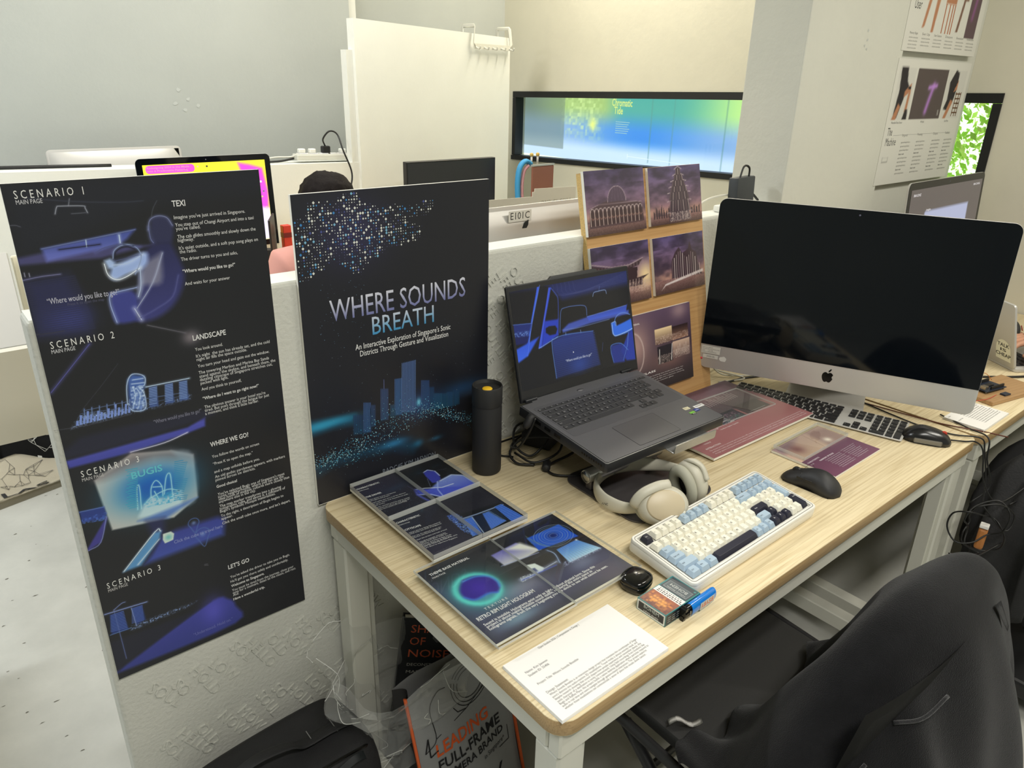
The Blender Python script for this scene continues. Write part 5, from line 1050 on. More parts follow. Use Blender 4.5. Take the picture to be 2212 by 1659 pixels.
t=thing('acrylic_sheet','clear acrylic sheet lying on the burgundy board beside the laptop corner','sheet',(.95,-.285,.0115),(0,0,math.radians(-3)))
slab('sheet_body',0,.185,0,.125,0,.004,t)
t=thing('display_card','small burgundy card with its clear picture block tilted up beside black mouse','display card',(.9095,-.580,.001),(0,0,math.radians(.6)))
A=Art(.2065,.1535,120,90,(96,60,84)); X,Y=A.X/.2065,A.Y/.1535; v=Y[...,None]; A.G=np.array((120,76,98))*(1-v*.6)+np.array((60,42,66))*v*.6
P=lambda *p:[(a*.2065,b*.1535) for a,b in p]
A.fill(P((.0,.52),(1,.52),(1,1),(0,1)),(190,160,150),1,raw=True,grad=(214,184,164)); A.glow((.05,.12),.02,.02,(110,60,70),.6,raw=True); A.glow((.15,.10),.012,.010,(245,226,214),1,raw=True); A.fill(P((.0,.8),(.3,.9),(.5,1),(0,1)),(120,100,120),.6,.01,raw=True); A.line(P((.55,.52),(.62,1)),(150,120,110),.001,.6,raw=True); A.fill(P((.62,.52),(1,.52),(1,.9),(.7,1)),(150,120,120),.7,.008,raw=True); A.glow((.156,.101),.011,.009,(250,236,222),1,raw=True)
A.text('CHARACTERISTIC',(.008,.067),(.045,.067),.0055,(214,204,214),True,raw=True) if False else A.text('CHARACTERISTIC',(.006,.066),(.055,.066),.0058,(214,204,214),True,raw=True); A.text('BUGIS',(.006,.058),(.018,.058),.0045,(214,204,214),raw=True); A.text('HARMONY OF BUGIS',(.04,.056),(.10,.056),.0058,(228,220,228),True,raw=True)
for i in range(8): A.text("An iconic district where cultures meet and share",(.052+.002*(i%3),.050-.0055*i),(.118-.004*(i%2),.050-.0055*i),.0038,(214,206,214),raw=True); 
for i in range(8): A.text("Here the mosque dome and the temples are drawn",(.125+.002*(i%2),.052-.0055*i),(.185-.006*(i%3),.052-.0055*i),.0038,(214,206,214),raw=True)
obj('backing',box(B(),0,.2065,0,.1535,0,.005),M_foam,t); A.build('print',M_print,t,(0,0,.0053)); slab('clear_block',.012,.2095,.079,.157,.0062,.0142,t)

# ------------------------------------------------------------------ all-in-one computer
M_alu=mat('computer aluminium',(200,198,194),.42,metal=.35); M_glassb=mat('dark glass',(9,13,18),.06,spec=.35)
IM=Matrix.Translation((1.0808,-.0802,.0651))@Matrix.Rotation(-1.1679,4,'Z')@Matrix.Rotation(1.5278,4,'X')
def apple(bm,cx,cy,s,z0,z1,M=None,mi=0):
    L=[(0,.36),(.10,.44),(.26,.47),(.42,.36),(.50,.18),(.50,-.02),(.43,-.26),(.30,-.46),(.16,-.52),(0,-.45),(-.16,-.52),(-.30,-.46),(-.43,-.26),(-.50,-.02),(-.50,.18),(-.42,.36),(-.26,.47),(-.10,.44)]
    P=spline([(a,b,0) for a,b in L]+[(L[0][0],L[0][1],0)],3); P=[(p.x,p.y) for p in P[:-1]]
    P=[p for p in P if (p[0]-.60)**2+(p[1]-.05)**2>.21**2]
    bite=[(.60+.21*math.cos(a),.05+.21*math.sin(a)) for a in [math.radians(q) for q in (118,140,165,190,215,240)]]
    k=max(range(len(P)),key=lambda i:(P[i][0],0)) ; # order is clockwise from top: right side holds the bite
    up_=[i for i,p in enumerate(P) if p[0]>.3 and p[1]>.05]; j=up_[-1]
    P=P[:j+1]+bite+P[j+1:]
    prism(bm,[(cx+a*s,cy+b*s) for a,b in P][::-1],z0,z1,M,mi)
    leaf=[(.02,.52),(.04,.66),(.14,.80),(.27,.86),(.26,.72),(.18,.60),(.08,.53)]; prism(bm,[(cx+a*s,cy+b*s) for a,b in leaf][::-1],z0,z1,M,mi)
def allinone(t,M,w=.65,h=.448,chin=.0655,front=True,image=None):
    body=obj('body',prism(B(),rrect(0,w,0,h,.02,8),-.006,0,bev=.001),M_alu,t,auto=40); body.matrix_local=M
    bm=B(); n,m_=24,12
    def f(u,v):
        x=u*w; y=v*h; k=(1-(2*u-1)**4)*(1-(2*v-1)**4); return Vector((x+(0.01-.02*u),y+(.01-.02*v),-.006-.032*max(0,k)**.6))
    grid_surf(bm,f,n,m_); bk=obj('back_shell',bm,M_alu,t); bk.matrix_local=M
    if front:
        pts=[(0.0006,chin),(w-.0006,chin),(w-.0006,h-.02)]+[(w-.02+.0194*math.cos(a*PI/16),h-.02+.0194*math.sin(a*PI/16)) for a in range(1,8)]+[(w-.02,h-.0006),(.02,h-.0006)]+[(.02-.0194*math.sin(a*PI/16),h-.02+.0194*math.cos(a*PI/16)) for a in range(1,8)]+[(.0006,h-.02)]
        g=obj('screen_glass',prism(B(),pts,.0001,.0012),M_glassb,t); g.matrix_local=M
        c=obj('camera_lens',lathe(B(),[(0,0),(.0022,0),(.0022,.0004),(0,.0004)],16,Matrix.Translation((w/2,h-.013,.0012))),mat('lens',(90,92,110),.3),t); c.matrix_local=M
        bm=B(); apple(bm,w/2,chin/2,.026,.0,.0006); l=obj('emblem',bm,M_blkg,t,label='black fruit-shaped emblem with a bite'); l.matrix_local=M
    # foot and arm, upright
    U_=Matrix.Translation(M.translation)@Matrix.Rotation(M.to_euler().z,4,'Z'); z0=-M.translation.z
    bm=B(); t2=B(); hw=.0975
    path=[(.012+.0,.0+z0+.0035),(-.14,z0+.0035),(-.165,z0+.008),(-.172,z0+.02),(-.150,z0+.09),(-.10,.115),(-.045,.15)]
    # cross-section in depth (local y backwards) and height
    P=spline([(0,-a,b) for a,b in path],5)
    for sx in (0,):
        lo=[(p.y,p.z) for p in P]; 
        th=.0032; off=[]
        for i,p in enumerate(P):
            d=(P[min(i+1,len(P)-1)]-P[max(i-1,0)]).normalized(); nrm=Vector((0,-d.z,d.y)); off.append((p+nrm*th,p-nrm*th))
        vs=[[t2.verts.new((w/2+s_*hw,q.y,q.z)) for s_ in (-1,1) for q in pr] for pr in off]
        for a,b in zip(vs,vs[1:]):
            for i,j in ((0,1),(1,3),(3,2),(2,0)): t2.faces.new((a[i],a[j],b[j],b[i]))
        t2.faces.new((vs[0][0],vs[0][2],vs[0][3],vs[0][1])); t2.faces.new((vs[-1][0],vs[-1][1],vs[-1][3],vs[-1][2]))
    bmesh.ops.recalc_face_normals(t2,faces=list(t2.faces)); merge(bm,t2); s=obj('stand',bm,M_alu,t,auto=50); s.matrix_local=U_
    return body
im=thing('all_in_one_computer','large silver all-in-one computer with dark blank screen at the desk right end','computer',(0,0,0))
base=Vector((1.18,-.33,0.0003)); im.location=base; Mi=Matrix.Translation(-base)@IM
allinone(im,Mi)
def st_im(A): 
    A.G[:]=(206,204,196); A.line([(.001,.001),(.049,.001),(.049,.020),(.001,.020)],(60,60,60),.0004,.9,raw=True,closed=True)
    for i,(a,b) in enumerate((("Asset no.","14039 00"),("Description","27 INCH IMAC WITH RETINA 5K DISPLAY"),("Dept","1 year NB"),("Serial no.","DGKX0709XXX"))): A.text(a,(.003,.0155-.0042*i),None,.0034,(70,70,70),raw=True); A.text(b,(.017,.0155-.0042*i),None if i!=1 else (.0485,.0113),.0034,(70,70,70),raw=True)
A=Art(.05,.021,30,12,(206,204,196)); st_im(A); s=A.build('asset_sticker',M_printm,im); s.matrix_local=Mi@Matrix.Translation((.004,.0405,.0016))
A=Art(.040,.0105,20,6,(204,202,194)); A.text('(H202-25)',(.010,.003),(.031,.003),.0068,(70,70,70),raw=True); s=A.build('number_sticker',M_printm,im); s.matrix_local=Mi@Matrix.Translation((.010,.0275,.0012))
s=obj('round_sticker',lathe(B(),[(0,0),(.0032,0),(.0032,.0003),(0,.0003)],20),mat('red dot',(214,70,84),.5),im,label='small red round sticker'); s.matrix_local=Mi@Matrix.Translation((.0065,.0245,.0004))
bm=B(); P=[(.009*math.cos(a*2*PI/24)*(1+.1*math.sin(7*a)),.0075*math.sin(a*2*PI/24)*(1+.12*math.cos(5*a)) if a<=12 else max(-.006,.0075*math.sin(a*2*PI/24))) for a in range(24)]; prism(bm,P,0,.0002); s=obj('torn_sticker',bm,mat('torn sticker',(216,214,208),.6),im); s.matrix_local=Mi@Matrix.Translation((.063,.030,.0004))

# metal keyboard with black keys
ak=thing('keyboard','slim aluminium keyboard with black keys below the large silver computer','keyboard',(1.1985,-.1445,.0112),(math.radians(2.8),0,-1.3106))
bm=B(); prism(bm,rrect(0,.43,-.114,0,.005,4),-.0025,0,bev=.0006); obj('key_tray',bm,M_alu,ak,auto=40)
bm=B(); tube(bm,[(.01,-.008,-.0062),(.42,-.008,-.0062)],.0046,12,smoothn=0); obj('rear_bar',bm,mat('white plastic',(225,225,220),.4),ak)
LK.clear(); leg3=[]; Q=.019; M_ak=mat('black key',(30,30,32),.45)
def akrow(y,d,segs):
    for x0,ws,ls in segs:
        x=x0
        for w,l in zip(ws,ls):
            if w<0: x+=-w*Q; continue
            flatkey(ak,w*Q-.0034,d-.0032,x+w*Q/2,y-d/2,M_ak,.0020); leg3.append((l,x+.004,y-d/2)); x+=w*Q
x1_,x2_,x3_=.003,.2945,.3535
akrow(-.004,.0105,[(x1_,[1.036]*14,['esc']+['F%d'%i for i in range(1,13)]+['^']),(x2_,[1,1,1],['F13','F14','F15']),(x3_,[.97]*4,['F16','F17','F18','F19'])])
akrow(-.0165,.0188,[(x1_,[1]*13+[1.5],list('~1234567890-=')+['del']),(x2_,[1,1,1],['fn','home','pgup']),(x3_,[.97]*4,list('c=/*'))])
akrow(-.0355,.0188,[(x1_,[1.5]+[1]*13,['tab']+list('QWERTYUIOP[]\\')),(x2_,[1,1,1],['del','end','pgdn']),(x3_,[.97]*4,list('789-'))])
akrow(-.0545,.0188,[(x1_,[1.75]+[1]*11+[1.75],['caps']+list("ASDFGHJKL;'")+['return']),(x3_,[.97]*4,list('456+'))])
akrow(-.0735,.0188,[(x1_,[2.25]+[1]*10+[2.25],['shift']+list('ZXCVBNM,./')+['shift']),(x2_,[-1,1],['','^']),(x3_,[.97]*3,list('123'))])
akrow(-.0925,.0188,[(x1_,[1.5,1.25,1.5,6,1.5,1.25,1.5],['ctrl','alt','cmd','','cmd','alt','ctrl']),(x2_,[1,1,1],list('<v>')),(x3_,[1.94,.97],['0','.'])])
flatkey(ak,.97*Q-.0034,.0376-.0032,x3_+3.4*Q*.99,-.0735-.0188,M_ak,.0020)
A=Art(.001,.001,1,1,(30,30,30))
for l,x,y in leg3:
    if l: A.text(l,(x,y),None,.0055 if len(l)==1 else .0038,(215,215,215),raw=True)
A.V=[(a,b,0) for a,b,c_ in A.V]; A.Y=A.Y*0; A.build('legends',M_printm,ak,(0,0,.00265))

# ------------------------------------------------------------------ cables on and beside the desks
cable('white_cable',[(1.16,-.10,.004),(1.24,-.13,.006),(1.20,-.06,.02),(1.28,-.05,.02),(1.36,-.12,.008),(1.38,-.03,.008)],.0024,M_cordw,'white cables tangled on the desk behind the silver computer')
cable('white_cable',[(1.19,-.02,.10),(1.18,-.045,.05),(1.20,-.08,.012),(1.27,-.12,.004),(1.33,-.14,.004)],.0026,M_cordw,'white cable arcing down behind left edge of silver computer')
cable('black_cable',[(1.17,-.115,.004),(1.24,-.125,.004),(1.31,-.15,.004)],.003,M_cord,'short black cable behind the metal keyboard')
cable('mouse_cable',[(1.36,-.40,.003),(1.34,-.50,.003),(1.33,-.58,.003),(1.345,-.65,.003),(1.375,-.700,.004),(1.385,-.712,-.03),(1.39,-.73,-.10),(1.37,-.745,-.16)],.0019,M_cord,'thin black mouse cable running off the desk front beside the small mouse')
cable('black_cable',[(1.30,-.66,.006),(1.325,-.683,.004),(1.345,-.699,.003),(1.36,-.715,-.02),(1.365,-.735,-.10),(1.40,-.77,-.15),(1.52,-.80,-.12),(1.54,-.80,-.16),(1.45,-.78,-.17)],.0019,M_cord,'black cable hanging in a long loop over the dark bag')
cable('red_cable',[(1.34,-.33,.003),(1.36,-.45,.003),(1.385,-.60,.003),(1.42,-.68,.003),(1.47,-.73,-.01)],.0016,mat('maroon cord',(90,44,30),.5),'thin maroon cable crossing from the silver computer to the next desk')
pts=[(1.41,-.62,.004),(1.40,-.70,.003),(1.385,-.716,-.03),(1.385,-.725,-.12),(1.36,-.73,-.17)]
rr=random.Random(2)
cable('black_cable',[(1.44,-.58,.004),(1.41,-.66,.004),(1.40,-.708,.0),(1.392,-.72,-.05),(1.40,-.74,-.12),(1.36,-.72,-.16)],.0019,M_cord,'black cable falling between the two desks')
C0=Vector((1.365,-.755,-.215))
loop=[]
for k in range(30):
    a=k*PI/5.2; r=.055+.025*math.sin(k*.9); loop.append(C0+Vector((r*math.cos(a)*.55+.015*math.sin(k*1.7),-r*math.cos(a)*.8,r*math.sin(a)*.95)))
cable('coiled_cable',[(1.37,-.745,-.16)]+loop+[C0+Vector((-.11,.02,-.04)),C0+Vector((-.03,-.01,-.07)),C0+Vector((.06,-.04,-.05))],.0021,M_cord,'loose coil of black cable hanging at the joint of the two desks')

# ------------------------------------------------------------------ things on the next desk
t=thing('circuit_board','dark microcontroller boards on a brown wooden tile next to printed sheets','electronics',(1.665,-.605,.0005),(0,0,math.radians(-12)))
obj('wooden_tile',box(B(),-.04,.19,-.045,.07,0,.012,bev=.0015,seg=1),wood('mdf tile',(176,140,98),(160,124,84),0),t)
M_pcb=mat('pcb',(28,38,56),.4); M_pin=mat('header',(18,18,18),.5)
obj('board',box(B(),-.005,.085,-.005,.048,.018,.0198),M_pcb,t)
for (x0,x1,y0,y1,h_,m_) in ((.0,.014,.004,.018,.03,M_steel),(.0,.016,.03,.043,.028,M_blk),(.022,.08,.0,.004,.028,M_pin),(.022,.08,.042,.046,.028,M_pin),(.03,.06,.016,.028,.023,M_blk)): obj('component',box(B(),x0,x1,y0,y1,.0199,h_),m_,t)
for x,y in ((0,0),(.08,0),(0,.043),(.08,.043)): obj('post',lathe(B(),[(0,.0121),(.002,.0121),(.002,.0179),(0,.0179)],8,Matrix.Translation((x,y,0))),M_steel,t)
obj('sensor_board',box(B(),.03,.055,-.035,-.02,.0125,.0165),M_pcb,t)
cable('jumper_wire',[(1.60,-.54,.03),(1.66,-.56,.06),(1.72,-.575,.05),(1.74,-.59,.03)],.0008,mat('orange wire',(220,130,50),.5),'thin orange jumper wire arching over the circuit board')
cable('jumper_wire',[(1.50,-.60,.01),(1.56,-.61,.018),(1.62,-.625,.016),(1.665,-.63,.018)],.0008,mat('red wire',(190,50,40),.5),'thin red jumper wire lying toward the silver computer')
A=Art(.165,.095,4,4,(232,230,226))
for i in range(11): A.text("This project explores how a body can listen to a room and answer it softly",(.05,.078-.0062*i),(.158-.004*(i%3),.078-.0062*i),.0042,(70,70,70),raw=True)
A.text('Name:',(.008,.085),None,.005,(70,70,70),raw=True); A.text('Project Title:',(.008,.06),None,.005,(70,70,70),raw=True)
t=thing('paper_stack','stack of printed white sheets on the next desk in front of circuit board','papers',(1.424,-.6885,.0005),(0,0,math.radians(0)))
bm=B(); [box(bm,.0005*(k%2),.165+.0005*(k%2),0,.095,.0006*k,.0006*k+.0005) for k in range(10)]; obj('sheets',bm,M_paper,t); A.build('print',M_printm,t,(0,0,.0063))
# laptop with sticker
l2=thing('laptop','silver open laptop seen from behind with TALK IS CHEAP sticker on its lid','laptop',(1.95,-.585,.0005),(0,0,math.radians(56)))
# local x along hinge (left-back direction), local -y towards the user
bm=B(); prism(bm,rrect(0,.305,-.215,0,.01,5),0,.012,bev=.002); obj('base',bm,M_alu,l2,auto=40)
bm=B(); prism(bm,rrect(.02,.285,-.115,-.012,.004,3),.0121,.0126); obj('key_well',bm,M_blkm,l2)
for i in range(4):
    for j in range(12): obj('key',keycap_mesh(.95,.95,M_ak,.0012,.001,.0018,.0),None,l2,(.034+.0215*j,-.03-.023*i,.0127))
Ml=Matrix.Translation((0,0,.010))@Matrix.Rotation(math.radians(-16),4,'X')
s=obj('lid',prism(B(),rrect(0,.305,0,.205,.01,5),-.0035,.0035,Matrix.Rotation(PI/2,4,'X'),bev=.001),M_alu,l2,auto=40); s.matrix_local=Ml
A=Art(.07,.075,40,44,(226,224,206)); A.G[:]=(200,198,192)
arch=[(.004,.004),(.066,.004),(.066,.04)]+[(.035+.031*math.cos(a*PI/12),.04+.031*math.sin(a*PI/12)) for a in range(1,12)]+[(.004,.04)]
A=Art(.07,.075,2,2,(200,198,192)); A.poly(arch,(232,230,208)); A.line(arch,(120,120,110),.0006,.8,raw=True); A.layer=0
A.X=A.X*0+.03; A.Y=A.Y*0+.03
for s_,y,sz in (('TALK',.048,.016),('IS',.033,.013),('CHEAP',.016,.016)): A.text(s_,(.035-.0062*len(s_),y),(.035+.0062*len(s_),y),sz,(40,40,40),True,raw=True)
s=A.build('lid_sticker',M_printm,l2,label='arched cream sticker lettered TALK IS CHEAP'); s.matrix_local=Ml@Matrix.Translation((.08,.0038,.012))@Matrix.Rotation(PI/2,4,'X')@Matrix.Rotation(PI,4,'Y')
cable('black_cable',[(1.55,-.49,.004),(1.75,-.50,.004),(1.9,-.60,.004),(2.05,-.68,.004),(2.2,-.66,.004)],.0032,M_cord,'black cable lying behind the circuit board toward the right')
t=thing('mouse','angular dark mouse at the wall end of the next desk','mouse',(2.42,-.42,.001),(0,0,math.radians(20)))
obj('shell',mouse_shape(.125,.066,.036,prf,wid),M_ms,t); obj('side_strip',box(B(),-.03,.03,-.034,-.031,.008,.012),mat('red accent',(150,40,36),.4),t)
# second all-in-one screen further along the wall
t=thing('all_in_one_computer','silver-framed computer on the next desk showing nested grey windows on screen','computer',(2.25,-.20,.0003))
Mm=Matrix.Translation((1.948-2.25,0,.055))@Matrix.Rotation(math.radians(1.0),4,'Z')@Matrix.Rotation(math.radians(86),4,'X')
allinone(t,Mm,.64,.448)
A=Art(.60,.34,60,34,(92,84,82)); A.text('IMAGINE',(.02,.318),(.075,.318),.012,(210,205,205),True,raw=True); A.text('MACHINE',(.52,.322),(.58,.322),.010,(210,205,205),True,raw=True)
A.fill([(.13,.0),(.50,.0),(.50,.262),(.13,.262)],(178,184,214),1,raw=True); A.fill([(.20,.0),(.44,.0),(.44,.205),(.20,.205)],(80,74,74),1,raw=True); A.text('imagine',(.135,.266),(.17,.266),.010,(220,215,215),True,raw=True); A.text('Layer',(.22,.18),(.25,.18),.009,(170,165,165),raw=True)
s=A.build('screen_image',attr_mat('soft screen',.2,emit=.9),t); s.matrix_local=Mm@Matrix.Translation((.02,.085,.0016))

# wall posters beyond the pillar
def wallposter(z0,h,label,top):
    w=.573; t=thing('wall_poster',label,'poster',(2.028,-.0195,z0),group='posters on the pillar wall'); obj('backing',box(B(),0,w,.0002,.018,0,h),mat('poster board',(206,205,196),.6),t)
    A=Art(w,h,120,84,(214,213,205)); fx,fy=w,h; P=lambda *p:[(a*w,b*h) for a,b in p]; BKK=(44,40,42); SK=(178,124,92)
    ff=(lambda y:y*.36 if y<.42 else .15+(y-.42)*1.1) if top else (lambda y:y*1.25+.03 if y<.42 else .53+(y-.42)*.8)
    P=lambda *p:[(a*w,ff(b)*h) for a,b in p]
    if top:
        A.text('User',(.055*w,.30*h),(.14*w,.30*h),.04,(60,60,60),raw=True)
        A.fill(P((.26,.9),(.36,.9),(.37,.75),(.34,.42),(.31,.42),(.32,.7),(.27,.72),(.22,.45),(.19,.44),(.24,.75)),SK,1,.002,raw=True); A.fill(P((.26,.87),(.37,.9),(.36,.96),(.26,.96)),BKK,1,raw=True); A.fill(P((.33,.68),(.37,.68),(.37,.76),(.33,.76)),BKK,.8,.002,raw=True)
        A.fill(P((.46,.68),(.56,.68),(.56,.96),(.46,.96)),(58,54,64),1,raw=True); 
        for x in (.45,.5,.54,.57): A.stroke(P((x,.42),(x,.62)),(170,104,70),.007,raw=True)
        A.fill(P((.44,.62),(.58,.62),(.58,.7),(.44,.68)),SK,1,.002,raw=True)
        A.fill(P((.64,.44),(.67,.44),(.70,.66),(.74,.66),(.76,.86),(.70,.9),(.68,.7)),(120,90,76),1,.002,raw=True); A.fill(P((.69,.70),(.75,.70),(.75,.80),(.70,.80)),BKK,1,raw=True)
        A.fill(P((.78,.38),(.93,.38),(.93,.96),(.78,.96)),(96,78,82),1,raw=True); A.line(P((.84,.55),(.86,.7),(.87,.82)),(150,90,150),.010,.7,raw=True)
        for i,s_ in enumerate(('Memory Begin','Set Up','User Session','Distort','Emotion','Reflection')): x=.06+.155*i; A.text(s_,(x*w,ff(.34)*h),((x+.10)*w,ff(.34)*h),.010,(110,110,106),raw=True); [A.text('a body learns to move and listen',(x*w,ff(.26-.07*j)*h),((x+.11)*w,ff(.26-.07*j)*h),.007,(140,140,136),raw=True) for j in range(3 if i else 4)]
    else:
        A.fill(P((.04,.42),(.25,.42),(.25,.92),(.04,.92)),(206,205,198),1,raw=True); A.fill(P((.06,.44),(.11,.44),(.16,.66),(.19,.75),(.16,.80),(.14,.93),(.06,.93),(.08,.7)),BKK,1,.002,raw=True); A.fill(P((.05,.42),(.10,.42),(.13,.55),(.10,.58)),SK,1,.002,raw=True); A.fill(P((.15,.70),(.22,.78),(.225,.68),(.22,.5),(.19,.5),(.20,.68),(.15,.64)),SK,1,.002,raw=True); A.fill(P((.18,.42),(.24,.42),(.23,.52),(.2,.52)),BKK,1,.002,raw=True); A.fill(P((.19,.71),(.225,.71),(.225,.74),(.19,.74)),BKK,1,raw=True)
        A.fill(P((.27,.42),(.69,.42),(.69,.93),(.27,.93)),(86,76,74),1,raw=True); A.line(P((.47,.50),(.49,.62),(.52,.76)),(180,130,210),.012,.9,raw=True); A.line(P((.46,.74),(.56,.76)),(190,140,220),.008,.9,raw=True)
        A.text('N',(.645*w,ff(.45)*h),(.66*w,ff(.45)*h),.03,(205,205,200),raw=True)
        A.fill(P((.70,.42),(.96,.42),(.96,.93),(.70,.93)),(206,205,198),1,raw=True); A.fill(P((.72,.52),(.80,.50),(.84,.62),(.86,.75),(.85,.90),(.80,.93),(.74,.80),(.75,.62)),BKK,1,.002,raw=True); A.fill(P((.74,.42),(.78,.42),(.84,.60),(.80,.62)),SK,1,.002,raw=True); A.fill(P((.82,.70),(.86,.72),(.86,.82)),SK,1,raw=True)
        for x in (.86,.90,.93): A.stroke(P((x,.44),(x+.01,.7)),(120,90,70),.006,raw=True)
        for j in range(5): A.stroke(P((.86,.48+.05*j),(.94,.48+.05*j)),(120,90,70),.005,raw=True)
        for s_,x0,x1 in (('Wearable Knee Sensor',.06,.2),('Wristlet',.44,.49),('Stool Frame',.78,.84)): A.text(s_,(x0*w,ff(.375)*h),(x1*w,ff(.375)*h),.011,(100,100,98),raw=True)
        A.text('The',(.04*w,ff(.30)*h),(.10*w,ff(.30)*h),.036,(60,60,60),raw=True); A.text('Machine',(.04*w,ff(.235)*h),(.17*w,ff(.235)*h),.036,(60,60,60),raw=True); A.line(P((.04,.13),(.11,.13),(.11,.16),(.04,.16)),(120,120,116),.001,.9,raw=True,closed=True)
        A.stroke(P((.12,.30),(.9,.30)),(160,160,156),.0012,raw=True)
        for i,(s_,x) in enumerate((('Input',.24),('Processing',.44),('Output',.66),('Feedback',.84))):
            A.text(s_,(x*w,ff(.29)*h),((x+.07)*w,ff(.29)*h),.012,(110,110,108),raw=True)
            for j in range(9): 
                if j in (3,7): A.text('Sensor node',(x*w,ff(.245-.026*j)*h),((x+.07)*w,ff(.245-.026*j)*h),.008,(90,90,88),True,raw=True)
                else: A.text('signals travel through the frame to',(x*w,ff(.245-.026*j)*h),((x+.12)*w,ff(.245-.026*j)*h),.008,(120,120,116),raw=True)
    A.build('print',M_printm,t,(0,0,0),UPR)
wallposter(.472,.392,'white wall poster headed The Machine with legs and purple figure photographs',False)
wallposter(.886,.40,'white wall poster of knees, chair and purple figure, hung highest on the wall',True)

# ------------------------------------------------------------------ chair with jacket
M_ch=mat('chair vinyl',(38,38,38),.55,bump=.1,bscale=300); M_chm=mat('chair metal',(26,26,28),.4)
ch=thing('folding_chair','black folding chair with padded seat pushed to the desk under the jacket','chair',(.54,-.68,FLOOR))
SZ=.455
bm=B(); t=B(); prism(t,rrect(-.21,.21,-.22,.22,.03,6),SZ-.03,SZ,bev=.006); merge(bm,t,Matrix.Translation((0,0,0))@Matrix.Rotation(math.radians(2),4,'X')); obj('seat',bm,M_ch,ch,auto=40)
for s_,nm in ((-1,'a'),(1,'b')):
    x=.235*s_
    obj('side_rail',tube(B(),[(x,.24,SZ-.05),(x,.22,SZ-.02),(x,-.20,SZ-.045)],.011,10,6,flat=(.008,.014)),M_chm,ch)
    obj('leg',tube(B(),[(x,-.215,.60),(x,-.19,.54),(x,-.06,.42),(x,.12,.18),(x,.24,.012)],.0125,10,6),M_chm,ch)
    obj('leg',tube(B(),[(x*.94,.13,SZ-.04),(x*.94,-.05,.25),(x*.94,-.25,.012)],.0115,10,6),M_chm,ch)
    obj('pivot_bolt',lathe(B(),[(0,0),(.008,0),(.008,.003),(0,.004)],14,Matrix.Translation((x+.010*s_,.16,SZ-.045))@Matrix.Rotation(PI/2*s_,4,'Y')),M_steel,ch)
bm=B(); t=B()
def cb(u,v): x=(-.22+.44*u); return Vector((x,-.225-.03*(1-(2*u-1)**2)-.03*v,  .56+.19*v+.012*(1-(2*u-1)**2)))
grid_surf(bm,cb,14,5); g=bmesh.ops.solidify(bm,geom=list(bm.faces),thickness=.018); obj('backrest',bm,M_ch,ch)
obj('stretcher',tube(B(),[(-.235,.2,.08),(.235,.2,.08)],.009,8,smoothn=0),M_chm,ch); obj('stretcher',tube(B(),[(-.22,-.22,.05),(.22,-.22,.05)],.009,8,smoothn=0),M_chm,ch)
# jacket: one draped cloth surface over the backrest, its near side spilling over the seat
M_jk=mat('black fleece',(36,36,38),.95,bump=.5,bscale=700,vary=.15,vscale=30); M_jk.node_tree.nodes['Principled BSDF'].inputs['Sheen Weight'].default_value=.25; M_jk.node_tree.nodes['Principled BSDF'].inputs['Specular IOR Level'].default_value=.08
jk=thing('jacket','black fleece jacket draped over the folding chair back','jacket',(.54,-1.0,.0))
CTR=[ # rows across the backrest: near edge -> far edge (u); each row from seat side over the top to the outer side (v)
 [(.28,-.70,-.268),(.27,-.76,-.255),(.26,-.80,-.22),(.24,-.86,-.20),(.22,-.92,-.28),(.20,-.98,-.42),(.18,-1.02,-.65)],
 [(.355,-.67,-.268),(.35,-.74,-.22),(.34,-.80,-.13),(.335,-.86,-.08),(.33,-.93,-.15),(.32,-1.02,-.35),(.30,-1.08,-.65)],
 [(.43,-.70,-.266),(.42,-.77,-.18),(.42,-.83,-.01),(.43,-.89,.02),(.43,-.95,-.04),(.42,-1.06,-.28),(.41,-1.12,-.65)],
 [(.55,-.735,-.266),(.53,-.79,-.14),(.53,-.845,.045),(.54,-.915,.06),(.55,-.985,-.015),(.55,-1.07,-.25),(.55,-1.13,-.65)],
 [(.64,-.72,-.266),(.65,-.78,-.13),(.66,-.845,.040),(.67,-.915,.06),(.68,-.985,-.02),(.69,-1.05,-.25),(.69,-1.10,-.65)],
 [(.72,-.70,-.266),(.74,-.78,-.16),(.77,-.86,.02),(.79,-.92,.03),(.80,-.965,-.06),(.81,-1.01,-.25),(.81,-1.05,-.65)],
 [(.74,-.80,-.266),(.79,-.82,-.18),(.84,-.88,-.06),(.86,-.92,-.05),(.86,-.95,-.12),(.85,-.98,-.3),(.84,-1.0,-.65)]]
def cr(P,t):
    n=len(P)-1; x=min(t*n,n-1e-6); i=int(x); f=x-i; g=lambda k:Vector(P[max(0,min(n,k))]); p0,p1,p2,p3=g(i-1),g(i),g(i+1),g(i+2)
    return .5*((2*p1)+(p2-p0)*f+(2*p0-5*p1+4*p2-p3)*f*f+(3*p1-p0-3*p2+p3)*f**3)
def jf(u,v):
    p=cr([cr(r,v) for r in CTR],u)
    a=max(0,abs(v-.47)-.1); w=.016*math.sin(u*19+2.2*math.sin(v*4)+v*3)*min(1,a*3.2)+.007*math.sin(u*41+v*9)*min(1,a*3); hood=.0
    return p+Vector((w*.25,-w if v>.47 else w,w*.5))-Vector((.54,-1.0,0))
bm=B(); grid_surf(bm,jf,80,90); bmesh.ops.solidify(bm,geom=list(bm.faces),thickness=-.006); obj('body',bm,M_jk,jk,smooth=True)
def on(u,v,h=.004):
    p=jf(u,v); n=(jf(min(1,u+.01),v)-jf(u-.01,v)).cross(jf(u,min(1,v+.01))-jf(u,v-.01)).normalized(); return p-n*h if n.y>0 else p+n*h
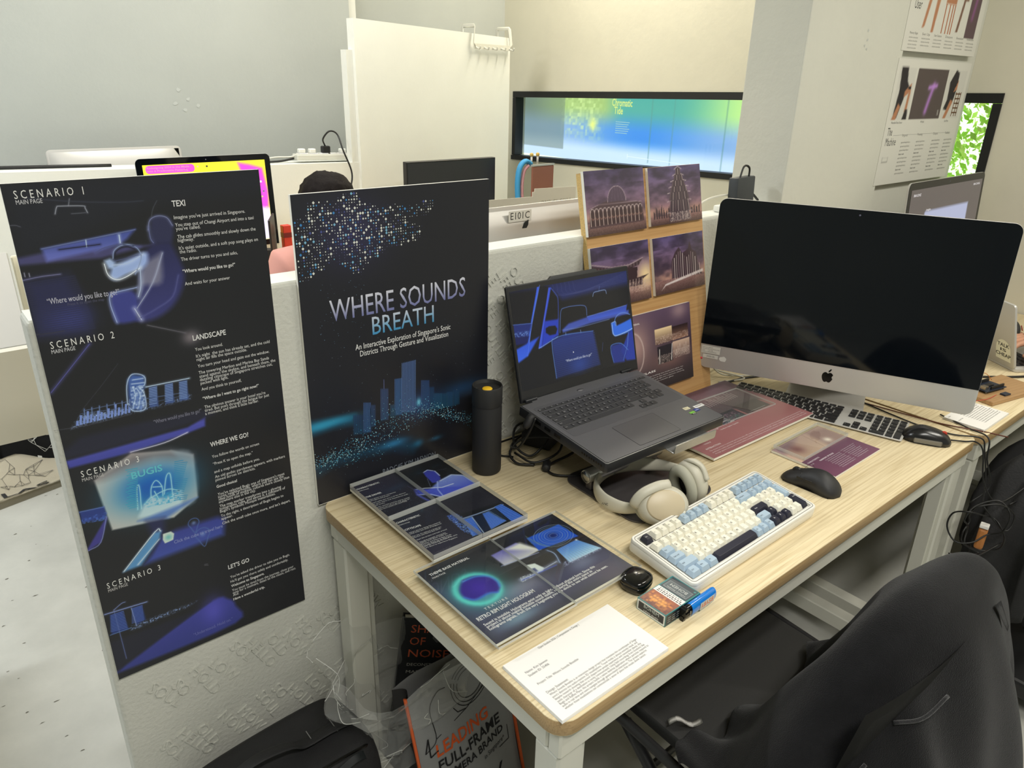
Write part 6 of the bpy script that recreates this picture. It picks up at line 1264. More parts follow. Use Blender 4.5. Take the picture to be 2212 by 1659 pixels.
bm=B(); tube(bm,[on(.30,.66),on(.36,.685),(on(.44,.68))],.003,8,6); obj('pocket_edge',bm,M_jk,jk)
bm=B(); tube(bm,[on(.10,.62),on(.15,.655),(on(.22,.66))],.003,8,6); obj('pocket_edge',bm,M_jk,jk)
bm=B(); P0,P1,P2,P3=on(.66,.60,.008),on(.70,.60,.010),on(.72,.66,.010),on(.68,.66,.006); grid_surf(bm,lambda u,v:(P0*(1-u)+P1*u)*(1-v)+(P3*(1-u)+P2*u)*v,4,4); bmesh.ops.solidify(bm,geom=list(bm.faces),thickness=-.003); obj('hang_loop',bm,M_jk,jk)
t=thing('label_strip','curled white paper label lying on the black chair seat','label',(.358,-.650,-.270),(0,0,math.radians(-35)))
bm=B(); grid_surf(bm,lambda u,v: Vector((-.03+.06*u,-.006+.012*v,.006+.008*math.sin(u*6.5))),20,2); bmesh.ops.solidify(bm,geom=list(bm.faces),thickness=.0003); obj('paper_curl',bm,M_paper,t)

# ------------------------------------------------------------------ under the desk: black backpack, plastic bag, book, camera-shop carrier bag
bk=thing('backpack','black rectangular backpack with top handle standing against the low wall','backpack',(-.18,-.13,FLOOR))
M_bp=mat('bag nylon',(30,30,32),.7,bump=.25,bscale=500,vary=.2,vscale=12); M_bpz=mat('bag lining',(22,30,32),.5)
def bpf(M=None):
    bm=B(); t=B(); bmesh.ops.create_cube(t,size=1); bmesh.ops.subdivide_edges(t,edges=list(t.edges),cuts=5,use_grid_fill=True)
    for v in t.verts:
        c=v.co; r=Vector((abs(c.x)*2,abs(c.y)*2,abs(c.z)*2)); k=1-.055*((r.x*r.y)**3+(r.x*r.z)**3+(r.y*r.z)**3)
        v.co=Vector((c.x*.36*k,c.y*.20*k,(c.z+.5)*.29))
        v.co.z+=.03*(1-(2*c.x)**2)*max(0,c.z)*2*.6
    merge(bm,t); return bm
bm=bpf(); bmesh.ops.transform(bm,matrix=Matrix.Rotation(math.radians(4),4,'Z'),verts=list(bm.verts)); o=obj('body',bm,M_bp,bk,smooth=True); md=o.modifiers.new('s','SUBSURF'); md.levels=1; md.render_levels=1
bm=B(); tube(bm,[(-.10,.0,.285),(-.09,-.005,.32),(-.045,-.01,.338),(.01,-.01,.33),(.04,-.008,.312),(.10,-.004,.308),(.15,0,.298)],.02,12,6,flat=(.019,.004)); obj('handle',bm,M_bp,bk)
obj('stitching',box(B(),.058,.0595,-.024,.014,.3135,.3145),mat('grey thread',(120,120,120),.8),bk); obj('stitching',box(B(),.108,.1095,-.022,.015,.311,.312),mat('grey thread',(120,120,120),.8),bk)
bm=B(); tube(bm,[(-.15,-.075,.275),(-.05,-.078,.299),(.06,-.078,.303),(.135,-.072,.293),(.165,-.05,.27)],.004,6,8); obj('zip',bm,M_blkg,bk)
bm=B(); grid_surf(bm,lambda u,v: Vector((.0+.13*u,-.085-.012*v,.298-.01*v+.006*math.sin(9*u))),16,5); bmesh.ops.solidify(bm,geom=list(bm.faces),thickness=.004); obj('pocket_flap',bm,M_bpz,bk)
# book in clear plastic wrap
bq=thing('book','dark book with orange title lettering standing on end inside the clear plastic','book',(.09,-.085,FLOOR))
Mb=Matrix.Translation((-.035,.0,.0))@Matrix.Rotation(math.radians(-30),4,'Z')@Matrix.Rotation(math.radians(9),4,'Y')@Matrix.Rotation(math.radians(-10),4,'X')
o=obj('pages',box(B(),.003,.197,.003,.022,.003,.419),M_paper,bq); o.matrix_local=Mb
bm=B(); box(bm,0,.20,0,.003,0,.422); box(bm,0,.20,.022,.025,0,.422); box(bm,-.002,0,0,.025,0,.422); o=obj('cover',bm,mat('book cover',(34,34,36),.5),bq); o.matrix_local=Mb
A=Art(.20,.422,20,40,(34,35,37)); OR=(196,92,60)
for i,s_ in enumerate(('SHAPE','OF','NOISE')): A.text(s_,(.018,.388-.03*i),(.018+(.085,.035,.092)[i],.388-.03*i),.027,OR,raw=True)
A.text('DECONSTRUCTING',(.018,.306),(.125,.306),.010,(170,168,160),raw=True); A.text('MASS NOISE',(.018,.288),(.10,.288),.010,(170,168,160),raw=True)
for i in range(5): A.text('a body of sound and system',(.02,.26-.009*i),(.08,.26-.009*i),.005,(130,128,122),raw=True)
for cx_,cy_,r_ in ((.06,.115,.028),(.13,.13,.018),(.10,.07,.02)):
    for j in range(5): A.stroke([(cx_-r_,cy_-r_+.009*j),(cx_+r_,cy_-r_+.009*j)],OR,.003,raw=True); A.stroke([(cx_-r_+.01*j,cy_-r_),(cx_-r_+.01*j,cy_+r_)],OR,.0018,raw=True)
A.text('PERCEPTION',(.07,.03),(.17,.03),.010,(150,148,140),raw=True)
o=A.build('print',M_printm,bq); o.matrix_local=Mb@Matrix.Translation((0,-.0003,0))@Matrix.Rotation(PI/2,4,'X')
# carrier bag
M_cb=mat('grey carrier paper',(150,151,152),.75,bump=.15,bscale=40); M_or=mat('orange trim',(224,100,44),.6)
cbg=thing('carrier_bag','grey paper carrier bag with orange edges and camera drawing, words LEADING FULL-FRAME CAMERA BRAND','bag',(.065,-.285,FLOOR),(0,0,math.radians(6)))
bw,bh,bdp=.27,.36,.10; lean=Matrix.Rotation(math.radians(-9),4,'X')
bm=B()
def bgf(x,y,z): return Vector((x,y*(1-.55*z/bh)+.03*z/bh,z+.006*math.sin(x*30)*z/bh))
fr_=lambda u,v: bgf(bw*u,0+.008*math.sin(u*7+v*5),bh*v); bk_=lambda u,v: bgf(bw*(1-u),bdp,bh*v); l_=lambda u,v: bgf(0,bdp*(1-u),bh*v)+Vector((.02*math.sin(PI*u)*v,0,0)); r_=lambda u,v: bgf(bw,bdp*u,bh*v)-Vector((.02*math.sin(PI*u)*v,0,0))
for f_,mi in ((fr_,0),(bk_,0),(l_,1),(r_,1)): grid_surf(bm,f_,12,12,mi)
bm.faces.new([bm.verts.new(p) for p in ((0,0,.001),(bw,0,.001),(bw,bdp,.001),(0,bdp,.001))]); o=obj('bag_body',bm,[M_cb,mat('black gusset',(30,28,28),.6)],cbg); o.matrix_local=lean
for x in (0,bw): o=obj('edge_trim',tube(B(),[bgf(x,-.001,.002),bgf(x,-.001,bh*.5),bgf(x,-.001,bh)],.005,8,4,flat=(.005,.003)),M_or,cbg); o.matrix_local=lean
A=Art(bw,bh,2,2,(150,151,152)); BK_=(34,34,36)
A.text('LEADING',(.045,.190),(.200,.190),.042,(226,98,44),True,raw=True); A.text('FULL-FRAME',(.045,.155),(.230,.155),.036,BK_,True,raw=True); A.text('CAMERA BRAND',(.045,.128),(.235,.128),.025,BK_,True,raw=True); A.text('in Singapore*',(.165,.106),(.235,.106),.015,BK_,raw=True); A.text('SONY',(.065,.030),(.215,.030),.052,BK_,True,raw=True)
A.stroke([(.215,.098),(.248,.098),(.248,.135)],BK_,.0016,raw=True); A.stroke([(.225,.275),(.255,.275),(.255,.255)],BK_,.0016,raw=True); A.stroke([(.028,.06),(.028,.03)],BK_,.0016,raw=True)
cam_=[(.02,.215),(.05,.232),(.048,.30),(.075,.325),(.10,.325)]
A.stroke([(p.x,p.y) for p in spline([(a,b,0) for a,b in cam_],5)],BK_,.002,raw=True); A.stroke([(.02,.215),(.03,.245),(.03,.20),(.05,.205)],BK_,.0035,raw=True)
for r_0 in (.052,.044,.035): A.stroke([(.165+r_0*math.cos(a*PI/16),.305+r_0*math.sin(a*PI/16)) for a in range(-18,14)],BK_,.0018,raw=True)
A.stroke([(.11,.27),(.12,.255),(.145,.25),(.225,.285),(.235,.35)],BK_,.002,raw=True); A.stroke([(.05,.232),(.145,.25)],BK_,.0018,raw=True)
A.X=A.X*0+.1; A.Y=A.Y*0+.1; A.G[:]=(150,151,152)
V2=[]
for (x,y,z) in A.V: q=bgf(x,.008*math.sin(x/bw*7+y/bh*5),y); V2.append((q.x,q.y-.0012,q.z))
A.V=V2; A.X=A.X*0+.1; A.Y=A.Y*0; o=A.build('print',M_printm,cbg); o.matrix_local=lean
# crumpled clear plastic bag
M_pl=clear('plastic film',(.97,.97,.96),refl=1.0,rough=.06,haze=.12,bump=.0); M_plc=mat('film crease glint',(225,226,222),.2)
pb=thing('plastic_bag','crumpled clear plastic bag around the dark book under the desk','plastic bag',(.10,-.14,FLOOR))
bm=B(); rr=random.Random(17); nz=np.random.RandomState(4).rand(14,14)
def nzf(u,v):
    x,y=u*12,v*12; i,j=min(int(x),12),min(int(y),12); fx,fy=x-i,y-j; return (nz[i,j]*(1-fx)+nz[i+1,j]*fx)*(1-fy)+(nz[i,j+1]*(1-fx)+nz[i+1,j+1]*fx)*fy
def plf(u,v):
    a=2*PI*u; k=.65+.45*v**2+.62*(nzf(u if u<.98 else 0,v)-.5)+(.18*v if .35<u<.6 else 0); 
    return Vector((.155*k*math.cos(a),.085*k*math.sin(a)-.0,.02+.36*v+.05*nzf(v,u)*v+(.06*v if .3<u<.6 else 0)))
grid_surf(bm,plf,46,34,smooth=False); bmesh.ops.remove_doubles(bm,verts=list(bm.verts),dist=1e-4); obj('film',bm,M_pl,pb)
bm=B()  # thin whitish threads stand in for bright glints along the folds of the film
for k in range(34):
    u0,v0=rr.random(),rr.uniform(.25,1); du,dv=rr.uniform(-.07,.07),rr.uniform(-.22,.1); P=[plf((u0+du*q+.01*math.sin(9*q+k))%1,max(.02,min(1,v0+dv*q)))*1.004 for q in (0,.35,.7,1)]
    if max((a-b).length for a,b in zip(P,P[1:]))<.12: tube(bm,P,.0007,4,3)
obj('crease_glint',bm,M_plc,pb,kind='stuff')
# dark bag hanging at the next desk, on a chair
M_hb=mat('bag canvas',(34,34,36),.8,bump=.3,bscale=200,vary=.25,vscale=15)
hb_=thing('backpack','slack black backpack hanging by the next desk below the coiled cable','backpack',(1.61,-.83,-.27),(0,0,math.radians(-38)))
bm=B()
def hbf(u,v):
    a=2*PI*u; z=.19-.50*v; k=math.sin(PI*min(1,.08+v*.9))**.5; r=1+.08*math.sin(a*5+v*6)+.05*math.sin(a*9-v*11); return Vector((.19*k*math.cos(a)*r,.10*k*math.sin(a)*r,z+.02*math.sin(a*3)))
grid_surf(bm,hbf,60,40); bmesh.ops.remove_doubles(bm,verts=list(bm.verts),dist=1e-4); obj('body',bm,M_hb,hb_)
for x in (-.08,.08): obj('strap',tube(B(),[(x,-.03,.17),(x*1.3,-.12,.10),(x*1.5,-.14,-.05),(x*1.1,-.11,-.22)],.012,10,6,flat=(.018,.005)),M_hb,hb_)
obj('strap_pad',tube(B(),[(.04,-.05,.17),(.14,-.10,.17),(.20,-.11,.06),(.22,-.10,-.02)],.012,10,6,flat=(.03,.010)),mat('grey strap',(70,70,72),.8),hb_)
t=thing('chair','black stool chair holding the slack backpack in front of the next desk','chair',(1.62,-.86,FLOOR))
obj('seat',prism(B(),rrect(-.18,.18,-.18,.18,.04,5),.0,.03,Matrix.Translation((0,0,.24-.0)),bev=.004) if False else box(B(),-.17,.17,-.17,.17,.05,.10,bev=.01),M_chm,t)
for x in (-.15,.15):
    for y in (-.15,.15): obj('leg',tube(B(),[(x,y,.05),(x*1.1,y*1.1,0.0)],.010,8,smoothn=0),M_chm,t)
t=thing('yellow_strap','pale yellow-green strap end below the hanging backpack','strap',(1.50,-.93,-.40))
obj('webbing',tube(B(),[(-.03,.02,.01),(.02,0,-.005),(.07,-.02,.01),(.12,-.03,.05)],.01,8,6,flat=(.012,.002)),mat('lime webbing',(176,180,96),.7),t)
t=thing('leather_patch_box','orange-brown cardboard piece tucked behind the hanging cables','box',(1.40,-.765,-.235),(0,math.radians(10),.2)); obj('card',box(B(),0,.04,0,.02,-.055,.0,bev=.006),mat('tan card',(178,116,60),.6),t); obj('white_top',box(B(),.0,.03,0,.02,.001,.010,bev=.002),M_paper,t)
# stool legs seen under the desk
t=thing('stool','dark stool standing behind the desk frame under the desk','stool',(1.18,-.16,FLOOR))
obj('seat',lathe(B(),[(0,.44),(.15,.44),(.155,.45),(.155,.465),(.15,.475),(0,.475)],32),M_chm,t)
for a in range(4): obj('leg',tube(B(),[(.10*math.cos(a*PI/2+.6),.10*math.sin(a*PI/2+.6),.44),(.15*math.cos(a*PI/2+.6),.15*math.sin(a*PI/2+.6),.0)],.012,8,smoothn=0),M_chm,t)

# ------------------------------------------------------------------ beyond the low wall
# rear-facing computer with its label
t=thing('all_in_one_computer','silver computer seen from behind over the low wall with label E101C','computer',(.70,.30,.0003))
Mr=Matrix.Translation((1.01-.70,.215-.30,.045))@Matrix.Rotation(PI,4,'Z')@Matrix.Rotation(math.radians(90),4,'X')
Mr=Matrix.Translation((1.015-.70,-.085,.047))@Matrix.Rotation(PI,4,'Z')@Matrix.Rotation(math.radians(88),4,'X')
allinone(t,Mr)
A=Art(.072,.026,10,4,(202,199,190)); A.text('E101C',(.006,.006),(.066,.006),.024,(50,48,44),raw=True)
yb=.30-.085-.0405
o=A.build('label_sticker',M_printm,t,(.612-.70,-.085-.0395,.459),(math.radians(90),0,0))
bm=B(); apple(bm,0,0,.085,0,.002); o=obj('emblem',bm,M_blkg,t,(.650-.70,-.085-.0405,.388),(math.radians(90),0,0),label='black fruit-shaped emblem with a bite')
t=thing('cardboard_sheet','pale stepped cardboard sheet standing behind the E101C computer','cardboard',(.75,.45,0.0))
t.location=(.75,.45,.0003); obj('card',prism(B(),[(.0,.0),(.35,.0),(.35,.480),(.184,.484),(.184,.475),(.176,.475),(.176,.462),(.0,.465)],-.0015,.0015,Rx),mat('pale card',(206,200,184),.7),t)
A=Art(.15,.03,2,2,(206,200,184)); A.text('This is the',(.145,.006),(.02,.006),.022,(170,165,150),raw=True); A.X=A.X*0+.01; A.Y=A.Y*0+.01; A.build('print',M_printm,t,(.19,-.0019,.442),(PI/2,0,0))
# black blank monitor on the far desk
t=thing('monitor','flat black monitor with blank screen in front of the tall white panel','monitor',(1.58,1.78,.0003))
obj('screen',box(B(),-.255,.262,0,.03,.09,.418,bev=.002,seg=1),M_blk,t); obj('screen_face',box(B(),-.249,.256,-.0012,-.0002,.10,.411),mat('monitor face',(38,40,48),.35),t)
obj('stand_neck',box(B(),-.03,.03,.03,.05,.0,.25),M_blk,t); obj('stand_foot',box(B(),-.12,.12,-.07,.09,.0,.008,bev=.003,seg=1),M_blk,t)
# small brown box and blue folded thing by the window
t=thing('tablet','small reddish-brown tablet propped up near the strip window','tablet',(1.93,1.60,.0003),(0,0,math.radians(4)))
o=obj('tablet_body',box(B(),0,.155,0,.01,.20,.385,bev=.004,seg=1),mat('copper red',(150,98,84),.4,metal=.2),t); obj('tablet_top_edge',box(B(),-.001,.156,-.001,.011,.385,.393),M_silver,t); obj('prop',box(B(),.02,.13,.012,.06,0,.22,bev=.003,seg=1),M_frame,t)
t=thing('desk_toy','bright blue and pink padded arch shape left of the reddish tablet','ornament',(1.90,1.66,.0003))
obj('arch',tube(B(),[(-.005,0,.20),(-.012,0,.30),(.0,0,.375),(.035,0,.405),(.07,0,.39)],.018,12,6,flat=(.016,.012)),mat('sky blue foam',(60,150,205),.6),t); obj('arch_lining',tube(B(),[(.012,-.008,.22),(.010,-.008,.30),(.022,-.008,.36),(.05,-.008,.385)],.009,10,6),mat('pink foam',(214,160,170),.6),t); obj('base_block',box(B(),-.05,.06,-.03,.03,0,.205,bev=.004,seg=1),M_frame,t)
for x in (.075,.115): obj('pin_stem',tube(B(),[(x,0,.39),(x,0,.43)],.005,8,smoothn=0),M_paper,t); obj('pin_head',lathe(B(),[(0,-.01),(.008,-.007),(.010,0),(.008,.007),(0,.01)],12,Matrix.Translation((x,0,.434))),mat('gold bead',(200,170,90),.4),t)
# yellow screen computer
t=thing('all_in_one_computer','computer with bright yellow and magenta screen behind the tall narrow poster','computer',(.49,1.95,.0003))
My=Matrix.Translation((.228-.49,-.02,.03))@Matrix.Rotation(math.radians(88),4,'X')
allinone(t,My,.528,.437,.06)
A=Art(.480,.330,120,84,(250,238,60)); W_,H_=.48,.33; P=lambda *p:[(a*W_,b*H_) for a,b in p]; MG=(240,80,220)
A.fill(P((.9,.2),(.98,.25),(1,.6),(.97,.9),(.86,.95),(.76,.98),(.78,.88),(.88,.84),(.9,.6)),MG,1,.006,raw=True); A.fill(P((.85,0),(1,0),(1,.4),(.93,.42),(.9,.2)),(232,226,250),1,.006,raw=True); A.fill(P((0,0),(.3,0),(.2,.5),(0,.6)),MG,.8,.01,raw=True)
A.poly(rrect(.02*W_,.40*W_,.90*H_,.99*H_,.012,3),(232,90,210)); A.text('Redesigning 2024 in the Media',(.03*W_,.955*H_),(.36*W_,.955*H_),.010,(250,150,190),True,raw=True); A.text('into 6 Predictable Patterns',(.03*W_,.92*H_),(.34*W_,.92*H_),.010,(250,150,190),True,raw=True)
rr=random.Random(5)
for i in range(34): x,y=rr.uniform(.3,.97)*W_,rr.uniform(.3,.97)*H_; s_=rr.uniform(.004,.009); A.poly([(x,y),(x+s_,y),(x+s_,y+s_),(x,y+s_)],rr.choice(((240,240,240),(60,60,60),(90,120,110),(250,170,190),(220,220,120))))
o=A.build('screen_image',attr_mat('bright screen',.2,emit=1.25),t); o.matrix_local=My@Matrix.Translation((.024,.083,.0016))
t=thing('red_box','narrow red box standing on the far desk beside the yellow screen','box',(.700,1.74,.0003)); obj('carton',box(B(),0,.035,0,.03,0,.20,bev=.002,seg=1),mat('red card',(214,62,44),.5),t); obj('cap_band',box(B(),-.0005,.0355,-.0005,.0305,.15,.17),mat('dark red',(120,30,30),.5),t)
t=thing('tablet','thin dark tablet standing edge-on beside the seated person','tablet',(.60,1.62,.0003),(0,0,math.radians(62))); obj('tablet_body',box(B(),0,.17,0,.008,.02,.25,bev=.002,seg=1),M_blk,t); obj('stand_leg',box(B(),.06,.11,.008,.05,0,.12),M_blkm,t)
# silver computer back beyond the ledge
t=thing('all_in_one_computer','pale silver computer back showing above the ledge against the grey wall','computer',(.27,2.40,.0))
t.location=(.27,2.40,0.0); Mz=Matrix.Translation((.535-.27,0,.035))@Matrix.Rotation(PI,4,'Z')@Matrix.Rotation(math.radians(90),4,'X'); allinone(t,Mz,.528,.437,.06)
d5=thing('desk','oak desk hidden behind the far white partition against the grey wall','desk',(-.2,2.27,FLOOR)); obj('table_top',box(B(),0,1.3,0,.31,-FLOOR-.027,-FLOOR-.0005),M_top,d5)
for x in (.02,1.24): obj('leg',box(B(),x,x+.04,.03,.28,0,-FLOOR-.0275),M_frame,d5)
# power strip on the ledge with black plug and cable
t=thing('power_strip','white multi-socket power strip on the ledge beside the tall white panel','power strip',(.965,2.165,.411),(0,math.radians(1.9),0))
obj('strip_body',box(B(),0,.285,-.03,.03,0,.026,bev=.004,seg=1),M_frame,t)
for i in range(5): obj('socket',box(B(),.015+.052*i,.058+.052*i,-.02,.02,.0262,.030,bev=.002,seg=1),M_paper,t)
for i in (0,1,4): obj('plug',box(B(),.018+.052*i,.05+.052*i,-.012,.014,.0302,.05,bev=.004,seg=1),M_white,t)
obj('black_plug',box(B(),.135,.175,-.014,.014,.0302,.062,bev=.004,seg=1),M_blk,t,label='black plug')
cable('black_cable',[(1.12,2.165,.468),(1.105,2.15,.50),(1.13,2.13,.535),(1.165,2.12,.52),(1.17,2.08,.45),(1.20,2.07,.36),(1.19,2.06,.30),(1.15,2.05,.24),(1.10,2.05,.15)],.004,M_cord,'black cable looping up from the power strip and down the ledge')
cable('white_cable',[(.78,2.19,.412),(.88,2.18,.425),(.95,2.17,.425),(1.0,2.17,.44)],.004,M_cordw,'white cable running along the ledge into the power strip')
cable('black_cable',[(.55,2.175,.416),(.72,2.17,.411),(.88,2.165,.408),(.96,2.165,.418)],.005,M_cord,'thick black cable on the ledge left of the power strip')
cable('black_cable',[(-1.5,2.2,.447),(-.6,2.2,.438),(-.19,2.2,.432),(.2,2.2,.422)],.007,M_cord,'long black cable lying on the ledge at the far left')
# white chair back and cream board at the far left behind the low wall
t=thing('chair','white plastic chair with curved backrest behind the low wall left end','chair',(-.66,.53,FLOOR))
bm=B()
def wcf(u,v): x=-.22+.38*u; return Vector((x+.16,.05*math.cos(u*PI)*0-.02*(1-(2*u-1)**2),.79+.195*v-.004*(2*u-1)**6*9))
t2=B(); prism(t2,rrect(-.20,.32,.79,.985,.012,4),-.012,.012,Rx); obj('backrest',t2,mat('cream plastic',(206,202,190),.5),t,auto=40)
obj('seat',box(B(),-.40,-.02,-.0,.36,.43,.46,bev=.01),mat('cream plastic',(206,202,190),.5),t)
for x in (-.38,-.05):
    obj('back_post',box(B(),x-.012,x+.012,.013,.033,.46,.83),M_frame,t)
    for y in (.02,.34): obj('leg',tube(B(),[(x,y,.43),(x*1.1,y*1.05,0)],.011,8,smoothn=0),M_frame,t)
t=thing('cream_board','cream board edge peeping out left of the tall narrow poster','board',(-.388,.20,.0)); t.location=(-.386,.20,FLOOR); obj('sheet_panel',box(B(),0,.18,0,.012,0,1.235,bev=.002,seg=1),mat('cream board',(228,220,196),.6),t)
t=thing('note_paper','white sheet with pencil handwriting taped on the far white partition','paper',(-.38,2.098,-.08)); obj('paper_sheet',box(B(),-.10,.15,-.001,0,-.14,.22),M_paper,t)
A=Art(.2,.3,2,2,(225,225,222)); A.X=A.X*0+.01; A.Y=A.Y*0+.01
for i,s_ in enumerate(('Her own','Need','to have','you','Book','with A','school','son')): A.text(s_,(.02+.012*(i%3),.26-.032*i),None,.024,(150,150,154),raw=True)
A.build('handwriting',M_printm,t,(-.07,-.0015,-.11),(PI/2,0,0))
# tote bags on the floor
t=thing('tote_bag','black tote bag with white line mesh and letters leaning at the far partition','bag',(-.28,2.03,FLOOR),(0,0,0)); 
bm=B(); grid_surf(bm,lambda u,v: Vector((-.14+.34*u,-.03*math.sin(PI*u)-.03*(1-v)+.02*math.sin(5*u+3*v),.015+.20*v+.015*math.sin(u*9))),20,12); bmesh.ops.solidify(bm,geom=list(bm.faces),thickness=.03); obj('bag_body',bm,mat('black cotton',(30,30,32),.85,bump=.2,bscale=200),t)
A=Art(.34,.20,2,2,(30,30,32)); rr=random.Random(9); pts_=[(rr.uniform(.10,.33),rr.uniform(.10,.19)) for _ in range(26)]
for i,p in enumerate(pts_):
    for q in sorted(pts_,key=lambda q:(q[0]-p[0])**2+(q[1]-p[1])**2)[1:4]: A.stroke([p,q],(210,210,205),.0018,raw=True)
A.text('LAS',(.12,.035),(.27,.035),.06,(215,215,210),True,raw=True); A.X=A.X*0+.2; A.Y=A.Y*0+.1
A.V=[((x),(-.03*math.sin(PI*x/.34)-.03*(1-y/.2)+.02*math.sin(5*x/.34+3*y/.2))-.004,.015+y+.015*math.sin(x/.34*9)) for x,y,z in A.V]; 
A.X=A.X*0+.2; A.Y=A.Y*0; A.G[:]=(30,30,32); A.build('print',M_printm,t,(-.14,0,0))
t=thing('tote_bag','cream tote bag with fine black web pattern lying flat on the floor','bag',(-.42,1.90,FLOOR),(0,0,math.radians(14)))
bm=B(); grid_surf(bm,lambda u,v: Vector((-.25+.46*u,-.10+.20*v,.03+.018*math.sin(u*7)*math.sin(v*5)+.06*v)),20,12); bmesh.ops.solidify(bm,geom=list(bm.faces),thickness=.026); obj('bag_body',bm,mat('cream cotton',(214,206,186),.85,bump=.2,bscale=200),t)
A=Art(.46,.20,2,2,(214,206,186)); pts_=[(rr.uniform(.01,.40),rr.uniform(.05,.19)) for _ in range(70)]
for i,p in enumerate(pts_):
    for q in sorted(pts_,key=lambda q:(q[0]-p[0])**2+(q[1]-p[1])**2)[1:4]: A.stroke([p,q],(70,68,66),.0012,raw=True)
A.text('LAS',(.20,.01),(.36,.01),.035,(40,40,40),True,raw=True)
A.V=[(x,y,.034+.018*math.sin(x/.46*7)*math.sin(y/.2*5)+.06*y/.2) for x,y,z in A.V]; A.X=A.X*0+.2; A.Y=A.Y*0; A.G[:]=(214,206,186); A.build('print',M_printm,t,(-.25,-.10,0))
# things on the low wall and window side at the right
t=thing('power_adapter','black power brick standing on the low wall left of the pillar','power adapter',(1.355,.035,LWZ+.0025),(math.radians(-3),0,math.radians(6))); obj('housing',box(B(),-.05,.05,-.013,.017,0,.088,bev=.004),mat('charcoal plastic',(52,56,60),.5),t,auto=40)
cable('black_cable',[(1.375,.035,.532),(1.372,.035,.560),(1.345,.035,.565),(1.322,.03,.53),(1.315,.04,.50)],.003,M_cord,'thin black cable looping out of the brick on the low wall')
cable('white_cable',[(1.12,.045,.452),(1.20,.04,.485),(1.30,.05,.489),(1.34,.058,.48)],.003,M_cordw,'white cable stretching over the low wall behind the plywood board')
cable('black_cable',[(1.40,.045,.490),(1.43,.05,.482),(1.462,.05,.462)],.0035,M_cord,'short black cable between power brick and pillar')
t=thing('wall_charger','small white charger lying on the low wall behind the big computer','charger',(1.27,.035,LWZ+.0025)); obj('housing',box(B(),-.03,.03,-.012,.012,0,.018,bev=.004),M_white,t,auto=40); obj('pin_block',box(B(),.03,.036,-.006,.006,.004,.014),M_frame,t)
t=thing('partition_board','plain white upright board behind the plywood board near the window','board',(1.52,.55,FLOOR)); obj('sheet_panel',box(B(),-.12,.06,0,.02,0,1.185,bev=.002,seg=1),M_white,t)

# ------------------------------------------------------------------ people
M_skin=mat('skin',(198,146,118),.55,vary=.05,vscale=10); M_hair=mat('dark hair',(22,16,15),.75,0,.15,bump=.6,bscale=120,stretch=(1,1,.15)); M_pink=mat('pink shirt',(206,148,138),.85,bump=.15,bscale=60)
p=thing('person','dark-haired person in a pink top seated with back to us before yellow screen','person',(.69,1.27,-.28))
skin('body',[(0,0,0),(0,.02,.22),(0,.03,.42),(0,.03,.50),(0,.03,.57),(0,.035,.64),(0,.03,.70),(-.17,.03,.43),(-.24,.05,.22),(-.20,.26,.26),(-.16,.33,.285),(.17,.03,.43),(.24,.06,.22),(.20,.28,.26),(.16,.34,.285),(-.09,.05,-.02),(-.12,.42,-.02),(-.12,.44,-.40),(.09,.05,-.02),(.12,.42,-.02),(.12,.44,-.40),(-.12,.52,-.435),(.12,.52,-.435)],
 [(0,1),(1,2),(2,3),(3,4),(4,5),(5,6),(2,7),(7,8),(8,9),(9,10),(2,11),(11,12),(12,13),(13,14),(0,15),(15,16),(16,17),(17,21),(0,18),(18,19),(19,20),(20,22)],
 [(.16,.11),(.15,.10),(.12,.08),(.05,.05),(.06,.065),(.078,.09),(.05,.06),(.07,.06),(.048,.045),(.036,.032),(.026,.02),(.07,.06),(.048,.045),(.036,.032),(.026,.02),.08,.065,.05,.08,.065,.05,.035,.035],M_skin,p)
skin('shirt',[(0,0,.0),(0,.02,.22),(0,.03,.41),(0,.03,.45),(-.17,.03,.43),(-.245,.05,.20),(-.22,.18,.23),(.17,.03,.43),(.245,.06,.20),(.22,.19,.23)],[(0,1),(1,2),(2,3),(2,4),(4,5),(5,6),(2,7),(7,8),(8,9)],
 [(.19,.13),(.18,.125),(.145,.10),(.075,.07),(.09,.08),(.068,.062),(.055,.05),(.09,.08),(.068,.062),(.055,.05)],M_pink,p)
bm=B(); bmesh.ops.create_icosphere(bm,subdivisions=4,radius=1)
for v in bm.verts:
    c=v.co.copy(); n=.03*math.sin(14*math.atan2(c.x,c.y+.3))+.02*math.sin(23*c.z+4*c.x); v.co=Vector((c.x*.098*(1+n),c.y*.112*(1+n)+.02,c.z*(.10 if c.z>0 else .17)*(1+n)+.645))
obj('hair',bm,M_hair,p,smooth=True)
t=thing('chair','grey task chair carrying the person in the pink top','chair',(.69,1.25,FLOOR)); obj('seat',prism(B(),rrect(-.2,.2,-.18,.2,.05,5),.30,.335,bev=.008),M_blkm,t,auto=40); obj('column',lathe(B(),[(0,.03),(.025,.03),(.025,.30),(0,.30)],16),M_blk,t)
for a in range(5): obj('base_arm',tube(B(),[(0,0,.06),(.26*math.cos(a*1.2566),.26*math.sin(a*1.2566),.03)],.015,8,smoothn=0),M_blk,t)
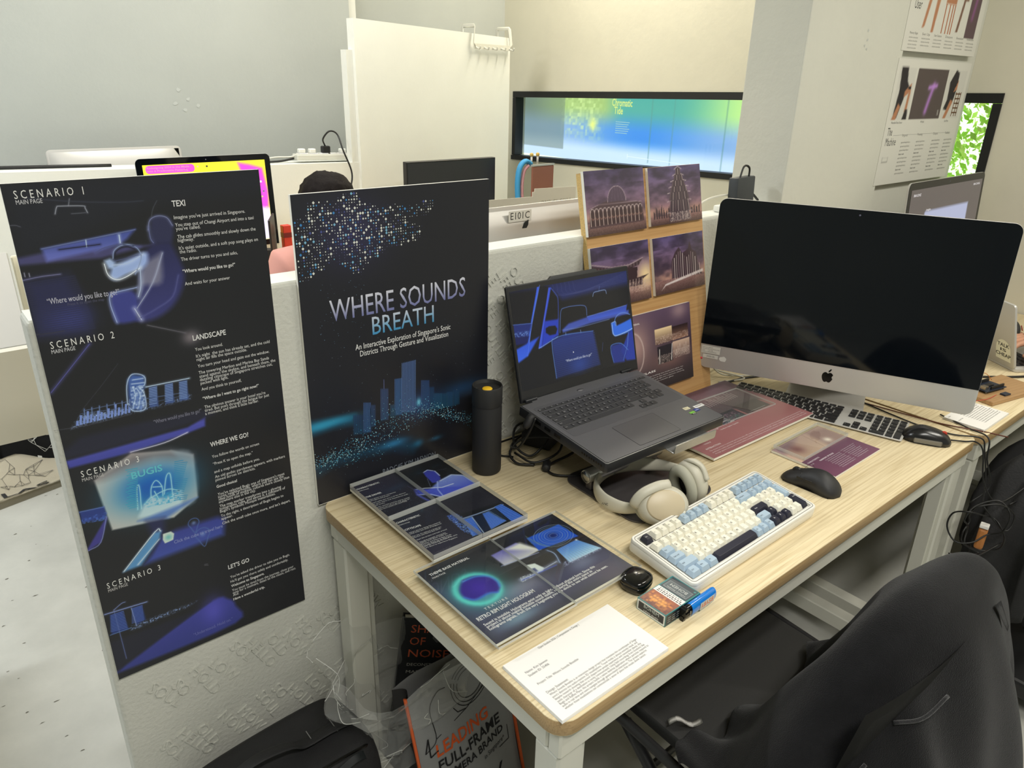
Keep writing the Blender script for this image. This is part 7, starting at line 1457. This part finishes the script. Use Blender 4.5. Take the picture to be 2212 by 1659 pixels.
# person typing at the right edge
def hand(bmv,W,F,side,curl):
    pass
p=thing('person','person at the right edge of the photo typing with both hands on the stickered laptop','person',(2.42,-.86,-.28))
V=[(0,0,0),(-.02,.02,.22),(-.03,.03,.40),(-.03,.03,.49),(-.04,.04,.56),(-.06,.06,.63),(-.05,.05,.70)]; R_=[(.15,.12),(.14,.11),(.12,.09),(.05,.05),(.06,.065),(.078,.09),(.05,.06)]; E_=[(i,i+1) for i in range(6)]
def arm(sh,el,wr,kn,tips,th):
    i=len(V); V.extend([sh,el,((el[0]+wr[0])/2,(el[1]+wr[1])/2,(el[2]+wr[2])/2),wr]); R_.extend([(.065,.06),(.045,.045),(.038,.036),(.026,.022)]); E_.extend([(2,i),(i,i+1),(i+1,i+2),(i+2,i+3)])
    w=i+3
    for k,tp in zip(kn,tips):
        j=len(V); mid=tuple((a+b)/2+(0,0,.010)[n] for n,(a,b) in enumerate(zip(k,tp))); V.extend([k,mid,tp]); R_.extend([.0105,.0088,.0070]); E_.extend([(w,j),(j,j+1),(j+1,j+2)])
    j=len(V); V.extend([th[0],th[1]]); R_.extend([.0115,.008]); E_.extend([(w,j),(j,j+1)])
O=Vector((2.42,-.86,-.28))
def L_(x,y,z): return tuple(Vector((x,y,z))-O)
def mkhand(wr,dirv,sidev):
    d=Vector(dirv).normalized(); s_=Vector(sidev).normalized(); w=Vector(wr); kn=[];tp=[]
    for k,(o_,l_) in enumerate(((-.030,.062),(-.010,.070),(.011,.066),(.031,.052))): kk=w+d*.075+s_*o_+Vector((0,0,.006)); kn.append(tuple(kk-O)); tp.append(tuple(kk+d*l_+s_*o_*.25+Vector((0,0,-.026))-O))
    return kn,tp
w1=(2.165,-.560,.052); k1,t1=mkhand(w1,(-.90,.42,0),(.42,.90,0)); arm(tuple(Vector((-.14,.13,.38))),L_(2.33,-.60,.03),tuple(Vector(w1)-O),k1,t1,(L_(2.125,-.572,.045),L_(2.085,-.580,.032)))
w2=(2.105,-.680,.050); k2,t2=mkhand(w2,(-.82,.56,0),(.56,.82,0)); arm(tuple(Vector((-.12,-.12,.38))),L_(2.28,-.86,.02),tuple(Vector(w2)-O),k2,t2,(L_(2.075,-.652,.044),L_(2.05,-.622,.032)))
i=len(V); V+=[(-.05,.08,-.02),(-.40,.22,-.05),(-.42,.24,-.42),(-.05,-.08,-.02),(-.40,.02,-.05),(-.42,.04,-.42),(-.50,.26,-.435),(-.50,.06,-.435)]; R_+=[.06,.045,.035,.06,.045,.035,.033,.033]; E_+=[(0,i),(i,i+1),(i+1,i+2),(i+2,i+6),(0,i+3),(i+3,i+4),(i+4,i+5),(i+5,i+7)]
skin('body',V,E_,R_,M_skin,p)
skin('shirt',[(0,0,.0),(-.02,.02,.22),(-.03,.03,.39),(-.03,.03,.43),(-.14,.13,.38),tuple(Vector(L_(2.33,-.60,.05))),(-.12,-.12,.38),tuple(Vector(L_(2.28,-.86,.04)))],[(0,1),(1,2),(2,3),(2,4),(4,5),(2,6),(6,7)],[(.18,.14),(.17,.13),(.145,.11),(.07,.07),(.085,.08),(.058,.055),(.085,.08),(.058,.055)],mat('olive shirt',(110,104,60),.85),p)
skin('trousers',[(0,0,-.02),(-.05,.08,-.02),(-.38,.21,-.05),(-.42,.24,-.38),(-.05,-.08,-.02),(-.38,.02,-.05),(-.42,.04,-.38)],[(0,1),(1,2),(2,3),(0,4),(4,5),(5,6)],[(.15,.12),.11,.095,.07,.11,.095,.07],mat('black trousers',(26,26,28),.9),p)
bm=B(); bmesh.ops.create_icosphere(bm,subdivisions=3,radius=1)
for v in bm.verts: c=v.co.copy(); v.co=Vector((c.x*.10-.03,c.y*.098+.03,c.z*(.09 if c.z>0 else .10)+.67)); 
obj('hair',bm,M_hair,p,smooth=True)
t=thing('chair','plain dark chair carrying the person typing at the right edge','chair',(2.42,-.88,FLOOR)); obj('seat',prism(B(),rrect(-.2,.2,-.2,.2,.03,5),.34,.37,bev=.006),M_blkm,t,auto=40)
for x in (-.17,.17):
    for y in (-.17,.17): obj('leg',tube(B(),[(x,y,.34),(x*1.08,y*1.08,0)],.012,8,smoothn=0),M_blk,t)
